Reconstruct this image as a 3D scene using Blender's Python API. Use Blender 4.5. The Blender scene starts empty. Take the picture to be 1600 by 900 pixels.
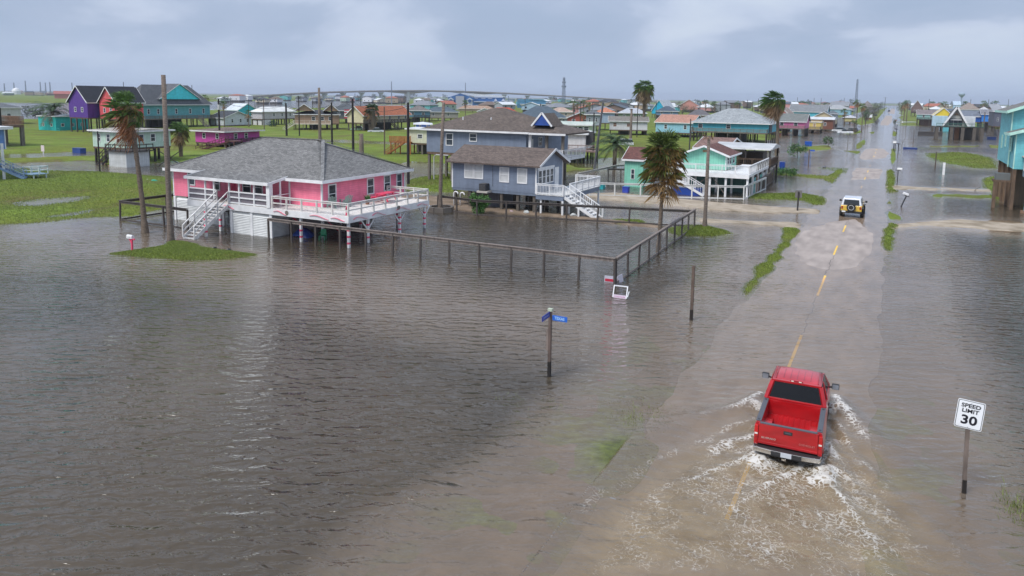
import bpy, bmesh, math, random
import numpy as np
from mathutils import Vector, Matrix

# ---------------------------------------------------------------- camera, sky, light
F = 1150.0; CX = 800.0; CY = 300.0; H = 11.0        # photo 1600x900, principal point above the middle (cropped photo)
PITCH = math.atan(148 / F); ROLL = math.radians(0.8)
def _d0(px, py):
    u = (px - CX) / F; v = -(py - CY) / F
    c, s = math.cos(ROLL), math.sin(ROLL)
    u, v = c*u - s*v, s*u + c*v
    cp, sp = math.cos(PITCH), math.sin(PITCH)
    return (u, cp + v*sp, -sp + v*cp)
_vp = _d0(1400, 160); YAW = math.atan2(_vp[0], _vp[1])
def ray(px, py):
    x, y, z = _d0(px, py); c, s = math.cos(YAW), math.sin(YAW)
    return (c*x - s*y, s*x + c*y, z)
def P(px, py, z=0.0):
    v = ray(px, py); t = (z - H) / v[2]
    return (v[0]*t, v[1]*t)
def PY(px, py, Y):
    v = ray(px, py); t = Y / v[1]
    return (v[0]*t, Y, v[2]*t + H)
def proj(x, y, z):
    c, s = math.cos(YAW), math.sin(YAW)
    X = c*x + s*y; Y = -s*x + c*y; Z = z - H
    cp, sp = math.cos(PITCH), math.sin(PITCH)
    f = Y*cp - Z*sp; up = Y*sp + Z*cp
    u, v = X/f, up/f; c, s = math.cos(ROLL), math.sin(ROLL)
    u, v = c*u + s*v, -s*u + c*v
    return CX + F*u, CY - F*v
def ZY(X, Y, py):
    lo, hi = -5, 300
    for _ in range(48):
        m = (lo+hi)/2
        if proj(X, Y, m)[1] > py: lo = m
        else: hi = m
    return lo
scn = bpy.context.scene
COL = scn.collection
cam = bpy.data.cameras.new('camera'); camo = bpy.data.objects.new('camera', cam); COL.objects.link(camo)
cam.sensor_width = 36; cam.lens = F/1600*36; cam.shift_y = -150/1600; cam.clip_start = 0.5; cam.clip_end = 30000
cy, sy, cp, sp, cr, sr = math.cos(YAW), math.sin(YAW), math.cos(PITCH), math.sin(PITCH), math.cos(ROLL), math.sin(ROLL)
R_ = Vector((cy, sy, 0)); Fw = Vector((-sy*cp, cy*cp, -sp)); U_ = R_.cross(Fw)
cr_ = R_*cr + U_*sr; cu_ = U_*cr - R_*sr
m = Matrix((cr_, cu_, -Fw)).transposed().to_4x4(); m.translation = Vector((0, 0, H)); camo.matrix_world = m
scn.camera = camo
scn.view_settings.view_transform = 'Standard'; scn.view_settings.look = 'None'
scn.view_settings.exposure = 0.5; scn.view_settings.gamma = 1.0; scn.view_settings.use_curve_mapping = False
SUN_EL, SUN_AZ = math.radians(55), math.radians(200)
sun = bpy.data.lights.new('sun', 'SUN'); sun.energy = 2.3; sun.angle = math.radians(22); sun.color = (1, .97, .93)
suno = bpy.data.objects.new('sun', sun); COL.objects.link(suno)
sd = Vector((math.sin(SUN_AZ)*math.cos(SUN_EL), math.cos(SUN_AZ)*math.cos(SUN_EL), math.sin(SUN_EL)))
suno.rotation_euler = sd.to_track_quat('Z', 'Y').to_euler()
w = bpy.data.worlds.new('World'); scn.world = w; w.use_nodes = True
def world_nodes():
    nt = w.node_tree; N = nt.nodes; L = nt.links
    for n in list(N): N.remove(n)
    out = N.new('ShaderNodeOutputWorld'); bg = N.new('ShaderNodeBackground')
    sky = N.new('ShaderNodeTexSky'); sky.sky_type = 'NISHITA'; sky.sun_disc = False
    sky.sun_elevation = SUN_EL; sky.sun_rotation = SUN_AZ; sky.air_density = 1.2; sky.dust_density = 3
    tc = N.new('ShaderNodeTexCoord'); sep = N.new('ShaderNodeSeparateXYZ'); L.new(tc.outputs['Generated'], sep.inputs[0])
    # cloud layer: project the view direction on a flat ceiling
    mx = N.new('ShaderNodeMath'); mx.operation = 'MAXIMUM'; L.new(sep.outputs['Z'], mx.inputs[0]); mx.inputs[1].default_value = 0.0
    ad = N.new('ShaderNodeMath'); ad.operation = 'ADD'; L.new(mx.outputs[0], ad.inputs[0]); ad.inputs[1].default_value = 0.34
    dv = N.new('ShaderNodeVectorMath'); dv.operation = 'DIVIDE'; L.new(tc.outputs['Generated'], dv.inputs[0])
    cb = N.new('ShaderNodeCombineXYZ'); 
    for i in range(3): L.new(ad.outputs[0], cb.inputs[i])
    L.new(cb.outputs[0], dv.inputs[1])
    def noise(scale, detail, rough, dist, off):
        mp = N.new('ShaderNodeMapping'); L.new(dv.outputs[0], mp.inputs[0]); mp.inputs['Location'].default_value = off; mp.inputs['Scale'].default_value = (1, 1, .3)
        mp.inputs['Rotation'].default_value = (0, 0, YAW*-1)
        n = N.new('ShaderNodeTexNoise'); n.inputs['Scale'].default_value = scale; n.inputs['Detail'].default_value = detail
        n.inputs['Roughness'].default_value = rough; n.inputs['Distortion'].default_value = dist; L.new(mp.outputs[0], n.inputs['Vector']); return n
    n1 = noise(2.0, 8, .50, .35, (2.3, 1.1, 0)); n2 = noise(.9, 2, .5, .2, (5.1, -3.0, 0))
    a = N.new('ShaderNodeMath'); a.operation = 'MULTIPLY_ADD'; L.new(n2.outputs['Fac'], a.inputs[0]); a.inputs[1].default_value = .7; L.new(n1.outputs['Fac'], a.inputs[2])
    cr = N.new('ShaderNodeValToRGB'); L.new(a.outputs[0], cr.inputs[0])
    e = cr.color_ramp.elements
    e[0].position = .70; e[0].color = (.300, .375, .515, 1); e[1].position = 1.0; e[1].color = (.48, .545, .66, 1)
    k = e.new(.82); k.color = (.335, .405, .545, 1); k = e.new(.90); k.color = (.43, .495, .63, 1)
    # horizon band
    hz = N.new('ShaderNodeMapRange'); L.new(sep.outputs['Z'], hz.inputs[0]); hz.inputs[1].default_value = 0.0; hz.inputs[2].default_value = .085
    hm = N.new('ShaderNodeMix'); hm.data_type = 'RGBA'; L.new(hz.outputs[0], hm.inputs['Factor'])
    hm.inputs['A'].default_value = (.375, .465, .62, 1); L.new(cr.outputs[0], hm.inputs['B'])
    # brighter overcast zenith
    zb = N.new('ShaderNodeMapRange'); L.new(sep.outputs['Z'], zb.inputs[0]); zb.inputs[1].default_value = .22; zb.inputs[2].default_value = .8
    zb.inputs[3].default_value = 1.0; zb.inputs[4].default_value = 1.45
    ml = N.new('ShaderNodeVectorMath'); ml.operation = 'SCALE'; L.new(hm.outputs['Result'], ml.inputs[0]); L.new(zb.outputs[0], ml.inputs['Scale'])
    sc = N.new('ShaderNodeVectorMath'); sc.operation = 'SCALE'; L.new(ml.outputs[0], sc.inputs[0]); sc.inputs['Scale'].default_value = 10.0*0.93
    mm = N.new('ShaderNodeMix'); mm.data_type = 'RGBA'; mm.inputs['Factor'].default_value = .93
    L.new(sky.outputs[0], mm.inputs['A']); L.new(sc.outputs[0], mm.inputs['B'])
    L.new(mm.outputs['Result'], bg.inputs[0]); bg.inputs[1].default_value = 0.1
    L.new(bg.outputs[0], out.inputs[0])
world_nodes()
scn.cycles.max_bounces = 6; scn.cycles.transparent_max_bounces = 8; scn.cycles.volume_bounces = 0
scn.cycles.use_denoising = True

# ---------------------------------------------------------------- helpers
rng = random.Random(7)
def lin(h):
    h = h.lstrip('#'); o = []
    for i in (0, 2, 4):
        c = int(h[i:i+2], 16)/255; o.append(c/12.92 if c <= .04045 else ((c+.055)/1.055)**2.4)
    return tuple(o)
_mats = {}
def M(kind, col, rough=.6):
    """procedural materials: kind = plain | siding | board | shingle | metal | wood | glass | bark | leaf | paint"""
    if isinstance(col, str): col = lin(col)
    key = (kind, tuple(round(c, 4) for c in col), rough)
    if key in _mats: return _mats[key]
    mt = bpy.data.materials.new(kind); mt.use_nodes = True; nt = mt.node_tree; N = nt.nodes; L = nt.links
    b = N['Principled BSDF']; b.inputs['Roughness'].default_value = rough
    tc = N.new('ShaderNodeTexCoord')
    def noise(s, d=3, sc=(1, 1, 1), dist=0):
        mp = N.new('ShaderNodeMapping'); L.new(tc.outputs['Object'], mp.inputs[0]); mp.inputs['Scale'].default_value = sc
        n = N.new('ShaderNodeTexNoise'); n.inputs['Scale'].default_value = s; n.inputs['Detail'].default_value = d; n.inputs['Distortion'].default_value = dist
        L.new(mp.outputs[0], n.inputs['Vector']); return n.outputs['Fac']
    def ramp(fac, c0, c1, p0=.3, p1=.7):
        r = N.new('ShaderNodeValToRGB'); L.new(fac, r.inputs[0]); r.color_ramp.elements[0].position = p0; r.color_ramp.elements[1].position = p1
        r.color_ramp.elements[0].color = (*c0, 1); r.color_ramp.elements[1].color = (*c1, 1); return r.outputs[0]
    def mul(c, k): return tuple(min(1, x*k) for x in c)
    def bump(fac, dist, st=1.0):
        n = N.new('ShaderNodeBump'); n.inputs['Distance'].default_value = dist; n.inputs['Strength'].default_value = st; L.new(fac, n.inputs['Height']); L.new(n.outputs[0], b.inputs['Normal'])
    def math2(op, a_, b_):
        n = N.new('ShaderNodeMath'); n.operation = op
        for i, q in enumerate((a_, b_)):
            if q is None: continue
            if isinstance(q, (int, float)): n.inputs[i].default_value = q
            else: L.new(q, n.inputs[i])
        return n.outputs[0]
    if kind in ('siding', 'vsiding'):
        sep = N.new('ShaderNodeSeparateXYZ'); L.new(tc.outputs['Object'], sep.inputs[0])
        if kind == 'siding': co = sep.outputs['Z']; pitch = .17
        else: co = math2('ADD', sep.outputs['X'], sep.outputs['Y']); pitch = .3
        fr = math2('FRACT', math2('DIVIDE', co, pitch), None)
        n = noise(.9, 5, (1, 1, 2.5))
        c = ramp(n, mul(col, .84), mul(col, 1.06)); st_ = ramp(noise(1.0, 4, (3, 3, .35)), (.86, .85, .83), (1.03, 1.03, 1.03)); mxx = N.new('ShaderNodeMix'); mxx.data_type = 'RGBA'; mxx.blend_type = 'MULTIPLY'; mxx.inputs['Factor'].default_value = 1; L.new(c, mxx.inputs['A']); L.new(st_, mxx.inputs['B']); c = mxx.outputs['Result']
        edge = math2('LESS_THAN', fr, .10)
        mx = N.new('ShaderNodeMix'); mx.data_type = 'RGBA'; L.new(edge, mx.inputs['Factor']); L.new(c, mx.inputs['A']); mx.inputs['B'].default_value = (*mul(col, .66), 1)
        L.new(mx.outputs['Result'], b.inputs['Base Color']); bump(fr, .02, .5)
    elif kind == 'shingle':
        n = noise(9, 2, (1, 1, 1)); n2 = noise(.7, 4)
        br = N.new('ShaderNodeTexBrick'); br.inputs['Scale'].default_value = 1.0; br.inputs['Brick Width'].default_value = .32; br.inputs['Row Height'].default_value = .15
        br.inputs['Mortar Size'].default_value = .008; br.inputs['Color1'].default_value = (.72, .72, .72, 1); br.inputs['Color2'].default_value = (1.25, 1.25, 1.25, 1); br.inputs['Mortar'].default_value = (.5, .5, .5, 1)
        sep = N.new('ShaderNodeSeparateXYZ'); L.new(tc.outputs['Object'], sep.inputs[0]); cb = N.new('ShaderNodeCombineXYZ')
        L.new(math2('ADD', sep.outputs['X'], sep.outputs['Y']), cb.inputs[0]); L.new(math2('MULTIPLY', sep.outputs['Z'], 2.4), cb.inputs[1]); L.new(cb.outputs[0], br.inputs['Vector'])
        c = ramp(n, mul(col, .74), mul(col, 1.22), .32, .68)
        c2 = ramp(n2, (.88,)*3, (1.1,)*3)
        for q in (c2, br.outputs['Color']):
            mx = N.new('ShaderNodeMix'); mx.data_type = 'RGBA'; mx.blend_type = 'MULTIPLY'; mx.inputs['Factor'].default_value = 1; L.new(c, mx.inputs['A']); L.new(q, mx.inputs['B']); c = mx.outputs['Result']
        L.new(c, b.inputs['Base Color']); b.inputs['Roughness'].default_value = .9; bump(br.outputs['Fac'], -.01, .6)
    elif kind == 'metal':
        sep = N.new('ShaderNodeSeparateXYZ'); L.new(tc.outputs['Object'], sep.inputs[0])
        fr = math2('FRACT', math2('MULTIPLY', math2('ADD', sep.outputs['X'], sep.outputs['Y']), 2.2), None)
        c = ramp(noise(.5, 5, (1, 1, 1)), mul(col, .75), mul(col, 1.1)); L.new(c, b.inputs['Base Color']); b.inputs['Roughness'].default_value = .45
        bump(math2('GREATER_THAN', fr, .88), .03, .6)
    elif kind == 'wood':
        c = ramp(noise(3.0, 6, (2.5, 2.5, .5), .6), mul(col, .6), mul(col, 1.25)); L.new(c, b.inputs['Base Color']); bump(noise(14, 4, (2, 2, .4)), .01, .4); b.inputs['Roughness'].default_value = .85
    elif kind == 'bark':
        c = ramp(noise(5, 5, (1, 1, 4), .4), mul(col, .5), mul(col, 1.45)); L.new(c, b.inputs['Base Color']); bump(noise(7, 4, (1, 1, 5)), .06, .8); b.inputs['Roughness'].default_value = .95
    elif kind == 'leaf':
        oi = N.new('ShaderNodeNewGeometry')
        c = ramp(oi.outputs['Random Per Island'], mul(col, .55), mul(col, 1.5), 0, 1); L.new(c, b.inputs['Base Color']); b.inputs['Roughness'].default_value = .6
        b.inputs['Subsurface Weight'].default_value = 0.0
    elif kind == 'glass':
        c = ramp(noise(1.2, 2), mul(col, .6), mul(col, 1.6)); L.new(c, b.inputs['Base Color']); b.inputs['Roughness'].default_value = .06; b.inputs['IOR'].default_value = 1.6
    elif kind == 'paint':
        b.inputs['Base Color'].default_value = (*col, 1); b.inputs['Roughness'].default_value = rough; b.inputs['Coat Weight'].default_value = .6; b.inputs['Coat Roughness'].default_value = .08
        c = ramp(noise(1.6, 6, (1, 1, 2.5)), mul(col, .72), mul(col, 1.08)); L.new(c, b.inputs['Base Color']); L.new(math2('MULTIPLY_ADD', noise(4, 5), .35), b.inputs['Roughness']) if False else None
        dr = N.new('ShaderNodeTexVoronoi'); dr.inputs['Scale'].default_value = 38; L.new(tc.outputs['Object'], dr.inputs['Vector'])
        r2 = ramp(dr.outputs['Distance'], (1, 1, 1), (0, 0, 0), .12, .3); bump(r2, .002, .4)
    elif kind == 'chrome':
        b.inputs['Base Color'].default_value = (*col, 1); b.inputs['Metallic'].default_value = 1.0; b.inputs['Roughness'].default_value = rough
    else:
        c = ramp(noise(1.4, 5), mul(col, .84), mul(col, 1.08)); L.new(c, b.inputs['Base Color'])
    _mats[key] = mt
    return mt

class MB:
    def __init__(s): s.v = []; s.f = []
    def add(s, vs, fs):
        o = len(s.v); s.v += [tuple(v) for v in vs]; s.f += [tuple(i+o for i in f) for f in fs]; return s
    def box(s, x0, x1, y0, y1, z0, z1):
        s.add([(x0,y0,z0),(x1,y0,z0),(x1,y1,z0),(x0,y1,z0),(x0,y0,z1),(x1,y0,z1),(x1,y1,z1),(x0,y1,z1)],
              [(0,3,2,1),(4,5,6,7),(0,1,5,4),(1,2,6,5),(2,3,7,6),(3,0,4,7)]); return s
    def bar(s, p, q, w, h=None, up=(0, 0, 1)):
        p = Vector(p); q = Vector(q); h = h or w; d = (q-p)
        if d.length < 1e-6: return s
        d.normalize(); u = Vector(up)
        if abs(d.dot(u)) > .98: u = Vector((1, 0, 0))
        a = d.cross(u).normalized()*w/2; c = a.cross(d).normalized()*h/2
        s.add([p-a-c, p+a-c, p+a+c, p-a+c, q-a-c, q+a-c, q+a+c, q-a+c], [(0,3,2,1),(4,5,6,7),(0,1,5,4),(1,2,6,5),(2,3,7,6),(3,0,4,7)]); return s
    def tube(s, pts, rad, n=10, cap=True):
        pts = [Vector(p) for p in pts]; rr = rad if isinstance(rad, (list, tuple)) else [rad]*len(pts)
        o = len(s.v); ref = Vector((0, 1, 0))
        for i, p in enumerate(pts):
            d = (pts[min(i+1, len(pts)-1)]-pts[max(i-1, 0)])
            d = d.normalized() if d.length > 1e-9 else Vector((0, 0, 1))
            r0 = ref if abs(d.dot(ref)) < .95 else Vector((1, 0, 0))
            a = d.cross(r0).normalized(); b = d.cross(a)
            for k in range(n):
                t = 2*math.pi*k/n; s.v.append(tuple(p+(a*math.cos(t)+b*math.sin(t))*rr[i]))
        for i in range(len(pts)-1):
            for k in range(n):
                s.f.append((o+i*n+k, o+i*n+(k+1) % n, o+(i+1)*n+(k+1) % n, o+(i+1)*n+k))
        if cap:
            s.f.append(tuple(o+k for k in range(n))[::-1]); s.f.append(tuple(o+(len(pts)-1)*n+k for k in range(n)))
        return s
    def prism(s, pts, axis, a0, a1):
        """pts: polygon in the other two axes (order: axis x -> (y,z), y -> (x,z), z -> (x,y))"""
        def mk(p, a):
            return {'x': (a, p[0], p[1]), 'y': (p[0], a, p[1]), 'z': (p[0], p[1], a)}[axis]
        n = len(pts); s.add([mk(p, a0) for p in pts]+[mk(p, a1) for p in pts],
              [tuple(range(n)), tuple(range(2*n-1, n-1, -1))]+[(i, i+n, (i+1) % n+n, (i+1) % n) for i in range(n)]); return s
    def build(s, name, mat, parent=None, org=None, bevel=0, smooth=False, subd=0):
        me = bpy.data.meshes.new(name)
        if org is not None: s.v = [(x-org[0], y-org[1], z-org[2]) for x, y, z in s.v]
        me.from_pydata(s.v, [], s.f); me.validate(); 
        bm = bmesh.new(); bm.from_mesh(me); bmesh.ops.recalc_face_normals(bm, faces=bm.faces); bm.to_mesh(me); bm.free()
        me.materials.append(mat)
        o = bpy.data.objects.new(name, me); COL.objects.link(o)
        if parent: o.parent = parent
        if smooth: me.shade_smooth()
        if bevel:
            bv = o.modifiers.new('bevel', 'BEVEL'); bv.width = bevel; bv.segments = 2; bv.limit_method = 'ANGLE'
        if subd:
            q = o.modifiers.new('subd', 'SUBSURF'); q.levels = subd; q.render_levels = subd
        return o
def tag(o, label=None, cat=None, group=None, kind=None):
    if label: o['label'] = label
    if cat: o['category'] = cat
    if group: o['group'] = group
    if kind: o['kind'] = kind
    return o
def root(name, loc, label, cat, rz=0, group=None):
    o = bpy.data.objects.new(name, None); COL.objects.link(o); o.location = loc if len(loc) == 3 else (*loc, 0); o.rotation_euler = (0, 0, rz); o.empty_display_size = .5
    return tag(o, label, cat, group)
def text_mesh(name, body, size, mat, parent, loc, rot, extrude=.004, align='CENTER', sx=1.0, bold=0.0):
    cu = bpy.data.curves.new(name, 'FONT'); cu.body = body; cu.size = size; cu.extrude = extrude; cu.align_x = align; cu.align_y = 'CENTER'; cu.offset = bold; cu.resolution_u = 3
    t = bpy.data.objects.new(name, cu); COL.objects.link(t)
    dg = bpy.context.evaluated_depsgraph_get(); me = bpy.data.meshes.new_from_object(t.evaluated_get(dg)); bpy.data.objects.remove(t)
    me.materials.clear(); me.materials.append(mat)
    o = bpy.data.objects.new(name, me); COL.objects.link(o); o.parent = parent; o.location = loc; o.rotation_euler = rot; o.scale = (sx, 1, 1); return o
def copy_tree(o, parent=None):
    c = o.copy(); COL.objects.link(c); c.parent = parent
    for ch in list(o.children): copy_tree(ch, c)
    return c
WHITE = M('plain', (.74, .74, .74), .5)
GLASS = M('glass', (.035, .045, .055)); BLIND = M('plain', (.55, .56, .56), .3)
STILT = M('wood', (.10, .085, .07)); DARKW = M('wood', (.035, .03, .028)); GREYW = M('wood', (.16, .14, .12)); BROWNW = M('wood', (.13, .085, .055))

# ---------------------------------------------------------------- ground, water
class VN:
    def __init__(s, seed): s.t = np.random.RandomState(seed).rand(256, 256)
    def __call__(s, x, y):
        x0 = np.floor(x).astype(int); y0 = np.floor(y).astype(int); fx = x-x0; fy = y-y0
        fx = fx*fx*(3-2*fx); fy = fy*fy*(3-2*fy); t = s.t
        a = t[x0 % 256, y0 % 256]; b = t[(x0+1) % 256, y0 % 256]; c = t[x0 % 256, (y0+1) % 256]; d = t[(x0+1) % 256, (y0+1) % 256]
        return (a*(1-fx)+b*fx)*(1-fy)+(c*(1-fx)+d*fx)*fy
_vn = [VN(i) for i in range(6)]
def fbm(x, y, s, o=4, seed=0):
    r = 0; a = 1; t = 0
    for i in range(o): r = r+a*_vn[(seed+i) % 6](x*s+17.3*i+seed*7, y*s-9.1*i); t += a; a *= .5; s *= 2.03
    return r/t*2-1
def sdist(poly, x, y):
    """signed distance to a polygon, positive inside"""
    p = np.array(poly); n = len(p); d = np.full(x.shape, 1e9); ins = np.zeros(x.shape, bool)
    for i in range(n):
        a = p[i]; b = p[(i+1) % n]; e = b-a; L2 = (e*e).sum()+1e-9
        t = np.clip(((x-a[0])*e[0]+(y-a[1])*e[1])/L2, 0, 1)
        d = np.minimum(d, (x-a[0]-t*e[0])**2+(y-a[1]-t*e[1])**2)
        c = ((a[1] > y) != (b[1] > y)) & (x < (b[0]-a[0])*(y-a[1])/(b[1]-a[1]+1e-12)+a[0]); ins ^= c
    d = np.sqrt(d); return np.where(ins, d, -d)
def PL(*px): return [P(q[0], max(q[1], 140.84+.01397*q[0]+1.6)) for q in px]
def sstep(a, b, x):
    t = np.clip((x-a)/(b-a), 0, 1); return t*t*(3-2*t)
RL, RR = -6.95, 0.22                     # road edges
# polygon, top height, edge slope, raggedness, kind (0 grass, 1 sand, 2 mud)
LAND = [
 (PL((-260,300),(-60,272),(40,262),(60,266),(150,268),(250,276),(275,284),(265,325),(200,336),(150,338),(110,341),(60,346),(0,350),(-260,372)), .22, .10, 1.1, 0),
 (PL((-400,262),(0,256),(45,254),(130,251),(175,258),(268,252),(330,256),(430,262),(560,262),(640,252),(700,256),(712,268),(740,276),(800,262),(880,268),(930,262),(990,262),(1000,240),(1100,236),(1190,246),(1200,236),(1196,222),(1230,200),(1290,190),(1378,166.5),(1370,165),(1100,166),(800,166),(640,170),(470,168.5),(330,172),(200,180),(60,186),(-400,190)), .30, .05, 2.5, 0),
 (PL((640,280),(700,272),(745,285),(760,292),(700,300),(640,296)), .18, .2, .5, 0),
 (PL((540,318),(560,300),(640,303),(700,308),(760,322),(850,332),(930,340),(1030,352),(1035,356),(990,352),(930,345),(860,337),(760,331),(700,327),(640,318)), .05, .5, .15, 2),
 (PL((905,303),(960,301),(1010,305),(1100,314),(1200,322),(1278,327),(1282,334),(1200,333),(1110,327),(1010,317),(940,312)), .07, .12, .35, 1),
 (PL((1090,340),(1120,343),(1180,346),(1240,347),(1252,351),(1246,357),(1200,352),(1140,348),(1095,346)), .06, .12, .35, 1),
 (PL((1046,358),(1070,353),(1100,353),(1130,360),(1138,364),(1110,368),(1060,367)), .14, .2, .3, 0),
 (PL((960,343),(1000,344),(1005,349),(970,349)), .05, .2, .3, 0),
 (PL((1228,356),(1246,357),(1247,364),(1222,395),(1196,425),(1172,452),(1166,460),(1176,436),(1200,405),(1222,380)), .10, .3, .4, 0),
 (PL((178,396),(215,391),(262,383),(272,377),(288,378),(312,386),(345,391),(392,398),(350,404),(300,406),(240,402)), .16, .22, .3, 0),
 (PL((1386,349),(1396,349),(1410,354),(1394,357),(1392,372),(1388,390),(1384,374)), .07, .3, .3, 0),
 (PL((1389,330),(1406,338),(1409,343),(1388,343)), .05, .3, .2, 0),
 (PL((1387,265),(1394,265),(1398,280),(1394,296),(1405,299),(1388,301)), .07, .3, .3, 0),
 (PL((1388,311),(1392,311),(1392,318),(1388,319)), .05, .3, .3, 0),
 (PL((1393,232),(1400,232),(1399,250),(1394,258),(1391,248)), .07, .3, .3, 0),
 (PL((1395,205),(1402,206),(1401,214),(1394,212)), .07, .3, .3, 0),
 (PL((1460,346),(1500,343),(1700,356),(1700,372),(1560,360),(1450,352),(1392,356),(1392,351)), .035, .08, .5, 1),
 (PL((1540,278),(1552,276),(1700,300),(1700,330),(1600,322),(1560,308),(1545,296),(1538,285)), .14, .2, .4, 0),
 (PL((1455,303),(1540,304),(1600,309),(1560,311),(1460,307)), .03, .2, .6, 0),
 (PL((1450,240),(1500,238),(1545,246),(1560,262),(1520,262),(1470,252)), .04, .06, 1.6, 0),
 (PL((1452,228),(1530,227),(1528,229.5),(1455,230)), .04, .2, .5, 0),
 (PL((1545,226),(1565,227),(1565,231),(1548,231)), .04, .2, .5, 0),
 (PL((1383,292),(1393,290),(1560,296),(1560,300),(1400,296)), .01, .2, .4, 1),
 (PL((1175,304),(1250,302),(1280,307),(1282,316),(1275,319),(1255,312),(1200,310),(1178,309)), .08, .12, .5, 0),
 (PL((1150,268),(1235,271),(1294,275),(1310,265),(1318,263),(1315,270),(1300,286),(1288,280),(1230,274),(1150,272)), .05, .3, .35, 0),
 (PL((1285,262),(1345,263),(1350,268),(1330,272),(1300,266)), -.02, .1, .6, 0),
 (PL((1245,230),(1295,226),(1300,233),(1260,236),(1240,236)), .08, .15, .5, 0),
 (PL((1310,234),(1345,236),(1340,241),(1330,238)), .06, .2, .4, 0),
 (PL((1338,226),(1351,217),(1347,230),(1338,234)), .07, .3, .3, 0),
 (PL((1348,222),(1352,218),(1352,224),(1349,228)), .07, .3, .3, 0),
 (PL((1320,205),(1345,203),(1345,208),(1322,210)), .08, .2, .3, 0),
 (PL((1357,207),(1368,205),(1365,210)), .08, .3, .3, 0),
 (PL((1330,190),(1372,172),(1389,166),(1385,170),(1375,182),(1366,192),(1345,196)), .1, .15, .6, 0),
 (PL((1408,196),(1520,198),(1700,214),(1700,160),(1420,163),(1404,166)), .12, .03, 6, 0),
 (PL((950,700),(975,695),(985,702),(972,722),(958,724)), -.01, .1, .5, 0),
 (PL((-400,181),(0,176),(110,173),(130,175),(330,170),(450,164),(700,163),(1600,165),(1600,158.5),(1400,161.6),(800,153.4),(500,149.4),(330,147.0),(110,144.3),(0,142.8),(-400,137)), .8, .01, 30, 0),
]
PUDDLE = [
 (PL((18,316),(60,310),(100,308),(140,306),(142,310),(110,316),(60,322),(20,322)), -.10, .06, .9),
 (PL((100,334),(130,328),(150,324),(158,327),(130,333),(110,337),(60,340)), -.06, .06, .9),
 (PL((50,256),(90,253),(140,254),(175,262),(268,258),(320,256),(330,270),(310,284),(255,276),(150,268),(70,268)), -.12, .3, .5),
 (PL((-20,241),(60,239),(160,236),(150,243),(60,246),(-20,248)), -.05, .08, .9),
 (PL((635,262),(650,262),(700,267),(706,272),(660,276),(636,284),(628,276)), -.12, .2, .6),
 (PL((880,250),(960,246),(1000,250),(980,262),(900,262)), -.05, .05, 1.5),
 (PL((470,216),(540,218),(620,222),(700,228),(610,226),(500,222)), -.04, .1, .8),
 (PL((-400,187),(60,183),(200,180),(330,170.5),(500,165),(640,162),(640,157.5),(500,156.8),(330,158.5),(110,161),(0,160),(-400,158)), -1.0, .05, 4),
 (PL((330,162),(500,160),(560,159.5),(560,159),(330,161)), -.0, 1, .1),
]
def road_h(x, y):
    """surface of the asphalt: mostly a few centimetres under the flood, a crown and two patches above it"""
    h = -.115+.020*(1-((x-(RL+RR)/2)/3.6)**2)
    h = h+.073*sstep(30, 60, y)-.07*(1-sstep(15, 27, y))*(1-sstep(.3, 3.0, x-RL))
    for poly, up, wd in ROADUP:
        s = sdist(poly, x, y)+.5*fbm(x, y, .35, 3, 2)
        h = h+up*sstep(-wd, wd, s)
    return h-.02*sstep(75, 110, y)*0
ROADUP = [(PL((1242,362),(1232,385),(1236,405),(1246,424),(1272,438),(1292,441),(1322,436),(1352,420),(1374,392),(1376,368),(1340,342),(1290,346)), .035, .5),
          (PL((1325,268),(1335,262),(1385,262),(1392,268),(1385,280),(1322,282)), .03, 1.0),
          (PL((1338,246),(1352,232),(1380,232),(1392,240),(1384,247),(1350,250)), .05, 1.5),
          (PL((1368,187),(1378,180),(1394,181),(1395,190),(1388,196),(1372,196)), .05, 5),
          (PL((1378,176),(1384,166),(1398,166),(1398,178)), .07, 8)]
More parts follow.
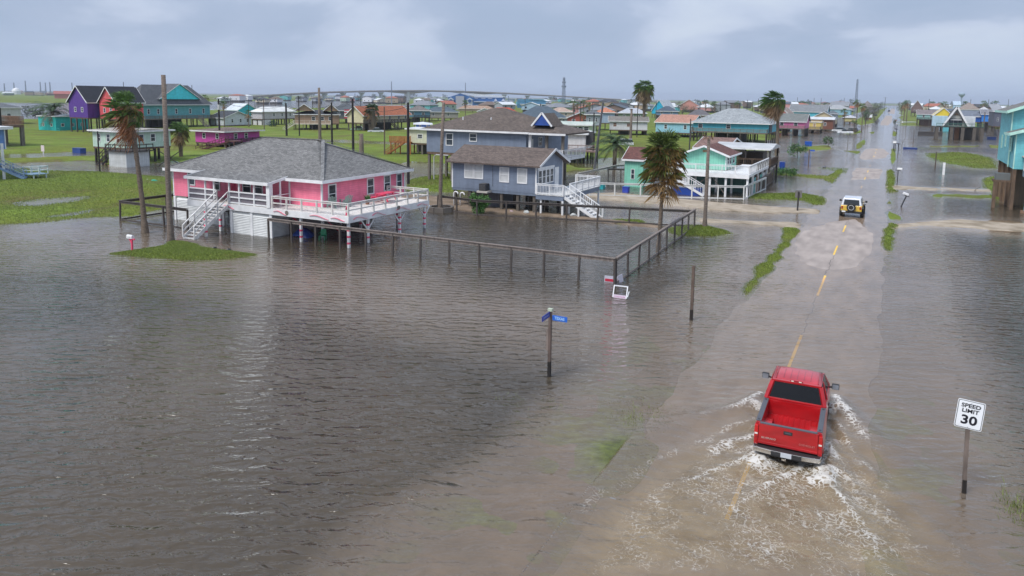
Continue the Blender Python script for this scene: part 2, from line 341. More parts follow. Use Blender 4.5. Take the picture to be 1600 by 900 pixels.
def ground_h(x, y):
    h = -.40+.06*fbm(x, y, .12, 3, 1)
    kd = np.full(x.shape, 3.0)           # 3 = lake bed
    # verges of the main road and of the flooded cross street
    dv = np.minimum(np.abs(x-(RL-.9)), np.abs(x-(RR+1.1)))
    vg = -.12+.05*sstep(40, 60, y)+.05*fbm(x, y, .25, 3, 4)*sstep(.7, 2.2, np.maximum(RL-x, x-RR)+.9)-.12*sstep(.8, 3.2, dv)-.25*sstep(1.6, 5.5, dv+.8*fbm(x, y, .2, 3, 1))-.035*sstep(0, .4, np.minimum(x-RL, RR-x))
    kd = np.where(vg > h, np.where((fbm(x, y, .5, 3, 2) > -.05) | (y > 33), 2, 0), kd); h = np.maximum(h, vg)
    ed = np.abs(y-33.5-.02*x+1.2*fbm(x, y*0, .03, 2, 3))
    cs = -.16-.26*sstep(.5, 9.5, ed+2.5*fbm(x, y, .08, 3, 4))+.03*fbm(x, y, .15, 3, 2)
    cs = np.where((x < RL) & (x > -200), cs, -9)
    kd = np.where(cs > h+.02, 2, kd); h = np.maximum(h, cs)
    # shoulder of dirt beside the road
    ctr = (RL+RR)/2; sh = np.abs(x-ctr)
    for poly, top, sl, rg, k in LAND:
        bb = np.array(poly); mg = 30
        msk = (x > bb[:, 0].min()-mg) & (x < bb[:, 0].max()+mg) & (y > bb[:, 1].min()-mg) & (y < bb[:, 1].max()+mg)
        if not msk.any(): continue
        xs, ys = x[msk], y[msk]; s = sdist(poly, xs, ys)
        ns = rg*fbm(xs, ys, .35/max(rg, .4)**.5, 4, 5)
        hp = np.minimum((s+ns)*sl, top+.03*fbm(xs, ys, .3, 3, 3)); hp = np.maximum(hp, -.5)
        hh = h[msk]; kk = kd[msk]; kk = np.where(hp > hh, k, kk); h[msk] = np.maximum(hh, hp); kd[msk] = kk
    for poly, top, sl, rg in PUDDLE:
        bb = np.array(poly); mg = 30
        msk = (x > bb[:, 0].min()-mg) & (x < bb[:, 0].max()+mg) & (y > bb[:, 1].min()-mg) & (y < bb[:, 1].max()+mg)
        if not msk.any(): continue
        xs, ys = x[msk], y[msk]; s = sdist(poly, xs, ys); ns = rg*fbm(xs, ys, .4/max(rg, .4)**.5, 4, 0)
        hp = np.maximum(-(s+ns)*sl, top); h[msk] = np.minimum(h[msk], np.where(s+ns > -3, hp, 9))
    # keep the ground under the asphalt
    inr = sstep(0, .5, np.minimum(x-RL-.9, RR-.9-x)); rh = -.25
    inr = np.where(y > 1500, 0, inr)
    h = h*(1-inr)+np.minimum(h, rh)*inr
    far = sstep(2600, 3500, np.hypot(x, y)); h = h*(1-far)+(.6)*far
    return h, kd

def polar_grid():
    fwd = math.pi/2+YAW       # azimuth of the view, measured from +x
    a = list(np.linspace(fwd-math.radians(42), fwd+math.radians(42), 760))
    b = list(np.linspace(a[-1], a[0]+2*math.pi, 60)[1:-1])
    az = np.array(a+b)
    r = [0.01, 4.0]
    while r[-1] < 9000:
        q = r[-1]; r.append(q+min(max(q*q/7800, .05), q*.02+.03))
    r = np.array(r+[12000, 20000])
    return az, r
AZ, RD = polar_grid()
def sheet(name, hfun):
    A, Rr = np.meshgrid(AZ, RD); x = Rr*np.cos(A); y = Rr*np.sin(A)
    z, attrs = hfun(x.ravel(), y.ravel())
    n, m_ = A.shape[1], A.shape[0]
    v = np.stack([x.ravel(), y.ravel(), z], 1)
    i, j = np.meshgrid(np.arange(n), np.arange(m_-1)); i2 = (i+1) % n
    f = np.stack([j*n+i, (j+1)*n+i, (j+1)*n+i2, j*n+i2], -1).reshape(-1, 4)
    me = bpy.data.meshes.new(name); me.vertices.add(len(v)); me.vertices.foreach_set('co', v.astype(np.float32).ravel())
    me.loops.add(f.size); me.loops.foreach_set('vertex_index', f.astype(np.int32).ravel()); me.polygons.add(len(f)); me.polygons.foreach_set('loop_start', np.arange(0, f.size, 4, dtype=np.int32))
    me.update(); me.validate(); me.shade_smooth()
    for k, val in attrs.items():
        at = me.attributes.new(k, 'FLOAT', 'POINT'); at.data.foreach_set('value', val.astype(np.float32))
    if me.polygons[1000].normal.z < 0: me.flip_normals()
    o = bpy.data.objects.new(name, me); COL.objects.link(o); tag(o, kind='structure'); return o
GH = {}
def gfun(x, y):
    h, kd = ground_h(x, y); GH['h'] = h
    return h, {'sand': (kd == 1)*1.0, 'mud': (kd == 2)*1.0, 'bed': (kd == 3)*1.0}
ground = sheet('ground', gfun)

# wake of the pickup: polylines (photo pixels on the water plane), half width m, crest height m, foam
WAKE = [([(1188,622),(1150,640),(1110,648),(1060,660),(1010,684),(960,716),(900,762),(850,806),(800,848),(740,900)], .55, .085, 0),
        ([(1188,618),(1160,632),(1125,645),(1085,655)], .22, .05, 1.0),
        ([(1180,655),(1140,668),(1105,690),(1060,705),(1010,730),(950,770),(900,815)], .30, .05, .55),
        ([(1180,684),(1150,690),(1120,706),(1100,722)], .28, .06, 1.2),
        ([(1188,706),(1160,722),(1120,738),(1080,748),(1030,766)], .26, .06, 1.0),
        ([(1262,722),(1225,748),(1190,768),(1165,786),(1150,802),(1135,835)], .20, .05, 1.0),
        ([(1272,726),(1292,758),(1320,790),(1350,832),(1380,876),(1400,905)], .20, .06, 1.1),
        ([(1303,624),(1318,642),(1334,664),(1356,690)], .30, .09, 1.3),
        ([(1302,655),(1330,700),(1365,742),(1400,775),(1440,812),(1480,850),(1520,900)], .16, .05, .55),
        ([(1294,694),(1304,712),(1322,728)], .30, .09, 1.4),
        ([(1190,716),(1196,740),(1204,765),(1200,800)], .30, .03, .6),
        ([(1280,715),(1282,730),(1290,745)], .30, .05, 1.2),
        ([(1310,622),(1360,668),(1420,730),(1490,790),(1570,850),(1640,900)], .5, .05, 0)]
def pline(pts, x, y):
    p = np.array([P(*q) for q in pts]); d = np.full(x.shape, 1e9); tt = np.zeros(x.shape)
    L_ = 0; seg = np.hypot(*(p[1:]-p[:-1]).T); T = seg.sum()
    for i in range(len(p)-1):
        a = p[i]; e = p[i+1]-a; t = np.clip(((x-a[0])*e[0]+(y-a[1])*e[1])/(e@e), 0, 1)
        q = np.hypot(x-a[0]-t*e[0], y-a[1]-t*e[1]); m2 = q < d; d = np.where(m2, q, d); tt = np.where(m2, (L_+t*seg[i])/T, tt); L_ += seg[i]
    return d, tt
CHURN = PL((1190,640),(1300,640),(1350,700),(1420,790),(1490,905),(900,905),(960,800),(1040,730),(1130,672))
def wfun(x, y):
    h = GH['h']; onroad = (x > RL) & (x < RR) & (y > -20) & (y < 1500)
    g = np.where(onroad, np.maximum(h, 0*h-9), h)
    rh = road_h(x, y); g = np.where(onroad, rh, h)
    dep = np.clip(-g, -.3, 2)
    z = np.zeros(x.shape); foam = np.zeros(x.shape)
    near = (np.hypot(x, y) < 60)
    xs, ys = x[near], y[near]; zz = np.zeros(xs.shape); ff = np.zeros(xs.shape)
    wob = .16*fbm(xs, ys, .9, 3, 2); wx = xs+wob; wy = ys+.16*fbm(xs, ys, .9, 3, 4)
    for pts, wd, hh, fo in WAKE:
        d, t = pline(pts, wx, wy); fall = 1-.65*t
        wdt = wd*(1+1.0*t)
        hh = hh*1.4; zz += hh*fall*np.exp(-(d/wdt)**2)-hh*.45*fall*np.exp(-((d-1.9*wdt)/wdt)**2)+hh*.22*fall*np.exp(-((d-3.6*wdt)/wdt)**2)
        ff = np.maximum(ff, fo*(1.1-.75*t)*np.exp(-(d/(wdt*.50+.03))**2))
        ff = np.maximum(ff, fo*.32*(1-.6*t)*np.exp(-(d/(wdt*2.0))**2))
    s = sdist(CHURN, xs, ys); ch = sstep(-1.2, 1.2, s)
    ty = sstep(0, 6, 22-ys)
    ff = np.maximum(ff, ch*(.42-.06*ty)*sstep(0, .8, s+.3))
    zz += ch*(.018*fbm(xs, ys, 1.8, 4, 1)+.02*fbm(xs, ys, 4.5, 3, 3))
    for sp_, sh_, sr_ in (((1184, 704), .12, .36), ((1293, 738), .14, .38), ((1306, 640), .12, .38), ((1186, 636), .10, .33), ((1282, 752), .12, .5), ((1188, 724), .12, .5)):
        q = P(*sp_); dd = np.hypot(xs-q[0], ys-q[1])/sr_; zz += sh_*np.exp(-dd**2)*(1+.5*fbm(xs, ys, 6, 3, 2)); ff = np.maximum(ff, 1.25*np.exp(-(dd*.9)**2))
    tx = (xs > -3.25) & (xs < -1.1) & (ys > 22.9) & (ys < 28)
    zz = np.where(tx, np.minimum(zz, 0), zz)
    z[near] = zz; foam[near] = ff
    churn = np.zeros(x.shape); churn[near] = np.maximum(ch, 0)
    calm = np.exp(-((x+62)**2/700+(y-37)**2/60))
    shel = sdist(PL((560,330),(1085,340),(960,440),(540,385)), x, y); calm = np.maximum(calm, .45*sstep(-1, 2, shel))
    return z, {'depth': dep, 'foam': foam, 'churn': churn, 'calm': np.clip(calm, 0, 1)}
water = sheet('flood_water', wfun)

def mat_ground():
    mt = bpy.data.materials.new('ground'); mt.use_nodes = True; nt = mt.node_tree; N = nt.nodes; L = nt.links; b = N['Principled BSDF']
    g = N.new('ShaderNodeNewGeometry')
    def noise(s, d, dist=0):
        n = N.new('ShaderNodeTexNoise'); n.inputs['Scale'].default_value = s; n.inputs['Detail'].default_value = d; n.inputs['Distortion'].default_value = dist; L.new(g.outputs['Position'], n.inputs['Vector']); return n.outputs['Fac']
    def ramp(fac, st):
        r = N.new('ShaderNodeValToRGB'); L.new(fac, r.inputs[0]); e = r.color_ramp.elements
        while len(e) < len(st): e.new(.5)
        for k, (p_, c) in enumerate(st): e[k].position = p_; e[k].color = (*c, 1)
        return r.outputs[0]
    def mix(f, a, c, bt='MIX'):
        mx = N.new('ShaderNodeMix'); mx.data_type = 'RGBA'; mx.blend_type = bt
        for nm, q in (('Factor', f), ('A', a), ('B', c)):
            if isinstance(q, (int, float)): mx.inputs[nm].default_value = q
            elif isinstance(q, tuple): mx.inputs[nm].default_value = (*q, 1)
            else: L.new(q, mx.inputs[nm])
        return mx.outputs['Result']
    grass = ramp(noise(.16, 6, .4), [(.32, (.130, .135, .040)), (.44, (.120, .165, .026)), (.58, (.145, .208, .028)), (.72, (.19, .205, .060))])
    big_ = ramp(noise(.035, 5, .8), [(.40, (1, 1, 1)), (.62, (1.0, .82, .85))]); grass = mix(1.0, grass, big_, 'MULTIPLY'); fine = ramp(noise(3.5, 5), [(.3, (.6, .6, .6)), (.7, (1.35, 1.35, 1.35))]); grass = mix(1.0, grass, fine, 'MULTIPLY')
    sand = ramp(noise(.8, 6), [(.3, (.27, .22, .16)), (.7, (.44, .37, .29))])
    mud = ramp(noise(.7, 6), [(.3, (.14, .10, .068)), (.7, (.27, .205, .15))])
    bed = ramp(noise(.5, 5), [(.3, (.045, .045, .025)), (.7, (.10, .085, .05))])
    c = grass
    for nm, q in (('sand', sand), ('mud', mud), ('bed', bed)):
        at = N.new('ShaderNodeAttribute'); at.attribute_name = nm; c = mix(at.outputs['Fac'], c, q)
    sep = N.new('ShaderNodeSeparateXYZ'); L.new(g.outputs['Position'], sep.inputs[0])
    # bare mud at the waterline
    mr = N.new('ShaderNodeMapRange'); L.new(sep.outputs['Z'], mr.inputs[0]); mr.inputs[1].default_value = .0; mr.inputs[2].default_value = .10; mr.inputs[3].default_value = 1; mr.inputs[4].default_value = 0
    th = N.new('ShaderNodeMath'); th.operation = 'MULTIPLY'; L.new(mr.outputs[0], th.inputs[0]); L.new(ramp(noise(.45, 4), [(.5, (0, 0, 0)), (.64, (.8, .8, .8))]), th.inputs[1])
    c = mix(th.outputs[0], c, (.13, .10, .06))
    L.new(c, b.inputs['Base Color']); b.inputs['Roughness'].default_value = .95; b.inputs['Specular IOR Level'].default_value = .2
    bp = N.new('ShaderNodeBump'); bp.inputs['Distance'].default_value = .08; bp.inputs['Strength'].default_value = .7; L.new(noise(6, 5), bp.inputs['Height']); L.new(bp.outputs[0], b.inputs['Normal'])
    return mt
ground.data.materials.append(mat_ground())

def mat_water():
    mt = bpy.data.materials.new('flood_water'); mt.use_nodes = True; nt = mt.node_tree; N = nt.nodes; L = nt.links
    for n in list(N): N.remove(n)
    out = N.new('ShaderNodeOutputMaterial'); g = N.new('ShaderNodeNewGeometry')
    def attr(nm):
        a = N.new('ShaderNodeAttribute'); a.attribute_name = nm; return a.outputs['Fac']
    def math_(op, *q):
        n = N.new('ShaderNodeMath'); n.operation = op
        for i, k in enumerate(q):
            if isinstance(k, (int, float)): n.inputs[i].default_value = k
            else: L.new(k, n.inputs[i])
        return n.outputs[0]
    def noise(s, d, rot=0, sc=(1, 1, 1), dist=0, rough=.5, vec=None):
        mp = N.new('ShaderNodeMapping'); mp.inputs['Rotation'].default_value = (0, 0, rot); L.new(vec or g.outputs['Position'], mp.inputs[0])
        m2 = N.new('ShaderNodeVectorMath'); m2.operation = 'MULTIPLY'; L.new(mp.outputs[0], m2.inputs[0]); m2.inputs[1].default_value = sc
        n = N.new('ShaderNodeTexNoise'); n.inputs['Scale'].default_value = s; n.inputs['Detail'].default_value = d; n.inputs['Distortion'].default_value = dist; n.inputs['Roughness'].default_value = rough
        L.new(m2.outputs[0], n.inputs['Vector']); return n.outputs['Fac']
    def ramp(fac, p0, p1, c0=(0, 0, 0), c1=(1, 1, 1)):
        r = N.new('ShaderNodeValToRGB'); L.new(fac, r.inputs[0]); e = r.color_ramp.elements; e[0].position = p0; e[1].position = p1; e[0].color = (*c0, 1); e[1].color = (*c1, 1); return r.outputs[0]
    dep, foam, churn, calm = attr('depth'), attr('foam'), attr('churn'), attr('calm')
    # ripples: wind waves, crests across the view, two trains plus fine chop; broad gusts modulate them
    R1 = -YAW-.10
    w1 = noise(1.0, 2, R1, (1.0, 2.5, 1), .7); w2 = noise(1.0, 3, R1+.55, (1.7, 3.4, 1), .6); w3 = noise(5.0, 3, R1, (1, 1.6, 1))
    h = math_('MULTIPLY_ADD', w1, .150, 0.0)
    h = math_('MULTIPLY_ADD', w2, .085, h); h = math_('MULTIPLY_ADD', w3, .010, h)
    wvt = N.new('ShaderNodeTexWave'); wvt.inputs['Scale'].default_value = .52; wvt.inputs['Distortion'].default_value = 8.0; wvt.inputs['Detail'].default_value = 3; wvt.inputs['Detail Scale'].default_value = 1.1; wvt.bands_direction = 'Y'
    mpw = N.new('ShaderNodeMapping'); mpw.inputs['Rotation'].default_value = (0, 0, R1+.12); L.new(g.outputs['Position'], mpw.inputs[0]); L.new(mpw.outputs[0], wvt.inputs['Vector'])
    h = math_('MULTIPLY_ADD', wvt.outputs['Fac'], .032, h)
    gust = ramp(noise(.055, 3, R1, (.7, 1.2, 1), .8), .33, .66, (.45,)*3, (1.15,)*3)
    dm = N.new('ShaderNodeMapRange'); L.new(dep, dm.inputs[0]); dm.inputs[1].default_value = 0.0; dm.inputs[2].default_value = .22; dm.inputs[3].default_value = .10; dm.inputs[4].default_value = 1
    st = math_('MULTIPLY', math_('MULTIPLY', gust, dm.outputs[0]), math_('SUBTRACT', 1.0, math_('MULTIPLY', calm, .75)))
    h = math_('MULTIPLY', h, st)
    cw = noise(3.2, 4, 0, (1, 1, 1), 1.2, .6)
    h = math_('MULTIPLY_ADD', math_('MULTIPLY', cw, churn), .045, h)
    bp = N.new('ShaderNodeBump'); bp.inputs['Distance'].default_value = 1.0; bp.inputs['Strength'].default_value = 1.0; L.new(h, bp.inputs['Height'])
    # suspended silt
    big = noise(.07, 4, .3, (1, 1, 1), .6)
    silt0 = ramp(big, .35, .65, (.054, .045, .032), (.088, .068, .046))
    sh = N.new('ShaderNodeMapRange'); L.new(dep, sh.inputs[0]); sh.inputs[1].default_value = .03; sh.inputs[2].default_value = .40; sh.inputs[3].default_value = 1; sh.inputs[4].default_value = 0
    mxs = N.new('ShaderNodeMix'); mxs.data_type = 'RGBA'; L.new(sh.outputs[0], mxs.inputs['Factor']); L.new(silt0, mxs.inputs['A']); mxs.inputs['B'].default_value = (.30, .238, .182, 1); silt = mxs.outputs['Result']
    mx = N.new('ShaderNodeMix'); mx.data_type = 'RGBA'; L.new(churn, mx.inputs['Factor']); L.new(silt, mx.inputs['A']); L.new(ramp(noise(1.1, 4, .2, (1, 1, 1), 1.0), .32, .68, (.235, .170, .090), (.36, .275, .165)), mx.inputs['B'])
    dif = N.new('ShaderNodeBsdfDiffuse'); L.new(mx.outputs['Result'], dif.inputs[0]); L.new(bp.outputs[0], dif.inputs['Normal'])
    tr = N.new('ShaderNodeBsdfTransparent'); tr.inputs[0].default_value = (.93, .88, .80, 1)
    k = math_('MULTIPLY_ADD', churn, -2.5, -5.5)
    ab = math_('SUBTRACT', 1.0, math_('EXPONENT', math_('MULTIPLY', math_('MAXIMUM', dep, 0.0), k)))
    body = N.new('ShaderNodeMixShader'); L.new(ab, body.inputs[0]); L.new(tr.outputs[0], body.inputs[1]); L.new(dif.outputs[0], body.inputs[2])
    gl = N.new('ShaderNodeBsdfGlossy'); gl.inputs['Roughness'].default_value = .06; gl.inputs[0].default_value = (1, 1, 1, 1); L.new(bp.outputs[0], gl.inputs['Normal'])
    fr = N.new('ShaderNodeFresnel'); fr.inputs['IOR'].default_value = 1.36; L.new(bp.outputs[0], fr.inputs['Normal'])
    wt = N.new('ShaderNodeMixShader'); L.new(fr.outputs[0], wt.inputs[0]); L.new(body.outputs[0], wt.inputs[1]); L.new(gl.outputs[0], wt.inputs[2])
    # foam: lacy threshold of distorted noise
    wv = N.new('ShaderNodeTexNoise'); wv.inputs['Scale'].default_value = 3.4; wv.inputs['Detail'].default_value = 3; L.new(g.outputs['Position'], wv.inputs['Vector'])
    va = N.new('ShaderNodeVectorMath'); va.operation = 'MULTIPLY_ADD'; L.new(wv.outputs['Color'], va.inputs[0]); va.inputs[1].default_value = (.5, .5, 0); L.new(g.outputs['Position'], va.inputs[2])
    vo = N.new('ShaderNodeTexVoronoi'); vo.feature = 'DISTANCE_TO_EDGE'; vo.inputs['Scale'].default_value = 6.5; L.new(va.outputs[0], vo.inputs['Vector'])
    lace = math_('SUBTRACT', 1.0, math_('MULTIPLY', vo.outputs['Distance'], 8.0))
    fn = noise(11.0, 6, 0, (1, 1, 1), .8, .70); patch = noise(.8, 4, .4, (1, 1, 1), .8)
    ft = math_('ADD', math_('MULTIPLY', lace, .34), math_('MULTIPLY', fn, .75)); ft = math_('ADD', ft, math_('MULTIPLY', math_('SUBTRACT', patch, .5), .9))
    mrf = N.new('ShaderNodeMapRange'); L.new(math_('ADD', ft, math_('MULTIPLY', foam, .85)), mrf.inputs[0]); mrf.inputs[1].default_value = .86; mrf.inputs[2].default_value = 1.30; ff = mrf.outputs[0]
    ff = math_('MULTIPLY', ff, math_('GREATER_THAN', foam, .03))
    brk = N.new('ShaderNodeMapRange'); L.new(noise(1.6, 5, .3, (1, 1, 1), 1.0, .6), brk.inputs[0]); brk.inputs[1].default_value = .36; brk.inputs[2].default_value = .58; brk.inputs[3].default_value = .45
    ff = math_('MULTIPLY', math_('MULTIPLY', ff, .82), brk.outputs[0])
    fd = N.new('ShaderNodeBsdfDiffuse'); fd.inputs[0].default_value = (.72, .70, .66, 1)
    fb = N.new('ShaderNodeBump'); fb.inputs['Distance'].default_value = .05; L.new(fn, fb.inputs['Height']); L.new(fb.outputs[0], fd.inputs['Normal'])
    fin = N.new('ShaderNodeMixShader'); L.new(ff, fin.inputs[0]); L.new(wt.outputs[0], fin.inputs[1]); L.new(fd.outputs[0], fin.inputs[2])
    L.new(fin.outputs[0], out.inputs['Surface'])
    return mt
water.data.materials.append(mat_water())

def strip(name, x0, x1, y0, y1, nx, zoff, mat, ys=None):
    ys = ys if ys is not None else np.concatenate([np.arange(y0, min(y1, 120), .6), np.arange(120, y1, 4.0) if y1 > 120 else []])
    xs = np.linspace(x0, x1, nx); X, Y = np.meshgrid(xs, ys); X[:, 0] += .15+.5*fbm(X[:, 0], Y[:, 0], .45, 5, 1); X[:, -1] += -.15+.5*fbm(X[:, -1], Y[:, -1], .45, 5, 2); Z = road_h(X.ravel(), Y.ravel())+zoff
    m_ = MB(); n = nx
    m_.v = [tuple(q) for q in np.stack([X.ravel(), Y.ravel(), Z], 1).tolist()]
    m_.f = [(j*n+i, j*n+i+1, (j+1)*n+i+1, (j+1)*n+i) for j in range(len(ys)-1) for i in range(n-1)]
    o = m_.build(name, mat, smooth=True); tag(o, kind='structure'); return o
def mat_road(base, name, paint=False):
    mt = bpy.data.materials.new(name); mt.use_nodes = True; nt = mt.node_tree; N = nt.nodes; L = nt.links; b = N['Principled BSDF']
    g = N.new('ShaderNodeNewGeometry')
    def noise(s, d, sc=(1, 1, 1)):
        mp = N.new('ShaderNodeMapping'); mp.inputs['Scale'].default_value = sc; L.new(g.outputs['Position'], mp.inputs[0])
        n = N.new('ShaderNodeTexNoise'); n.inputs['Scale'].default_value = s; n.inputs['Detail'].default_value = d; L.new(mp.outputs[0], n.inputs['Vector']); return n.outputs['Fac']
    r = N.new('ShaderNodeValToRGB'); L.new(noise(.8, 8, (1.5, .5, 1)), r.inputs[0]); e = r.color_ramp.elements
    e[0].position = .3; e[1].position = .7; e[0].color = (*[c*.75 for c in base], 1); e[1].color = (*[min(1, c*1.2) for c in base], 1)
    L.new(r.outputs[0], b.inputs['Base Color']); b.inputs['Roughness'].default_value = .6; b.inputs['Specular IOR Level'].default_value = .3
    bp = N.new('ShaderNodeBump'); bp.inputs['Distance'].default_value = .006; L.new(noise(30, 4), bp.inputs['Height']); L.new(bp.outputs[0], b.inputs['Normal'])
    return mt
ROADM = mat_road((.34, .285, .25), 'road')
strip('road', RL, RR, -40, 1500, 13, 0, ROADM)
# centre line: yellow dashes
yl = MB(); YELM = mat_road((.85, .54, .10), 'road_paint')
cxs = -3.22
dashes = [(a, b) for a, b in ((19.0, 22.9), (31.7, 36.6), (44.7, 50.0), (57.2, 61.0), (67.9, 71.6), (6.5, 10.4), (-6, -2.2))]+[(79.5+12.3*i, 83.2+12.3*i) for i in range(40)]
for a_, b_ in dashes:
    n = 8
    for i in range(n):
        ya, yb = a_+(b_-a_)*i/n, a_+(b_-a_)*(i+1)/n
        q = []
        for (x_, y_) in ((cxs-.062, ya), (cxs+.062, ya), (cxs+.062, yb), (cxs-.062, yb)):
            q.append((x_, y_, float(road_h(np.array([x_]), np.array([y_]))[0])+.008))
        yl.add(q, [(0, 1, 2, 3)])
o = yl.build('road_marking', YELM); tag(o, kind='structure')
# thin dark crack of the centre joint
ck = MB()
for a_, b_ in ((36.8, 44.6), (50.2, 57.0), (71.8, 79.3)):
    ys_ = np.arange(a_, b_, .25); pv = None
    for y_ in ys_:
        x_ = cxs+.06*math.sin(y_*1.7)+.04*math.sin(y_*5.1); z_ = float(road_h(np.array([x_]), np.array([y_]))[0])+.004
        if pv: ck.add([(pv[0]-.012, pv[1], pv[2]), (pv[0]+.012, pv[1], pv[2]), (x_+.012, y_, z_), (x_-.012, y_, z_)], [(0, 1, 2, 3)])
        pv = (x_, y_, z_)
o = ck.build('road_crack', mat_road((.05, .045, .04), 'road_crack')); tag(o, kind='structure')

# ---------------------------------------------------------------- generic house builder (local frame: x right, y away, origin = near left ground corner)
def add_window(r, face, u, z, w_, h_, W, D, mat=None, glass=None, bars=1, off=(0, 0), t=.10):
    """u = metres along the face from its left end (seen from outside)"""
    mat = mat or WHITE; glass = glass or GLASS
    def T(a, d, zz):       # a along face, d outwards
        if face == 'S': return (off[0]+a, off[1]-d, zz)
        if face == 'E': return (off[0]+W+d, off[1]+a, zz)
        if face == 'W': return (off[0]-d, off[1]+D-a, zz)
        return (off[0]+W-a, off[1]+D+d, zz)
    f = MB(); t2 = min(t, w_*.12)
    def bx(m_, a0, a1, z0, z1, d0, d1):
        p = [T(a0, d0, z0), T(a1, d1, z1)]
        m_.box(min(p[0][0], p[1][0]), max(p[0][0], p[1][0]), min(p[0][1], p[1][1]), max(p[0][1], p[1][1]), z0, z1)
    bx(f, u-w_/2, u-w_/2+t2, z, z+h_, -.02, .05); bx(f, u+w_/2-t2, u+w_/2, z, z+h_, -.02, .05)
    bx(f, u-w_/2+t2, u+w_/2-t2, z, z+t2, -.02, .053); bx(f, u-w_/2+t2, u+w_/2-t2, z+h_-t2, z+h_, -.02, .053)
    if bars & 1: bx(f, u-w_/2+t2, u+w_/2-t2, z+h_/2-.025, z+h_/2+.025, -.02, .04)
    if bars & 2: bx(f, u-.025, u+.025, z+t2, z+h_-t2, -.02, .043)
    fo = f.build('window', mat, r)
    g = MB(); bx(g, u-w_/2+t2, u+w_/2-t2, z+t2, z+h_-t2, -.01, .015)
    g.build('pane', glass, fo); return fo
def add_door(r, face, u, z, w_, h_, W, D, mat, off=(0, 0)):
    f = MB()
    def bx(a0, a1, z0, z1, d1):
        if face == 'S': f.box(off[0]+a0, off[0]+a1, off[1]-d1, off[1]+.02, z0, z1)
        elif face == 'E': f.box(off[0]+W-.02, off[0]+W+d1, off[1]+a0, off[1]+a1, z0, z1)
        else: f.box(off[0]-d1, off[0]+.02, off[1]+D-a1, off[1]+D-a0, z0, z1)
    bx(u-w_/2, u+w_/2, z, z+h_, .03); bx(u-w_/2+.12, u+w_/2-.12, z+h_*.5, z+h_-.15, .05); bx(u-w_/2+.12, u+w_/2-.12, z+.15, z+h_*.42, .05)
    return f.build('door', mat, r)
def roof_mesh(kind, x0, x1, y0, y1, ze, zr, t=.14, flip=0):
    """solid roof volume over its eave rectangle"""
    m_ = MB(); xm, ym = (x0+x1)/2, (y0+y1)/2
    if kind == 'gy':     # ridge along y
        m_.prism([(x0, ze), (xm, zr), (x1, ze), (x1, ze-t), (xm, zr-t), (x0, ze-t)], 'y', y0, y1)
    elif kind == 'gx':
        m_.prism([(y0, ze), (ym, zr), (y1, ze), (y1, ze-t), (ym, zr-t), (y0, ze-t)], 'x', x0, x1)
    elif kind == 'hip':
        W, D = x1-x0, y1-y0; k = min(W, D)/2
        if W >= D: a, b = (x0+k*.98, ym, zr), (x1-k*.98, ym, zr)
        else: a, b = (xm, y0+k*.98, zr), (xm, y1-k*.98, zr)
        vs = [(x0, y0, ze), (x1, y0, ze), (x1, y1, ze), (x0, y1, ze), a, b, (x0, y0, ze-t), (x1, y0, ze-t), (x1, y1, ze-t), (x0, y1, ze-t)]
        fs = [(0, 1, 5, 4), (1, 2, 5), (2, 3, 4, 5), (3, 0, 4)] if W >= D else [(0, 1, 4), (1, 2, 5, 4), (2, 3, 5), (3, 0, 4, 5)]
        m_.add(vs, fs+[(9, 8, 7, 6), (0, 6, 7, 1), (1, 7, 8, 2), (2, 8, 9, 3), (3, 9, 6, 0)])
    elif kind == 'shed':     # falls towards y0
        m_.prism([(y0, ze), (y1, zr), (y1, zr-t), (y0, ze-t)], 'x', x0, x1)
    else:
        m_.prism([(y0, ze), (ym, ze+(zr-ze)), (y1, ze), (y1, ze-t), (y0, ze-t)], 'x', x0, x1)
    return m_
def fascia_mesh(kind, x0, x1, y0, y1, ze, zr, t=.14):
    m_ = MB(); xm, ym = (x0+x1)/2, (y0+y1)/2; w_ = .05; h_ = t+.08
    zc = ze-t/2-.01
    if kind == 'gy':
        for y in (y0-w_/2, y1+w_/2):
            for s in (x0, x1): m_.bar((s, y, zc), (xm, y, zr-t/2-.01), w_, h_)
        for x in (x0-w_/2, x1+w_/2): m_.bar((x, y0, zc), (x, y1, zc), w_, h_)
    elif kind == 'gx':
        for x in (x0-w_/2, x1+w_/2):
            for s in (y0, y1): m_.bar((x, s, zc), (x, ym, zr-t/2-.01), w_, h_)
        for y in (y0-w_/2, y1+w_/2): m_.bar((x0, y, zc), (x1, y, zc), w_, h_)
    else:
        for x in (x0-w_/2, x1+w_/2): m_.bar((x, y0-w_, zc), (x, y1+w_, zc), w_, h_)
        for y in (y0-w_/2, y1+w_/2): m_.bar((x0, y, zc), (x1, y, zc), w_, h_)
    return m_
def wall_mesh(W, D, zf, ze, zr, kind, x0=0, y0=0):
    m_ = MB(); x1, y1 = x0+W, y0+D
    if kind == 'gy': m_.prism([(x0, zf), (x0, ze), ((x0+x1)/2, zr-.1), (x1, ze), (x1, zf)], 'y', y0, y1)
    elif kind == 'gx': m_.prism([(y0, zf), (y0, ze), ((y0+y1)/2, zr-.1), (y1, ze), (y1, zf)], 'x', x0, x1)
    else: m_.box(x0, x1, y0, y1, zf, ze-.05)
    return m_
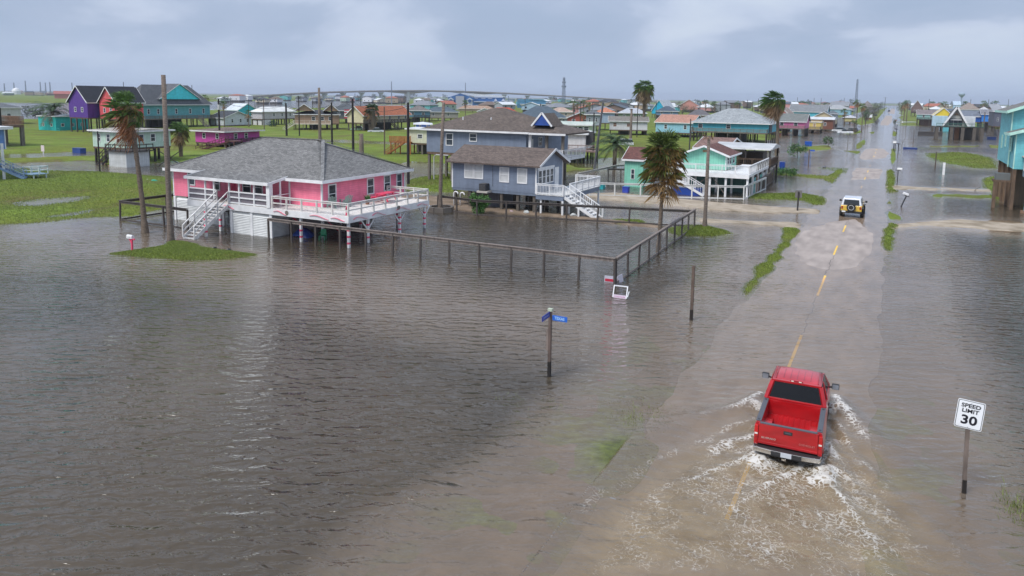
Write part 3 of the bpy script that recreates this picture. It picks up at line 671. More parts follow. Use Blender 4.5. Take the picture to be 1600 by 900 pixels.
def rail_mesh(segs, z, h_=.95, post=1.6, bal=0, pw=.09, mid=True, boards=0):
    m_ = MB()
    done = set(); z0_ = z
    for si, (xa, ya, xb, yb) in enumerate(segs):
        z = z0_+si*.004; L_ = math.hypot(xb-xa, yb-ya); n = max(1, round(L_/post))
        m_.bar((xa, ya, z+h_), (xb, yb, z+h_), .14, .05)
        m_.bar((xa, ya, z+h_-.12), (xb, yb, z+h_-.12), .04, .09)
        if mid or bal: m_.bar((xa, ya, z+.12 if bal else z+h_*.45), (xb, yb, z+.12 if bal else z+h_*.45), .04, .09)
        for k in range(boards): m_.bar((xa, ya, z+.12+k*.8/boards), (xb, yb, z+.12+k*.8/boards), .03, .13)
        for i in range(n+1):
            t = i/n; qx, qy = xa+(xb-xa)*t, ya+(yb-ya)*t
            if (round(qx, 2), round(qy, 2)) in done: continue
            done.add((round(qx, 2), round(qy, 2))); m_.bar((qx, qy, z-.1), (qx, qy, z+h_+.031), pw)
        if bal:
            k = int(L_/bal)
            for i in range(k):
                t = (i+.5)/k; m_.bar((xa+(xb-xa)*t, ya+(yb-ya)*t, z+.12), (xa+(xb-xa)*t, ya+(yb-ya)*t, z+h_-.1), .035)
    return m_
def stairs_mesh(p, q, w_, rail=True, closed=False, bal=0):
    """p top (x,y,z), q bottom (x,y,z); steps run straight down"""
    m_ = MB(); p, q = Vector(p), Vector(q); d = Vector((q.x-p.x, q.y-p.y, 0)); L_ = d.length; d.normalize(); s = Vector((-d.y, d.x, 0))*w_/2
    n = max(3, int((p.z-q.z)/.19))
    for i in range(n):
        t0, t1 = i/n, (i+1)/n; a = p.lerp(q, t0); b = p.lerp(q, t1); z = a.z-(p.z-q.z)/n
        a2 = Vector((a.x, a.y, z)); b2 = Vector((b.x, b.y, z))+d*.03
        m_.add([a2-s, a2+s, b2+s, b2-s]+[v-Vector((0, 0, .05)) for v in (a2-s, a2+s, b2+s, b2-s)], [(0, 1, 2, 3), (7, 6, 5, 4), (0, 4, 5, 1), (1, 5, 6, 2), (2, 6, 7, 3), (3, 7, 4, 0)])
        if closed: m_.add([b2-s+Vector((0, 0, 0)), b2+s, b2+s-Vector((0, 0, .2)), b2-s-Vector((0, 0, .2))], [(0, 1, 2, 3)])
    for sg in (-1, 1):
        m_.bar(p+s*sg-Vector((0, 0, .15)), q+s*sg-Vector((0, 0, .05)), .06, .28)
        if rail:
            up = Vector((0, 0, .95)); m_.bar(p+s*sg+up, q+s*sg+up, .09, .06)
            k = max(2, round(L_/1.3))
            for i in range(k+1):
                a = p.lerp(q, i/k)+s*sg; m_.bar(a, a+up, .08)
            if bal:
                k = int(L_/bal)
                for i in range(k):
                    a = p.lerp(q, (i+.5)/k)+s*sg; m_.bar(a, a+up, .03)
            else: m_.bar(p+s*sg+up*.5, q+s*sg+up*.5, .05, .09)
    return m_
def add_stilts(r, x0, x1, y0, y1, z1, nx, ny, mat=None, w_=.28, zb=-.4):
    mat = mat or STILT; first = None
    for i in range(nx):
        for j in range(ny):
            x = x0+.25+(x1-x0-.5)*i/max(1, nx-1); y = y0+.25+(y1-y0-.5)*j/max(1, ny-1)
            if first is None:
                first = MB().box(-w_/2, w_/2, -w_/2, w_/2, zb, z1).build('stilt', mat, r); first.location = (x, y, 0)
            else:
                c = first.copy(); COL.objects.link(c); c.location = (x, y, 0)
def house(o, rz, W, D, zf, ze, zr, kind, label, wall, roof, name='house', cat='house', trim=None, ov=.45, wins=(), doors=(), stilts=None, skirt=None, decks=(), stairs=(),
          siding='siding', roofk='shingle', group=None, gabs=(), porch=None, stm=None, base=0.0, deckm=None, glass=None):
    r = root(name, (o[0], o[1], 0), label, cat, rz, group)
    wm = M(siding, wall); rm = M(roofk, roof); tr = trim or WHITE
    wall_mesh(W, D, zf, ze, zr if kind in ('gx', 'gy') else ze, kind).build('wall', wm, r)
    wk = kind if kind in ('gx', 'gy', 'hip', 'flat', 'shed') else 'flat'
    zo = ze-(ov*(zr-ze)/((W if kind == 'gy' else D)/2) if kind in ('gx', 'gy') else 0)
    roof_mesh(wk, -ov, W+ov, -ov, D+ov, zo+.07, zr+.07).build('roof', rm, r)
    fascia_mesh(wk, -ov, W+ov, -ov, D+ov, zo+.07, zr+.07).build('fascia', tr, r)
    if zf > .5 and stilts: add_stilts(r, 0, W, 0, D, zf+.02, *stilts, mat=stm)
    if zf > .5: MB().box(.02, W-.02, .02, D-.02, zf-.3, zf-.003).build('floor_frame', deckm or BROWNW, r)
    if skirt: MB().box(skirt[0]*W, skirt[1]*W, .3, D*skirt[2], -.3, zf-.31).build('ground_room', M('vsiding', skirt[3]), r)
    if zf > 1.8 and stilts and not skirt and rng.random() < .65:  # added dark box, stands in for clutter and the shaded space under the floor
        a_ = rng.uniform(.1, .5); MB().box(W*a_, W*min(.95, a_+rng.uniform(.25, .45)), D*.25, D*.7, -.3, zf-.31).build('dark_underside_box', M('vsiding', rng.choice([(.05, .045, .04), (.09, .08, .07), (.14, .13, .12)])), r)
    for w_ in wins: add_window(r, *w_[:5], W, D, *(w_[5:] or ()), glass=glass) if len(w_) <= 5 else add_window(r, *w_[:5], W, D, glass=w_[5])
    for d_ in doors: add_door(r, *d_[:5], W, D, d_[5])
    for (x0, x1, y0, y1, z, sides, mat) in decks:
        MB().box(x0, x1, y0, y1, z-.22, z).build('deck', mat, r)
        sg = []
        if 'S' in sides: sg.append((x0, y0, x1, y0))
        if 'E' in sides: sg.append((x1, y0, x1, y1))
        if 'W' in sides: sg.append((x0, y0, x0, y1))
        if 'N' in sides: sg.append((x0, y1, x1, y1))
        if sg: rail_mesh(sg, z, boards=3 if mat in (GREYW, DARKW) else 0).build('railing', mat, r)
        if z > .6:
            n = max(2, round((x1-x0)/3)+1); add_stilts(r, x0-.1, x1+.1, y0-.1, y1+.1, z-.2, n, 1 if y1-y0 < 1.8 else 2, mat=stm, w_=.2)
    for (p, q, w_, mat) in stairs: stairs_mesh(p, q, w_).build('stairs', mat, r)
    for g in gabs:      # gablets facing S or E: (face, u0, u1, z0, z1, depth, wall colour)
        f, u0, u1, z0, z1, dp, wc = g; um = (u0+u1)/2
        if f == 'S':
            MB().prism([(u0, z0), (um, z1), (u1, z0)], 'y', -.02, dp).build('gable', M('siding', wc), r)
            MB().prism([(u0-.3, z0-.12), (um, z1+.12), (u1+.3, z0-.12), (u1+.3, z0-.02), (um, z1+.24), (u0-.3, z0-.02)], 'y', -.35, dp).build('gable_roof', rm, r)
            k = MB(); k.bar((u0-.3, -.38, z0-.05), (um, -.38, z1+.19), .05, .2); k.bar((u1+.3, -.38, z0-.05), (um, -.38, z1+.19), .05, .2); k.build('gable_trim', tr, r)
        else:
            MB().prism([(u0, z0), (um, z1), (u1, z0)], 'x', W-dp, W+.02).build('gable', M('siding', wc), r)
            MB().prism([(u0-.3, z0-.12), (um, z1+.12), (u1+.3, z0-.12), (u1+.3, z0-.02), (um, z1+.24), (u0-.3, z0-.02)], 'x', W-dp, W+.35).build('gable_roof', rm, r)
            k = MB(); k.bar((W+.38, u0-.3, z0-.05), (W+.38, um, z1+.19), .05, .2); k.bar((W+.38, u1+.3, z0-.05), (W+.38, um, z1+.19), .05, .2); k.build('gable_trim', tr, r)
    return r
def bis(f, lo, hi):
    a = f(lo) > 0
    for _ in range(44):
        m_ = (lo+hi)/2
        if (f(m_) > 0) == a: lo = m_
        else: hi = m_
    return lo
def solve(xl, xc, xr, yb, side='L', dmax=60):
    """axis aligned corner house. left of the road: S face xl..xc, E face xc..xr. returns origin,W,D"""
    C = P(xc, yb)
    if side == 'L':
        W = bis(lambda w_: proj(C[0]-w_, C[1], 0)[0]-xl, 0, dmax); D = bis(lambda d_: proj(C[0], C[1]+d_, 0)[0]-xr, 0, dmax)
        return (C[0]-W, C[1]), W, D, C
    W = bis(lambda w_: proj(C[0]+w_, C[1], 0)[0]-xr, 0, dmax); D = bis(lambda d_: proj(C[0], C[1]+d_, 0)[0]-xl, 0, dmax)
    return (C[0], C[1]), W, D, C
def ch(xl, xc, xr, yb, yf, ye, yr, kind, label, wall, roof, side='L', sw=(), ew=(), D=None, W=None, fit=None, wh=1.3, ww=.9, **k):
    """house from the photo's outline; sw / ew = window positions as fractions along the S and side face"""
    o, W_, D_, C = solve(xl, xc, xr, yb, side); W = W or W_; D = D or D_
    if side == 'L': o = (C[0]-W, C[1])
    zf = ZY(C[0], C[1], yf) if yf else -.3; ze = ZY(C[0], C[1], ye)
    if kind == 'gy': rp = (o[0]+W/2, o[1])
    elif kind == 'gx': rp = (o[0]+(W if side == 'L' else 0), o[1]+D/2)
    else: rp = (o[0]+W/2, o[1]+D/2)
    zr = ZY(*rp, yr); zr = max(zr, ze+.12)
    zw = zf+(ze-zf)*.33; hh = min(wh, (ze-zf)*.5)
    f2 = 'E' if side == 'L' else 'W'
    wins = [('S', u*W, zw, min(ww, W*.2), hh) for u in sw]+[(f2, u*D, zw, min(ww, D*.2), hh) for u in ew]
    dk = k.pop('dk', None); decks = list(k.pop('decks', ())); stairs = list(k.pop('stairs', ()))
    if dk:      # (face, depth, material, stair)
        f, dp, mat = dk[:3]
        if f == 'S': decks.append((0, W, -dp, 0, zf, 'SEW', mat))
        elif f == 'E': decks.append((W, W+dp, 0, D, zf, 'ESN', mat))
        elif f == 'W': decks.append((-dp, 0, 0, D, zf, 'WSN', mat))
        elif f == 'SE': decks += [(0, W+dp, -dp, 0, zf, 'SE', mat), (W, W+dp, 0, D, zf, 'EN', mat)]
        if len(dk) > 3 and zf > 1:
            if f in ('S', 'SE'): stairs.append(((W*dk[3], -dp, zf), (W*dk[3]-zf*1.3*dk[4], -dp-.001*0, 0) if abs(dk[4]) > .1 and False else (W*dk[3], -dp-zf*1.3, 0), 1.1, mat))
            elif f == 'E': stairs.append(((W+dp, D*dk[3], zf), (W+dp+zf*1.3, D*dk[3], 0), 1.1, mat))
    gb = []
    for g in k.pop('gabs', ()):
        f, pa, pb, yb_, ya, dp, wc = g
        if f == 'E': X, fn = o[0]+W, (lambda u: (o[0]+W, o[1]+u))
        else: X, fn = 0, (lambda u: (o[0]+u, o[1]))
        u0 = bis(lambda u: proj(*fn(u), ze)[0]-pa, -5, 60); u1 = bis(lambda u: proj(*fn(u), ze)[0]-pb, -5, 60)
        gb.append((f, u0, u1, ZY(*fn((u0+u1)/2), yb_), ZY(*fn((u0+u1)/2), ya), dp, wc))
    k['gabs'] = gb
    st = k.pop('stilts', (max(2, min(5, round(W/3)+1)), max(2, min(5, round(D/3)+1))) if zf > .6 else None)
    return house(o, 0, W, D, zf, ze, zr, kind, label, wall, roof, wins=wins, stilts=st, decks=decks, stairs=stairs, **k)

# ---------------------------------------------------------------- the pink house
PINK = '#ee6585'; PK = M('plain', '#e0486a', .5); STRW = M('plain', (.70, .70, .70), .5)
def pink_house():
    x0, x1, y0, y1, zf, ze, zr = -55.5, -38.65, 43.1, 53.9, 2.35, 4.42, 7.15
    org = (x0, y0, 0); r = root('beach_house', org, 'bright pink house on stilts with grey hip roof and white wraparound deck', 'house')
    pk = M('siding', (.99, .235, .355)); rf = M('shingle', (.172, .168, .162)); tr = WHITE; deckm = M('wood', (.62, .58, .54))
    def b(m_, n, mat, p=r, bevel=0): return m_.build(n, mat, p, org if p is r else None, bevel)
    MB().box(x0, x1, y0, y1, zf-.25, ze).build('wall', pk, r, org)
    rm = roof_mesh('hip', x0-.5, x1+.55, y0-.55, y1+.55, ze+.08, zr, .16)
    b(rm, 'roof', rf)
    b(fascia_mesh('hip', x0-.5, x1+.55, y0-.55, y1+.55, ze+.08, zr, .16), 'fascia', tr)
    # low slope roof over the screened porch
    pr = MB(); pr.prism([(40.75, ze-.16), (44.6, ze+.50), (44.6, ze+.34), (40.75, ze-.30)], 'x', -51.1, -41.9); b(pr, 'porch_roof', rf)
    pf = MB(); pf.box(-51.15, -41.85, 40.70, 40.75, ze-.36, ze-.12); pf.bar((-41.87, 40.75, ze-.24), (-41.87, 43.0, ze+.14), .05, .2); pf.bar((-51.13, 40.75, ze-.24), (-51.13, 43.0, ze+.14), .05, .2); b(pf, 'porch_fascia', tr)
    rv = MB()
    for a, c in (((x1+.52, y0-.52, ze+.1), (x1-4.6, 48.5, zr+.02)), ((x0-.47, y0-.52, ze+.1), (x0+5.4, 48.5, zr+.02)), ((x0+5.4, 48.5, zr+.02), (x1-4.6, 48.5, zr+.02)), ((x1+.52, y1+.52, ze+.1), (x1-4.6, 48.5, zr+.02))):
        rv.bar(a, c, .28, .04)
    b(rv, 'ridge_cap', M('shingle', (.20, .198, .195)))
    vent = MB()
    # corner boards
    for x in (x0-.01, x1-.11): b(MB().box(x, x+.13, y0-.02, y0+.10, zf-.25, ze-.02), 'corner_board', tr)
    b(MB().box(x1-.1, x1+.02, y1-.11, y1+.02, zf-.25, ze-.02), 'corner_board', tr)
    W, D = x1-x0, y1-y0
    for f, u, z, w_, h_ in (('S', 2.35, 3.12, .95, 1.15), ('E', 1.15, 2.55, .95, 1.55), ('E', 5.9, 2.75, .95, 1.4), ('E', 8.2, 2.8, .95, 1.4), ('E', 9.95, 2.75, .85, 1.45)):
        add_window(r, f, u, z, w_, h_, W, D)
    for u in (5.4, 8.9, 10.2): add_window(r, 'S', u, 2.9, 1.0 if u > 6 else .85, 1.15, W, D)
    add_door(r, 'S', 7.2, zf, .9, 2.0, W, D, M('plain', '#d8406a'))
    # deck: front strip, porch floor, right strip, back corner
    dk = MB(); zd = zf
    dk.box(-51.0, -34.3, 40.95, 43.08, zd-.10, zd); dk.box(-38.6, -34.3, 43.08, 51.2, zd-.10, zd); b(dk, 'deck', deckm)
    rim = MB(); rim.box(-51.05, -34.25, 40.90, 40.95, zd-.50, zd-.02); rim.box(-34.30, -34.25, 40.95, 51.25, zd-.50, zd-.02); rim.box(-38.6, -34.3, 51.2, 51.25, zd-.5, zd-.02)
    b(rim, 'deck_rim', STRW)
    jo = MB()
    for i in range(22): jo.box(-50.8+i*.78, -50.75+i*.78, 41.0, 43.0, zd-.30, zd-.10)
    for i in range(9): jo.box(-38.5, -34.4, 43.5+i*.9, 43.55+i*.9, zd-.30, zd-.10)
    b(jo, 'deck_joist', STRW)
    segs = [(-41.7, 40.98, -34.33, 40.98), (-34.33, 40.98, -34.33, 51.15), (-34.33, 51.15, -38.5, 51.15)]
    b(rail_mesh(segs, zd, .92, 1.45, pw=.11), 'railing', M('plain', (.62, .60, .56)))
    # porch posts and rails
    pp = MB()
    for x in (-50.95, -49.0, -48.0, -46.3, -45.2, -43.6, -42.0):
        pp.bar((x, 41.02, zd), (x, 41.02, ze-.15), .12 if x != -42.0 else .34)
    for y in (42.0, 43.0): pp.bar((-41.86, y, zd), (-41.86, y, ze), .1)
    for a, c in ((-50.95, -47.8), (-46.35, -42.0)):
        for z in (.05, .48, .92): pp.box(a, c, 40.97, 41.05, zd+z, zd+z+.1)
    pp.bar((-41.86, 41.0, zd+.9), (-41.86, 43.0, zd+.9), .06); b(pp, 'porch_post', tr)
    sc = MB(); sc.box(-50.9, -47.8, 41.055, 41.065, zd, zd+.9); sc.box(-46.3, -42.1, 41.055, 41.065, zd, zd+.9); b(sc, 'porch_screen', M('plain', (.16, .14, .16)))
    # front stairs
    st = stairs_mesh((-46.95, 40.9, zd), (-46.95, 37.6, .05), 1.25, True, False); b(st, 'stairs', M('wood', (.66, .64, .62)))
    # screen infill of stair rail
    # louvred ground room, posts painted with red stripes
    def louv(xa, xb, y, za, zb_, ax='x'):
        n = int((zb_-za)/.13); lv = MB()
        for i in range(n):
            z = za+i*.13
            if ax == 'x': lv.prism([(y-.05, z), (y-.03, z-.02), (y+.05, z+.10), (y+.03, z+.12)], 'x', xa, xb)
            else: lv.prism([(y+.05, z), (y+.03, z-.02), (y-.05, z+.10), (y-.03, z+.12)], 'y', xa, xb)
        if ax == 'x': lv.box(xa, xb, y+.06, y+.08, za-.1, zb_)
        else: lv.box(y-.08, y-.06, xa, xb, za-.1, zb_)
        b(lv, 'louvre_panel', M('plain', (.66, .67, .66)))
    louv(-46.0, -44.05, 41.05, -.05, 1.75); louv(-43.85, -42.0, 41.05, -.05, 1.75); louv(41.2, 42.9, -41.95, -.05, 1.75, 'y')
    louv(-55.0, -49.4, 43.0, -.05, 1.95); louv(-48.6, -46.4, 43.0, 0, 1.9)
    for x in (-46.15, -43.95, -41.92): b(MB().box(x-.12, x+.12, 40.98, 41.10, -.4, 1.84), 'louvre_frame', tr)
    for x in (-55.2, -49.3, -46.3): b(MB().box(x-.12, x+.12, 42.93, 43.05, -.4, 2.08), 'louvre_frame', tr)
    # posts with stripes (each post a part, its painted bands a sub-part)
    def post(x, y, top, brace=0):
        w_ = .085; p_ = MB().box(x-w_, x+w_, y-w_, y+w_, -.45, top).build('post', STRW, r, org)
        z = .25+.15*((x*7+y*3) % 1)
        while z < top-.15:
            q_ = MB().box(x-w_-.008, x+w_+.008, y-w_-.008, y+w_+.008, z, z+.14).build('painted_band', PK, p_, org); z += .48
        if brace:
            bb = MB()
            for dx, dy in ((0, -.8), (0, .8)) if brace == 1 else ((-.8, 0), (.8, 0)):
                bb.bar((x, y, top-.85), (x+dx, y+dy, top-.02), .08)
            bb.build('brace', STRW, p_, org)
    for (x, y, br) in ((-34.5, 41.2, 0), (-34.5, 43.4, 1), (-34.5, 47.4, 1), (-34.5, 50.9, 1), (-39.0, 41.15, 0), (-36.9, 46.5, 0), (-37.2, 50.8, 0), (-38.9, 43.4, 0), (-38.9, 48, 0), (-38.9, 53.5, 0), (-47.5, 41.1, 0), (-49.2, 41.1, 0), (-46.6, 38.9, 0)):
        post(x, y, 1.84 if y < 52 else 2.1, br)
    for (x, y) in ((-55.2, 53.5), (-50, 53.5), (-45, 53.5), (-45, 48.5), (-50, 48.5), (-41.5, 48.5)): post(x, y, 2.1)
    # painted red swirls along the rim
    for xa, xb, amp in ((-47.0, -45.7, .12), (-41.5, -40.2, .14), (-37.9, -36.1, .12), (-35.9, -34.6, .10)):
        n = 14; pv = None; sw = MB()
        for i in range(n+1):
            t = i/n; x = xa+(xb-xa)*t; z = zd-.28+amp*math.sin(t*math.pi*1.3+.3)
            if pv: sw.bar((pv[0], 40.893, pv[1]), (x, 40.893, z), .012, .10+.06*math.sin(t*3.1), up=(0, 1, 0))
            pv = (x, z)
        b(sw, 'painted_swirl', PK)
    for ya, yb, amp in ((41.4, 43.0, .12), (43.6, 45.2, .14), (46.6, 48.4, .14), (49.5, 51.0, .1)):
        n = 12; pv = None; sw = MB()
        for i in range(n+1):
            t = i/n; y = ya+(yb-ya)*t; z = zd-.28+amp*math.sin(t*math.pi*1.5)
            if pv: sw.bar((-34.243, pv[0], pv[1]), (-34.243, y, z), .012, .12, up=(1, 0, 0))
            pv = (y, z)
        b(sw, 'painted_swirl', PK)
    rb = MB(); rb.bar((-41.85, 42.8, 1.7), (-41.2, 44.5, -.2), .35, .05); rb.bar((-40.6, 44.5, 1.8), (-39.2, 46.0, -.2), .35, .05); b(rb, 'brace', PK)
    for (x, y) in ((-40.15, 40.87),): MB().tube([(x, y-.0, zd-.22), (x, y+.03, zd-.22)], .17, 16).build('round_plaque', GREYW, r, org)
    MB().tube([(-34.22, 46.9, zd-.1), (-34.19, 46.9, zd-.1)], .17, 14).build('round_plaque', GREYW, r, org)
    MB().box(-56.02, -55.95, 43, 43.1, .2, .3)
    gd = MB(); gd.tube([(x1+.6, y0-.6, ze), (x1+.6, y0-.6, ze+.02)], .06); 
    MB().box(-45.5, -41.97, 43.15, 53.5, -.4, 2.05).build('ground_room', M('vsiding', (.33, .32, .31)), r, org)
pink_house()
def adirondack(x, y, rz, z, lab):
    r = root('deck_chair', (x, y, z), lab, 'chair', rz, 'grey green deck chairs'); m_ = M('plain', (.22, .30, .27))
    s = MB()
    for i in range(5): s.box(-.25, .25, -.3+i*.11, -.21+i*.11, .36-.03*i, .39-.03*i)
    s.build('seat', m_, r); s = MB()
    for i in range(5): s.bar((-.22+i*.11, .22, .25), (-.28+i*.14, .55, 1.0-.05*abs(i-2)), .09, .025)
    s.build('backrest', m_, r)
    for sx in (-1, 1):
        MB().box(sx*.33-.05, sx*.33+.05, -.35, .35, .55, .58).build('armrest', m_, r)
        MB().box(sx*.30-.03, sx*.30+.03, -.33, -.25, 0, .55).build('leg', m_, r); MB().box(sx*.30-.03, sx*.30+.03, .22, .3, 0, .55).build('leg', m_, r)
adirondack(-37.9, 43.3, -2.3, 2.35, 'grey green deck chair nearer the corner of the pink house')
adirondack(-37.6, 44.6, -1.9, 2.35, 'grey green deck chair further back, beside the first window of the pink house')
def picnic():
    r = root('picnic_table', (-36.6, 48.3, 2.35), 'red pink picnic table on the deck beside the pink wall', 'table', .1); m_ = M('plain', '#d8405e')
    s = MB(); 
    for i in range(5): s.box(-.38+i*.155, -.24+i*.155, -.95, .95, .72, .76)
    s.build('tabletop', m_, r)
    for sx in (-.72, .72): MB().box(sx-.13, sx+.13, -.95, .95, .43, .47).build('bench', m_, r)
    for y in (-.65, .65):
        MB().bar((-.3, y, .72), (-.75, y, 0), .08).build('leg', m_, r); MB().bar((.3, y, .72), (.75, y, 0), .08).build('leg', m_, r); MB().box(-.8, .8, y-.04, y+.04, .36, .42).build('cross_brace', m_, r)
picnic()
def plants():
    r = root('potted_plant', (-36.9, 46.4, 2.35), 'green potted plant on the pink house deck beside the picnic table', 'plant')
    MB().tube([(0, 0, 0), (0, 0, .3)], [.14, .19], 12).build('pot', M('plain', (.25, .12, .08)), r)
    m_ = MB(); q = random.Random(4)
    for i in range(60):
        a = q.random()*6.28; l = .25+q.random()*.3; d = Vector((math.cos(a)*.7, math.sin(a)*.7, .5+q.random()*.6))*l; p = Vector((0, 0, .3)); s = Vector((-math.sin(a), math.cos(a), 0))*.05
        m_.add([p-s*.3, p+s*.3, p+d*.7+s, p+d, p+d*.7-s], [(0, 1, 2, 3, 4)])
    m_.build('leaves', M('leaf', (.05, .12, .03)), r)
plants()
def flower_thing():
    r = root('deck_ornament', (-34.75, 41.35, 2.35), 'small pink and white ornament at the front corner of the pink house deck', 'ornament')
    MB().tube([(0, 0, 0), (0, 0, .08), (0, 0, .5), (0, 0, .62), (0, 0, .7)], [.14, .11, .11, .08, .02], 12).build('body', PK, r)
    MB().tube([(-.17, 0, .4), (.17, 0, .4)], .05, 8).build('side_cap', WHITE, r); MB().tube([(0, 0, .22), (0, 0, .3)], .116, 12).build('band', WHITE, r)
flower_thing()
# things floating under the deck
def tarp():
    r = MB(); q = random.Random(2); n = 12
    for i in range(n):
        for j in range(n):
            u, v = i/(n-1), j/(n-1); r.v.append((-41.4+u*1.9, 42.4+v*1.1, -.1+.75*math.sin(math.pi*min(max(u, .02), .98))**.6*math.sin(math.pi*min(max(v, .02), .98))**.6+q.uniform(-.05, .05)))
    r.f = [(i*n+j, (i+1)*n+j, (i+1)*n+j+1, i*n+j+1) for i in range(n-1) for j in range(n-1)]
    o = r.build('tarpaulin', M('plain', (.02, .05, .22), .4), smooth=True); tag(o, 'crumpled blue tarpaulin in the water under the pink house deck', 'tarp')
tarp()
def chair_plastic(x, y, col, lab, rz):
    r = root('plastic_chair', (x, y, -.12), lab, 'chair', rz); m_ = M('plain', col, .35)
    MB().box(-.24, .24, -.24, .24, .40, .43).build('seat', m_, r, bevel=.01); MB().prism([(-.24, .43), (.24, .43), (.2, .9), (-.2, .9)], 'y', .2, .23).build('backrest', m_, r)
    for a in (-.21, .21):
        for b_ in (-.21, .21): MB().box(a-.025, a+.025, b_-.025, b_+.025, 0, .4).build('leg', m_, r)
    for a in (-.25, .25): MB().box(a-.02, a+.02, -.22, .22, .62, .65).build('armrest', m_, r)
chair_plastic(-38.2, 42.6, (.02, .25, .12), 'green plastic chair standing in the water under the pink house deck', .4)
chair_plastic(-36.4, 42.9, (.03, .03, .04), 'black plastic chair standing in the water under the pink house deck', -.5)

# ---------------------------------------------------------------- near grey-blue cabin
GB = (.205, .250, .335)
def grey_cabin():
    x0, x1, y0, y1, zf, ze, zr = -39.4, -29.95, 63.1, 69.3, 1.88, 4.68, 5.95
    r = root('cabin', (x0, y0, 0), 'near blue grey stilt cabin with brown gable roof and white front deck', 'house'); org = (x0, y0, 0); W, D = x1-x0, y1-y0
    wm = M('siding', GB); rf = M('shingle', (.125, .095, .08))
    wall_mesh(W, D, zf, ze, zr, 'gx').build('wall', wm, r)
    roof_mesh('gx', -.45, W+.6, -.55, D+.55, ze-.12, zr+.1).build('roof', rf, r)
    k = MB(); ym = D/2
    for s in (-.55, D+.55): k.bar((W+.63, s, ze-.19), (W+.63, ym, zr+.04), .05, .22)
    k.build('fascia', WHITE, r)
    for i in range(16): MB().box(.1+i*.60, .17+i*.60, -.5, 0, ze-.26, ze-.16).build('rafter_tail', WHITE, r)
    for q in ((-.02, .12, -.03, .05), (W-.1, W+.03, -.03, .06), (W-.02, W+.03, D-.08, D+.02)): MB().box(*q, zf, ze-.05).build('corner_board', WHITE, r)
    for u, z in ((2.0, 2.9), (3.1, 2.9), (6.0, 2.75), (7.95, 2.75)): add_window(r, 'S', u, z, 1.08, 1.5, W, D, glass=BLIND)
    for i in range(4): add_window(r, 'E', .8+i*.90, 2.65, .90, 1.45, W, D, bars=1)
    MB().box(W, W+.06, .25, 4.1, 4.12, 4.34).build('window_head', WHITE, r)
    add_door(r, 'E', 4.75, zf, 1.0, 2.2, W, D, WHITE)
    ac = MB().box(3.6, 4.35, -.8, -.05, 1.85, 2.55).build('air_conditioner', M('plain', (.04, .04, .045), .5), r, bevel=.02)
    gl = MB()
    for i in range(7): gl.box(3.65, 4.3, -.815, -.80, 1.92+i*.08, 1.95+i*.08)
    gl.tube([(4.0, -.4, 2.55), (4.0, -.4, 2.58)], .28, 16); gl.build('grille', M('plain', (.10, .10, .10)), ac)
    MB().box(3.4, 4.6, -.9, 0, 1.66, 1.84).build('bracket', M('plain', (.5, .47, .42)), r)
    MB().bar((4.7, -.03, 4.5), (4.72, -.03, 2.3), .03).build('cable', M('plain', (.1, .11, .13)), r)
    MB().box(.02, W-.02, .02, D-.02, zf-.25, zf-.003).build('floor_frame', M('siding', (.17, .21, .28)), r)
    add_stilts(r, 0, W, 0, D, zf-.24, 6, 3, mat=STILT, w_=.28)
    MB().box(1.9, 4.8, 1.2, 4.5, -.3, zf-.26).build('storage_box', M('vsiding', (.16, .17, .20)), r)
    dz = zf; dl = M('wood', (.60, .60, .58)); wr = WHITE
    MB().box(W+.02, W+2.85, -.1, 9.6, dz-.5, dz-.06).build('deck', M('siding', (.20, .245, .33)), r)
    MB().box(W+.03, W+2.9, -.15, 9.65, dz-.06, dz).build('deck_boards', dl, r)
    rail_mesh([(W+.1, -.08, W+2.85, -.08), (W+2.85, 1.5, W+2.85, 9.6), (W+.1, 9.6, W+2.85, 9.6)], dz, 1.0, 1.5, .16).build('railing', wr, r)
    stairs_mesh((W+2.9, .72, dz), (W+6.3, .72, -.1), 1.35, True, False, .2).build('stairs', wr, r)
    for (x, y) in ((W+2.8, -.05), (W+2.8, 1.5), (W+2.8, 5), (W+2.8, 9.4), (W+.6, 9.4), (W+.5, .1), (W+4.4, .05), (W+4.4, 1.4), (W+5.7, .05)):
        MB().box(x-.08, x+.08, y-.08, y+.08, -.4, dz-.5 if x < W+3 else dz-(x-W-2.9)*.58-.2).build('post', WHITE, r)
grey_cabin()
def pipe(x, y, z, lab):
    m_ = MB(); pts = [(x, y, -.3), (x, y, z)]+[(x+.25*(1-math.cos(a)), y, z+.25*math.sin(a)) for a in (.4, .8, 1.2, 1.57, 2.0, 2.4, 2.8, 3.14)]; m_.tube(pts, .07, 10)
    o = m_.build('vent_pipe', WHITE, smooth=True); tag(o, lab, 'pipe', 'white bent pipes by the grey cabin')
px_, py_ = P(709, 322); pipe(px_, py_, 1.25, 'left white bent pipe rising beside the corner of the grey cabin'); px_, py_ = P(719, 322); pipe(px_, py_, 1.15, 'right white bent pipe rising beside the corner of the grey cabin')
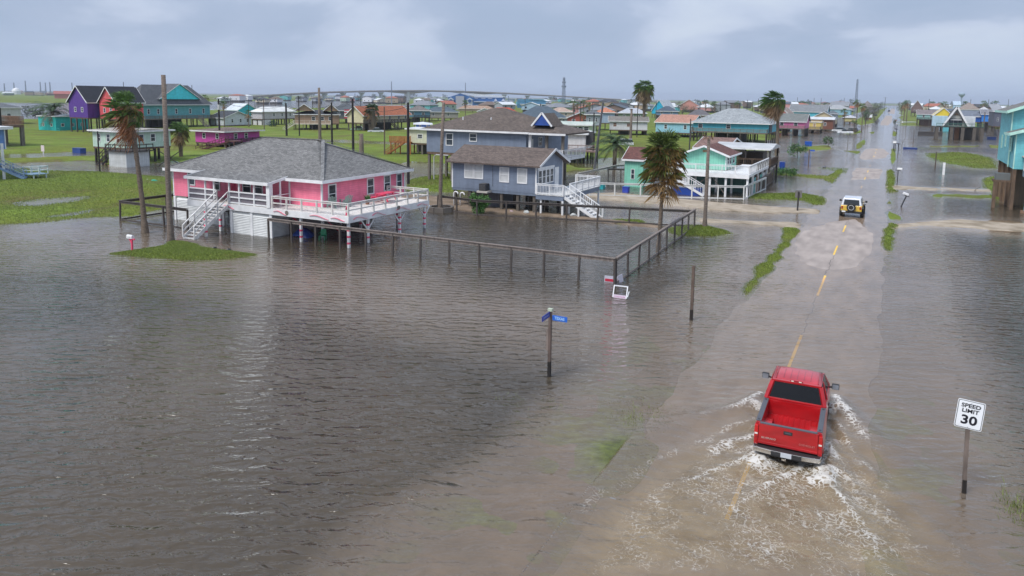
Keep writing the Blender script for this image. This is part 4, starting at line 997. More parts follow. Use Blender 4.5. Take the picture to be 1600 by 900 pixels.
# big grey house behind
def big_grey():
    o = (-53.85, 80.0); W, D = 14.4, 13.0; zf, ze, zr = 3.85, 6.75, 9.5
    BW = M('siding', GB)
    r = house(o, 0, W, D, zf, ze, zr, 'hip', 'large blue grey house with long brown roof and small blue gable, on tall stilts', GB, (.115, .09, .075), ov=.6, name='house',
              wins=[('S', 3.5, 4.75, 1.1, 1.6), ('S', 7.0, 5.4, 1.1, 1.05)], stilts=(5, 4), stm=GREYW)
    MB().box(W+.3, W+4.9, -.1, 7, zf-.3, zf).build('deck', STRW, r)
    rail_mesh([(W+.2, -.1, W+4.9, -.1), (W+4.9, -.1, W+4.9, 7)], zf, 1.0, 1.5, .2).build('railing', WHITE, r)
    for x in (W+.5, W+2.7, W+4.8): MB().box(x-.15, x+.15, 0, .3, -.4, ze-.05).build('porch_post', GREYW if x > W+1 else WHITE, r)
    MB().prism([(-.6, ze+.02), (7.2, ze+.05), (7.2, ze-.1), (-.6, ze-.1)], 'x', W+.62, W+5.4).build('porch_roof', M('shingle', (.115, .09, .075)), r)
    MB().box(W+.62, W+5.45, -.65, -.6, ze-.16, ze+.07).build('porch_fascia', WHITE, r)
    # upper roof over the porch with the blue gable
    rm = MB(); 
    rm.add([(W-5.5, -.6, ze+.08), (W+5.4, -.6, ze+.08), (W+5.4, 7.6, ze+.08), (W-5.5, 7.6, ze+.08), (W+.9, 3.5, 8.35), (W-5.5, 4.5, 9.0)], [(0, 1, 4, 5), (1, 2, 4), (2, 3, 5, 4), (3, 0, 5), (3, 2, 1, 0)]); rm.build('roof', M('shingle', (.115, .09, .075)), r)
    a, b_ = W+.75, W+3.05; g = MB(); g.prism([(a, 7.7), ((a+b_)/2, 9.05), (b_, 7.7)], 'y', .35, 3.4); g.build('gable', M('plain', (.02, .07, .30)), r)
    g = MB(); g.bar((a-.2, .3, 7.6), ((a+b_)/2, .3, 9.2), .1, .2); g.bar((b_+.2, .3, 7.6), ((a+b_)/2, .3, 9.2), .1, .2); g.build('gable_trim', WHITE, r)
    g = MB(); g.prism([(a-.2, 7.6), ((a+b_)/2, 9.15), (b_+.2, 7.6), ((a+b_)/2, 8.95)], 'y', .35, 4); g.build('gable_roof', M('shingle', (.115, .09, .075)), r)
    for x, y in ((4, 2.5), (8, 2.8)): MB().tube([(x, y, 7.3), (x, y, 8.4)], .08, 8).build('roof_vent', WHITE, r)
    add_door(r, 'E', 1.5, zf, 1.0, 2.1, W, D, WHITE); add_window(r, 'E', 4, 4.9, 1.1, 1.2, W, D)
    c = MB(); c.tube([(1.2, -.1, .3), (1.2, -.1, 3.2), (1.5, -.1, 3.5), (3.4, -.1, 3.5)], .07, 8); c.build('drain_pipe', M('plain', (.5, .5, .5)), r)
big_grey()

# ---------------------------------------------------------------- teal green house with white deck
def teal_house():
    org = (-29.0, 86, 0); r = root('beach_house', org, 'mint green house with dark red gable roof and big white upper deck above the flood', 'house')
    tl = M('vsiding', (.22, .58, .44)); rf = M('shingle', (.13, .055, .045)); DR = WHITE
    def b(m_, n, mat): return m_.build(n, mat, r, org)
    x0, x1, y0, y1, zf, ze, zr = -22.6, -17.5, 89.5, 96, 2.7, 4.55, 5.45
    m_ = MB(); m_.prism([(x0, zf), (x0, ze), ((x0+x1)/2, zr), (x1, ze), (x1, zf)], 'y', y0, y1); b(m_, 'wall', tl)
    m_ = MB(); xm = (x0+x1)/2; m_.prism([(x0-.5, ze-.15), (xm, zr+.12), (x1+.5, ze-.15), (x1+.5, ze-.28), (xm, zr-.02), (x0-.5, ze-.28)], 'y', y0-.5, y1+.5); b(m_, 'roof', rf)
    m_ = MB(); m_.bar((x0-.5, y0-.53, ze-.2), (xm, y0-.53, zr+.06), .06, .22); m_.bar((x1+.5, y0-.53, ze-.2), (xm, y0-.53, zr+.06), .06, .22); m_.bar((x1+.53, y0-.5, ze-.2), (x1+.53, y1+.5, ze-.2), .06, .2); b(m_, 'fascia', WHITE)
    o2 = (x0-org[0], y0-org[1])
    MB().box(-20.3, -19.8, y0-.04, y0, 4.75, 5.05).build('gable_vent', M('wood', (.3, .22, .12)), r, org)
    for u in (1.2, 2.6, 4.6): add_window(r, 'E', u, 3.2, 1.1, 1.15, x1-x0, y1-y0, off=o2)
    MB().box(x1-.05, x1+.04, y0-.04, y0+.1, zf, ze-.1).build('corner_board', WHITE, r, org)
    # deck
    dz = 2.65; b(MB().box(-23.2, -15.0, 85.7, 89.5, dz-.3, dz), 'deck', WHITE); b(MB().box(-17.4, -14.1, 89.5, 100.0, dz-.3, dz), 'deck', WHITE)
    b(MB().box(-15.0, -14.1, 85.7, 89.5, dz-.3, dz), 'deck', WHITE)
    b(rail_mesh([(-23.2, 85.75, -14.15, 85.75), (-14.15, 85.75, -14.15, 100)], dz, 1.0, 1.6, .17), 'railing', WHITE)
    b(MB().box(-23.2, -14.1, 85.60, 85.66, dz-.45, dz+.02), 'deck_rim', WHITE)
    b(stairs_mesh((-23.3, 86.4, dz), (-27.3+8.1-1.2+1.2, 0+86.4, 0) if False else (-19.6, 84.9, .0), 1.1, True), 'stairs', WHITE) if False else None
    b(stairs_mesh((-23.6, 85.2, dz), (-18.9, 85.2, .1), 1.0, True, bal=.25), 'stairs', WHITE)
    for x in (-23.1, -21.0, -18.5, -16.7, -14.3):
        for y in (85.9, 89.4): MB().box(x-.11, x+.11, y-.11, y+.11, -.4, dz-.3).build('post', WHITE, r, org)
    for y in (93, 96.5, 99.8): MB().box(-14.4, -14.2, y-.1, y+.1, -.4, dz-.3).build('post', WHITE, r, org)
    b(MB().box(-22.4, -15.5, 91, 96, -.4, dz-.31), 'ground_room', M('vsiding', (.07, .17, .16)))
    m_ = MB(); m_.bar((-21, 86, dz-.3), (-18.6, 86, .3), .08); m_.bar((-18.6, 86, dz-.3), (-21, 86, .3), .08); m_.bar((-18.4, 86, dz-.3), (-16.8, 86, .3), .08); b(m_, 'cross_brace', GREYW)
    # lattice arcs on the east rail
    m_ = MB()
    for i in range(7):
        for k in range(8):
            a0, a1 = math.pi*k/8, math.pi*(k+1)/8; yc = 91+i*1.3
            m_.bar((-14.05, yc+.55*math.cos(a0), dz+.1+.8*math.sin(a0)), (-14.05, yc+.55*math.cos(a1), dz+.1+.8*math.sin(a1)), .05)
    b(m_, 'rail_arch', GREYW)
    # east ground-level panels
    for i, c in enumerate(((.10, .35, .35), (.45, .25, .15), (.10, .35, .30), (.5, .5, .5))): b(MB().box(-14.35, -14.30, 90+i*2.3, 91.8+i*2.3, -.3, 1.9), 'ground_panel', M('vsiding', c))
teal_house()
def teal_shed():
    ch(975, 1004, 1012, 293, 0, 249, 231, 'gx', 'mint green shed with dark red roof behind the big round palm', (.22, .58, .44), (.13, .055, .045), name='shed', cat='shed', siding='vsiding', W=None, D=5, sw=(.45,), ov=.3, ww=.8)
teal_shed()
ch(1086, 1130, 1143, 282, 262, 232, 216, 'gx', 'pale yellow house with brown roof behind the mint green house', (.62, .50, .26), (.20, .12, .10), sw=(), ew=(.5,), D=12, stilts=(3, 3))
def yellow_wing():
    o, W, D, C = solve(1118, 1166, 1176, 285, 'L'); 
    r = root('porch_house', (*o, 0), 'low cream house with white metal lean-to roof and dark wooden porch, beside the mint deck', 'house')
    z = lambda y: ZY(C[0], C[1], y)
    MB().box(0, W*.62, 0, 7, z(258), z(232)).build('wall', M('vsiding', (.62, .50, .26)), r)
    roof_mesh('flat', -.5, W+3.2, -.6, 7.5, z(231), z(225)).build('roof', M('metal', (.5, .5, .5)), r)
    MB().box(-.4, W+3.0, -.66, -.6, z(231)-.2, z(231)+.03).build('fascia', WHITE, r)
    MB().box(W*.12, W*.42, -.05, -.01, z(250), z(236)).build('door', M('plain', (.66, .62, .5)), r)
    MB().box(W*.62, W+3, -.5, 7, z(258)-.2, z(258)).build('deck', DARKW, r)
    rail_mesh([(W*.62, -.5, W+3, -.5), (W+3, -.5, W+3, 7)], z(258), .95, 1.2, .25).build('railing', BROWNW, r)
    for x in (W*.62, W*.95, W+2.9):
        for y in (-.4, 6.8): MB().box(x-.1, x+.1, y-.1, y+.1, -.3, z(232)-.2).build('post', DARKW, r)
    MB().box(W*.75, W+1.5, 3, 7, -.3, z(240)).build('back_wall', M('vsiding', (.12, .09, .07)), r)
yellow_wing()

# ---------------------------------------------------------------- turquoise house at the right edge
def turquoise_house():
    C = (11.2, 92.0)
    r = root('beach_house', (*C, 0), 'tall turquoise stilt house at the right edge of the photo', 'house')
    TQ = M('siding', (.17, .56, .62)); tr = M('plain', (.45, .72, .62)); D2 = 11.5
    zf = 4.3; ze = 10.3
    # upper block (far), its west wall and south wall
    MB().box(0, 12, 3.2, D2+1, zf+.2, ze).build('wall', TQ, r)
    MB().prism([(-.1, ze), (6, 12.6), (12.1, ze)], 'y', 3.2, D2+1).build('gable', TQ, r)
    rm = MB().prism([(-.6, ze-.05), (6, 12.8), (12.6, ze-.05), (12.6, ze-.2), (6, 12.6), (-.6, ze-.2)], 'y', 2.4, D2+1.6).build('roof', M('shingle', (.17, .16, .15)), r)
    k = MB(); k.bar((-.6, 2.37, ze-.12), (6, 2.37, 12.7), .06, .3); k.bar((-.62, 2.4, ze-.14), (-.62, D2+1.6, ze-.14), .05, .25); k.build('fascia', tr, r)
    # lower block (near)
    MB().box(.15, 12, 0, 3.2, zf, 8.0).build('wall', TQ, r)
    MB().prism([(.15, 8.0), (6, 9.9), (12, 8.0)], 'y', 0, 3.2).build('gable', TQ, r)
    MB().prism([(-.55, 8.0), (6, 10.1), (12.6, 8.0), (12.6, 7.85), (6, 9.95), (-.55, 7.85)], 'y', -.7, 3.3).build('roof', M('shingle', (.17, .16, .15)), r)
    k = MB(); k.bar((-.55, -.73, 7.92), (6, -.73, 10.0), .06, .3); k.bar((-.58, -.7, 7.9), (-.58, 3.3, 7.9), .05, .25); k.build('fascia', tr, r)
    MB().box(.1, .2, -.03, .1, zf, 7.85).build('corner_board', tr, r); MB().box(-.04, .08, 3.1, 3.22, zf, ze-.1).build('corner_board', tr, r)
    for u, z in ((2.2, 6.0), (6.5, 6.3), (9.5, 6.0)): add_window(r, 'W', D2+1-u, z, .8, 1.5, 12, D2+1, mat=tr)
    # enclosed porch box
    MB().box(1.0, 12, -2.2, -.01, 3.6, 5.6).build('porch_wall', M('vsiding', (.30, .42, .50)), r)
    MB().box(.8, 12, -2.4, 0, 5.6, 5.72).build('porch_roof', M('plain', (.55, .50, .45)), r)
    for i in range(4): MB().box(1.3+i*1.3, 2.2+i*1.3, -2.24, -2.2, 4.2, 5.3).build('window', WHITE, r)
    MB().box(.96, 1.0, -1.9, -.4, 4.2, 5.3).build('window', WHITE, r)
    # stilts and slat skirt
    for x, y in ((.3, 0.2), (.3, 4), (.3, 8), (.3, 12), (4, .2), (8, .2), (1.3, -2.0), (4.5, -2.0), (8, -2.0), (4, 4), (8, 4), (-1.2, 1.0)):
        MB().box(x-.16, x+.16, y-.16, y+.16, -.4, zf+.25 if x > 0 else 3.0).build('stilt', BROWNW if y > 0 else M('plain', (.25, .38, .42)), r)
    MB().box(-1.4, .2, .8, 2.4, 2.8, 3.0).build('platform', BROWNW, r)
    MB().box(-1.2, .1, 1.0, 2.2, 3.0, 3.7).build('air_conditioner', M('plain', (.12, .13, .13)), r)
    s = MB()
    for i in range(26): s.box(.35, .40, .4+i*.45, .58+i*.45, .0, zf+.2)
    s.build('slat_skirt', M('wood', (.22, .14, .08)), r)
    for i in range(8): pass
    MB().box(.6, 11.5, 4.5, 11.5, -.3, 3.9).build('ground_room', M('vsiding', (.20, .15, .10)), r)
    for x in (1.3, 4.5): MB().tube([(x, -2.0, -.3), (x, -2.0, .25)], .45, 12).build('footing', M('plain', (.22, .13, .08)), r)
turquoise_house()

# ---------------------------------------------------------------- row of houses across the left and middle distance
SL = (.13, .14, .15)
ch(110, 139, 200, 209, 184, 158, 134, 'gy', 'purple gabled stilt house with black roof at the left', (.10, .035, .29), (.025, .026, .035), sw=(.35, .72), ew=(), D=16)
purple_up = None
ch(158, 183, 226, 210, 186, 158, 136, 'gy', 'coral gabled stilt house with black roof right of the purple one', (.74, .115, .135), (.025, .026, .035), sw=(.3, .7))
ch(61, 88, 139, 206, 206, 182, 178, 'flat', 'low turquoise two storey house with white flat roof below the date palm', (.02, .52, .50), (.62, .64, .66), roofk='metal', sw=(.28, .75), ew=(.2, .5, .8), ov=.3, dk=('E', 1.5, M('plain', (.02, .40, .38))), wh=.9)
ch(188, 219, 329, 202, 186, 164, 133, 'hip', 'large aqua house with steep dark grey roof and bright turquoise front gable', (.12, .40, .42), (.10, .105, .115), ov=.7, ew=(.12, .25, .5, .7, .9), dk=('E', 2.6, GREYW, .75, 1),
   gabs=(('E', 249, 312, 155, 132, 7, (.08, .75, .88)),), wh=1.6)
ch(147, 197, 268, 257, 232, 206, 201, 'flat', 'pale mint flat roofed house standing on a white ground room at the puddle', (.50, .66, .56), (.34, .31, .27), sw=(.2, .5, .8), ew=(.1, .35, .6, .88), ov=.5, siding='vsiding', stilts=(4, 4), stm=DARKW)
def mint_block():
    o, W, D, C = solve(171, 198, 234, 262, 'L'); r = root('ground_room', (*o, 0), 'white boarded ground room under the mint house with a dark railed terrace on top', 'outbuilding')
    zt = ZY(*C, 238); MB().box(0, W, 0, D, -.2, zt).build('wall', M('vsiding', (.52, .54, .54)), r); MB().box(-.3, W+.4, -.3, D+.4, zt, zt+.14).build('deck', DARKW, r)
    rail_mesh([(-.3, -.3, W+.4, -.3), (W+.4, -.3, W+.4, D+.4)], zt+.14, .95, 1.1).build('railing', DARKW, r)
    stairs_mesh((-.4, .8, zt+.1), (-3.6, .8, 0), 1.0).build('stairs', DARKW, r)
    k = MB(); k.bar((W+.8, D+1, zt), (W+3.2, D+3, 0), .12); k.bar((W+3.2, D+3, zt), (W+.8, D+1, 0), .12); k.build('cross_brace', DARKW, r)
mint_block()
def ac_unit():
    x, y = P(246, 250); z = ZY(x, y, 221)
    r = root('window_air_conditioner', (x-.6, y-.9, z-.25), 'small air conditioner box stuck in the mint house wall', 'air conditioner'); MB().box(0, .55, 0, .5, 0, .45).build('case', WHITE, r); MB().box(.55, .56, .05, .45, .05, .4).build('grille', GLASS, r)
ch(306, 352, 406, 233, 224, 206, 199, 'hip', 'bright magenta bungalow with low brown roof behind the pink house', (.55, .07, .36), (.16, .12, .10), sw=(.3, .75), ew=(.3, .6), ov=.8, dk=('E', 1.2, DARKW))
def mag_stairs():
    C = P(345, 236); r = root('wooden_steps', (*C, 0), 'dark brown wooden steps in front of the magenta bungalow', 'steps'); stairs_mesh((1.5, 1, 2.0), (-4.5, -1.5, 0), 1.6).build('flight', M('wood', (.10, .04, .035)), r); MB().box(1.0, 3.5, .2, 2.4, 1.85, 2.0).build('landing', M('wood', (.10, .04, .035)), r)
    for x, y in ((1.2, .3), (3.3, .3), (1.2, 2.2), (3.3, 2.2)): MB().box(x-.08, x+.08, y-.08, y+.08, -.2, 1.85).build('post', M('wood', (.10, .04, .035)), r)
mag_stairs()
ch(326, 350, 393, 199, 196, 184, 174, 'gx', 'small white gabled house with dark roof behind the magenta bungalow', (.62, .66, .70), (.05, .055, .065), ew=(.3, .6, .85), ov=.4)
ch(352, 372, 402, 185, 182, 172, 162, 'gx', 'turquoise gabled house with pale metal roof in the far left row', (.02, .50, .60), (.60, .64, .66), roofk='metal', ov=.3)
ch(393, 410, 461, 197, 186, 175, 167, 'hip', 'long pale lilac house with white hip roof left of the tan twin gable house', (.58, .55, .58), (.72, .72, .68), roofk='metal', ew=(.35, .6, .85), skirt=(.1, 1, .25, (.7, .7, .7)))
def fh(xl, xr, yb, yf, ye, yr, kind, label, wall, roof, D=9, turn=0.0, win=(.25, .7), wh=1.2, **k):
    """house whose front faces the camera; turn rotates it about its near corner"""
    A = P(xl, yb); az = math.atan2(-A[0], A[1]); rz = az*.0+az+turn; c, s = math.cos(rz), math.sin(rz)
    W = bis(lambda w_: proj(A[0]+c*w_, A[1]+s*w_, 0)[0]-xr, 0, 200)
    m_ = (A[0]+c*W/2, A[1]+s*W/2)
    zf = ZY(*m_, yf) if yf < yb else -.2; ze = ZY(*m_, ye)
    back = (m_[0]-s*D/2, m_[1]+c*D/2); zr = ZY(*(m_ if kind == 'gy' else back), yr)
    zr = max(zr, ze+.15)
    dk = k.pop('dk', None); decks = []; stairs = []
    if dk: decks.append((dk[0]*W, dk[1]*W, -dk[2], 0, zf, 'SEW', dk[3])); 
    if dk and len(dk) > 4: stairs.append(((dk[4]*W, -dk[2], zf), (dk[4]*W+dk[5], -dk[2]-(0 if abs(dk[5]) > .1 else zf*1.3), 0), 1.1, dk[3]))
    wins = [('S', u*W, zf+(ze-zf)*.33, min(1.1, W*.14), min(wh, (ze-zf)*.5)) for u in win]
    st = (max(2, min(6, round(W/3)+1)), 3) if zf > .6 else None
    return house(A, rz, W, D, zf, ze, zr, kind, label, wall, roof, wins=wins, stilts=st, decks=decks, stairs=stairs, **k)
def tan_house():
    r = fh(461, 530, 204, 193, 179, 172, 'hip', 'tan house with two front gables and a white stilted deck', (.38, .25, .17), (.045, .05, .06), D=10, win=(.42, .62, .8), dk=(-.03, .8, 2.2, M('plain', (.62, .58, .48)), -.02, -3.2),
       gabs=(('S', 0.0, 5.6, 6.0, 7.9, 5, (.38, .25, .17)), ('S', 8.6, 13.0, 6.0, 7.9, 5, (.38, .25, .17))))
tan_house()
fh(518, 563, 194, 185, 173, 162, 'hip', 'dark slate stilt house with long railed deck behind the tan house', (.10, .13, .14), (.09, .10, .11), dk=(0, 1, 2, GREYW))
fh(442, 462, 187, 180, 173, 168, 'gy', 'small brown house with lime green gable wall beside the slate house', (.26, .4, .12), (.12, .1, .1))
fh(536, 574, 180, 172, 167, 163, 'gx', 'long low grey roofed house in the far row above the slate house', (.3, .32, .34), (.14, .15, .17))
def orange_house():
    A = P(568, 207)
    ch(543, 568, 640, 206, 192, 179, 166, 'gy', 'cream house with wide rust orange roof behind the two parked cars', (.66, .60, .40), (.38, .125, .06), ew=(.55, .75, .9), ov=.6, D=None, dk=('E', 2.2, DARKW, .45, 1))
orange_house()
fh(573, 604, 186, 180, 176, 166, 'hip', 'long house with dark red roof behind the cream one', (.6, .6, .6), (.36, .075, .05), D=12)
def cream_box():
    r = fh(638, 700, 243, 224, 202, 200, 'flat', 'cream box shaped stilt house with white flat roof, left of the large blue grey house', (.66, .66, .50), (.66, .68, .70), roofk='metal', D=7, turn=-.5, win=(.3,), stm=GREYW, wh=.8)
    fh(650, 672, 240, 201, 194, 191, 'hip', 'bright blue upper room with white curved roof above the cream box house', (.03, .13, .50), (.68, .70, .72), roofk='metal', D=4, win=(.3, .8), wh=.7)
cream_box()
def orange_deck():
    A = P(604, 243); rz = math.atan2(-A[0], A[1])-.3; r = root('wooden_deck', (*A, 0), 'orange brown wooden deck with steps left of the cream box house', 'deck', rz); m_ = M('wood', (.36, .14, .045)); z = 2.6
    MB().box(.6, 4.6, 0, 3, z-.2, z).build('deck', m_, r); rl = MB()
    for i in range(6): rl.box(.6, 4.6, -.03, 0, z+.05+i*.17, z+.18+i*.17)
    for x in (.6, 2.6, 4.55): rl.box(x-.06, x+.06, -.05, .05, z-.1, z+1.1)
    rl.build('railing', m_, r); stairs_mesh((3.4, -.3, z), (-.2, -.3, 0), 1.1).build('stairs', m_, r)
    for x, y in ((.8, .1), (2.6, .1), (4.5, .1), (.8, 2.9), (4.5, 2.9)): MB().box(x-.1, x+.1, y-.1, y+.1, -.3, z).build('post', m_, r)
    MB().box(4.1, 4.4, 2.0, 2.3, z, z+2.2).build('post', m_, r)
orange_deck()
fh(636, 672, 192, 183, 173, 165, 'hip', 'teal blue house with brown roof behind the cream box house', (.10, .24, .32), (.17, .15, .14), dk=(.3, 1, 2, DARKW))
fh(664, 716, 190, 184, 175, 167, 'hip', 'beige house with dark blue grey hip roof just above the long brown roof', (.33, .31, .28), (.085, .115, .14))
fh(596, 640, 179, 175, 168, 164, 'hip', 'pale blue cottage in the far row right of the red roofs', (.35, .45, .55), (.25, .23, .22))
fh(746, 768, 182, 178, 174, 169, 'gy', 'white gabled cottage left of a brick red roof', (.70, .72, .75), (.5, .5, .5), win=(), D=6)
fh(764, 808, 182, 178, 175, 168, 'hip', 'cottage with brick red roof behind the large blue grey house', (.6, .3, .2), (.42, .075, .04), win=())
fh(716, 772, 176, 173, 170, 165, 'hip', 'long house with sand brown roof in front of the blue hall', (.5, .4, .3), (.36, .24, .17), win=())
fh(807, 886, 200, 193, 184, 166, 'hip', 'wide slate blue hip roofed house right of the small blue gable', (.30, .33, .34), (.075, .105, .135), D=14, win=(.75, .85, .93))
fh(856, 914, 252, 233, 209, 204, 'flat', 'white house with flat roof and two dark screened porch openings', (.68, .68, .68), (.72, .72, .70), roofk='metal', D=9, turn=-.2, win=(.22,), stm=DARKW, dk=(.4, 1.35, 3, M('wood', (.25, .17, .15))))
def screens():
    A = P(878, 252); r = root('porch_screen_pair', (*A, 0), 'pair of dark porch screens in the front of the white flat roofed house', 'screen', math.atan2(-A[0], A[1])-.2)
    for i in (0, 3.6): MB().box(i, i+2.0, -.25, -.15, 3.0, 5.3).build('screen', M('plain', (.05, .05, .055)), r)
screens()
fh(863, 921, 238, 208, 195, 190, 'flat', 'pale green house with flat whitish roof behind the white flat roofed house', (.50, .60, .45), (.50, .56, .48), roofk='metal', D=8, turn=-.2, win=(.45, .6, .75, .9), wh=1.5, stm=DARKW)
fh(886, 925, 206, 196, 184, 176, 'gy', 'red and brown gabled house with white trim beside the bent palm trees', (.36, .09, .06), (.14, .14, .15), dk=(0, 1, 1.5, WHITE))
fh(856, 896, 192, 183, 175, 168, 'hip', 'beige house with tan roof behind the slate blue roof', (.50, .42, .34), (.42, .31, .25))
fh(915, 938, 214, 196, 179, 172, 'hip', 'pale grey narrow house with dark roof left of the orange roofed grey one', (.30, .34, .38), (.12, .13, .14), siding='vsiding')
fh(931, 960, 205, 192, 176, 168, 'hip', 'light grey blue house with small orange roof in the middle distance', (.34, .44, .56), (.50, .20, .12), siding='vsiding')
fh(966, 1010, 190, 186, 177, 169, 'hip', 'olive green house with pale grey roof behind the white shuttered house', (.16, .22, .14), (.42, .44, .48), win=(.2, .5, .75))
def white_shut():
    fh(952, 1011, 212, 203, 189, 182, 'gx', 'white stilt house with brown shuttered windows left of the tall shaggy palm', (.70, .70, .74), (.20, .18, .16), win=(.14, .5), D=9, glass=M('plain', (.20, .09, .06)), stm=DARKW)
white_shut()
ch(1018, 1040, 1062, 186, 178, 172, 156, 'gy', 'electric blue steep gabled house with pale roof behind the light blue houses', (.01, .42, .66), (.50, .53, .56), sw=(.6,), D=20)
fh(1025, 1059, 190, 180, 174, 166, 'hip', 'blue grey cottage with slate hip roof in front of the electric blue gable', (.16, .26, .40), (.08, .10, .13))
fh(1060, 1092, 176, 172, 165, 155.5, 'gy', 'salmon pink gabled house with white roof on the horizon', (.62, .28, .24), (.55, .56, .58), win=())
fh(1040, 1062, 178, 174, 167, 161, 'hip', 'turquoise house with white roof beyond the electric blue one', (.10, .48, .56), (.56, .58, .6), win=())
ch(1024, 1080, 1086, 217, 208, 192, 180, 'gx', 'light blue house with terracotta roof left of the big cyan hip roofed house', (.30, .58, .72), (.42, .22, .16), sw=(.28, .82), D=14, ov=.4)
fh(1075, 1110, 186, 183, 180, 171, 'hip', 'house with dark grey and terracotta roof behind the big cyan house', (.3, .2, .15), (.13, .12, .13), win=())
def cyan_big():
    ch(1082, 1199, 1215, 226, 208, 194, 170, 'hip', 'big cyan house with pale grey pyramid roof and long weathered deck', (.07, .42, .52), (.30, .32, .33), sw=(.10, .48), ov=.7, wh=1.2, ww=1.2,
       dk=('S', 2.6, GREYW), D=15)
    o, W, D, C = solve(1156, 1199, 1203, 225.5, 'L'); r = root('screened_porch', (*o, 0), 'dark screened porch corner of the big cyan house', 'porch')
    za, zb_ = ZY(*C, 208), ZY(*C, 195.5)
    MB().box(0, W+.4, -.3, 4, za, zb_).build('screen', M('plain', (.03, .04, .045)), r)
    for i in range(6): MB().box(i*W/5-.1, i*W/5+.1, -.42, -.3, za, zb_).build('post', GREYW, r)
cyan_big()
ch(1046, 1066, 1070, 246, 246, 238.5, 236, 'flat', 'grey board fence section behind the round palm', (.12, .10, .09), (.1, .09, .08), name='board_fence', cat='fence', siding='vsiding', D=.3, ov=.02, W=7)
ch(1205, 1257, 1262, 213, 201, 190, 178, 'gx', 'bubblegum pink stilt house with grey green roof left of the yellow one', (.66, .17, .36), (.17, .18, .17), sw=(.30, .72), D=12, wh=1.4, ww=1.2, dk=('S', 2, GREYW))
ch(1198, 1240, 1256, 206, 196, 187, 168, 'gy', 'salmon pink wide gabled house behind the bubblegum pink house', (.68, .22, .20), (.30, .24, .21), D=16, W=None)
ch(1253, 1282, 1288, 208, 202, 191, 188.5, 'flat', 'small yellow house with tan shutters and a railed deck near the tall palm', (.66, .50, .14), (.40, .30, .16), sw=(.3, .65), D=8, glass=M('plain', (.34, .20, .08)), dk=('S', 3.5, GREYW), ov=.2)
ch(1262, 1301, 1306, 205, 202, 187, 183, 'flat', 'brown walled house with white flat roof behind the small yellow house', (.19, .075, .045), (.62, .63, .65), roofk='metal', sw=(.68,), D=10)
ch(1232, 1290, 1300, 195, 190, 175, 164, 'gx', 'long sky blue house with wide grey roof left of the roadside palms', (.10, .50, .62), (.20, .21, .22), sw=(.5,), D=16)
ch(1268, 1304, 1312, 198, 194, 184, 174.5, 'gy', 'cream gabled house with dark teal trim next to the sky blue house', (.58, .48, .30), (.10, .13, .15), D=14, sw=(.2,))
ch(1290, 1306, 1316, 197, 192, 178, 173, 'hip', 'grey roofed house behind the cream gabled one', (.30, .33, .35), (.12, .14, .16), D=10)
ch(1285, 1328, 1334, 186, 180, 171, 164, 'hip', 'pale blue long roofed house in the far row beside the palms', (.25, .45, .55), (.34, .35, .36), D=14)
ch(1318, 1336, 1340, 194, 190, 184, 180, 'hip', 'small yellow and lilac cottage under the roadside palms', (.50, .45, .20), (.45, .45, .5), D=8)
ch(1297, 1325, 1330, 178, 174, 165, 159, 'gx', 'grey roofed house on the left horizon with two dormers', (.3, .3, .32), (.24, .25, .27), D=16)
ch(1345, 1363, 1368, 176, 172, 167, 157.5, 'hip', 'brownish grey barn roofed house behind the roadside palms', (.25, .22, .2), (.20, .175, .165), D=16)
ch(1352, 1361, 1364, 187, 187, 183, 179, 'gx', 'little red and white kiosk by the far roadside', (.45, .12, .08), (.7, .7, .7), D=6, name='kiosk', cat='kiosk')
# right of the road
def aframe():
    o, W, D, C = solve(1464, 1470, 1513, 217, 'R'); z = lambda y: ZY(*C, y)
    r = root('a_frame_house', (*o, 0), 'A-frame house with white edged gable on thick dark stilts above the flood', 'house')
    zf = z(197); za = ZY(o[0]+W*.5, o[1], 167); a, b_ = W*.0, W*.98; xm = W*.5
    MB().prism([(a+.6, zf), (xm, za-.4), (b_-.6, zf)], 'y', .8, 9).build('wall', M('siding', (.55, .56, .52)), r)
    MB().prism([(a, zf-.2), (xm, za), (b_, zf-.2), (b_-.5, zf-.2), (xm, za-.6), (a+.5, zf-.2)], 'y', -.6, 9.4).build('roof', M('shingle', (.10, .09, .09)), r)
    k = MB(); k.bar((a, -.64, zf-.2), (xm, -.64, za), .1, .5); k.bar((b_, -.64, zf-.2), (xm, -.64, za), .1, .5); k.build('fascia', WHITE, r)
    MB().box(W*.28, W*.72, .1, .8, z(187.5), z(186)).build('cross_beam', M('plain', (.5, .5, .5)), r)
    MB().prism([(W*.39, z(180)), (xm, za-1.6), (W*.61, z(180))], 'y', .70, .78).build('gable_window', M('glass', (.22, .14, .08)), r)
    for u in (.33, .5, .66): MB().box(W*u-.55, W*u+.55, .7, .78, zf+.3, zf+2.4).build('window', GLASS, r)
    MB().box(-1.6, W+3.5, -2.4, .8, zf-.3, zf).build('deck', DARKW, r); rail_mesh([(-1.6, -2.4, W+3.5, -2.4)], zf, 1.0, 1.5, .3).build('railing', M('wood', (.06, .16, .12)), r)
    MB().box(-2.6, 1.5, 1.5, 7, zf, z(181.5)).build('side_room', M('siding', (.45, .62, .72)), r); MB().box(W-1.5, W+1.5, 1.5, 7, zf, z(182)).build('side_room', M('siding', (.62, .66, .70)), r)
    for x in (-1.3, W*.35, W*.75, W+1.2, W+3.2):
        for y in (-2, 3.5): MB().box(x-.45, x+.45, y-.45, y+.45, -.4, zf-.3).build('stilt', STILT, r)
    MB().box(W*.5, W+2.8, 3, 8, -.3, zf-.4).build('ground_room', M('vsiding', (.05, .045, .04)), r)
    MB().box(W*.48, W*.66, 1.0, 1.2, -.2, zf-.4).build('door', M('wood', (.28, .15, .09)), r)
aframe()
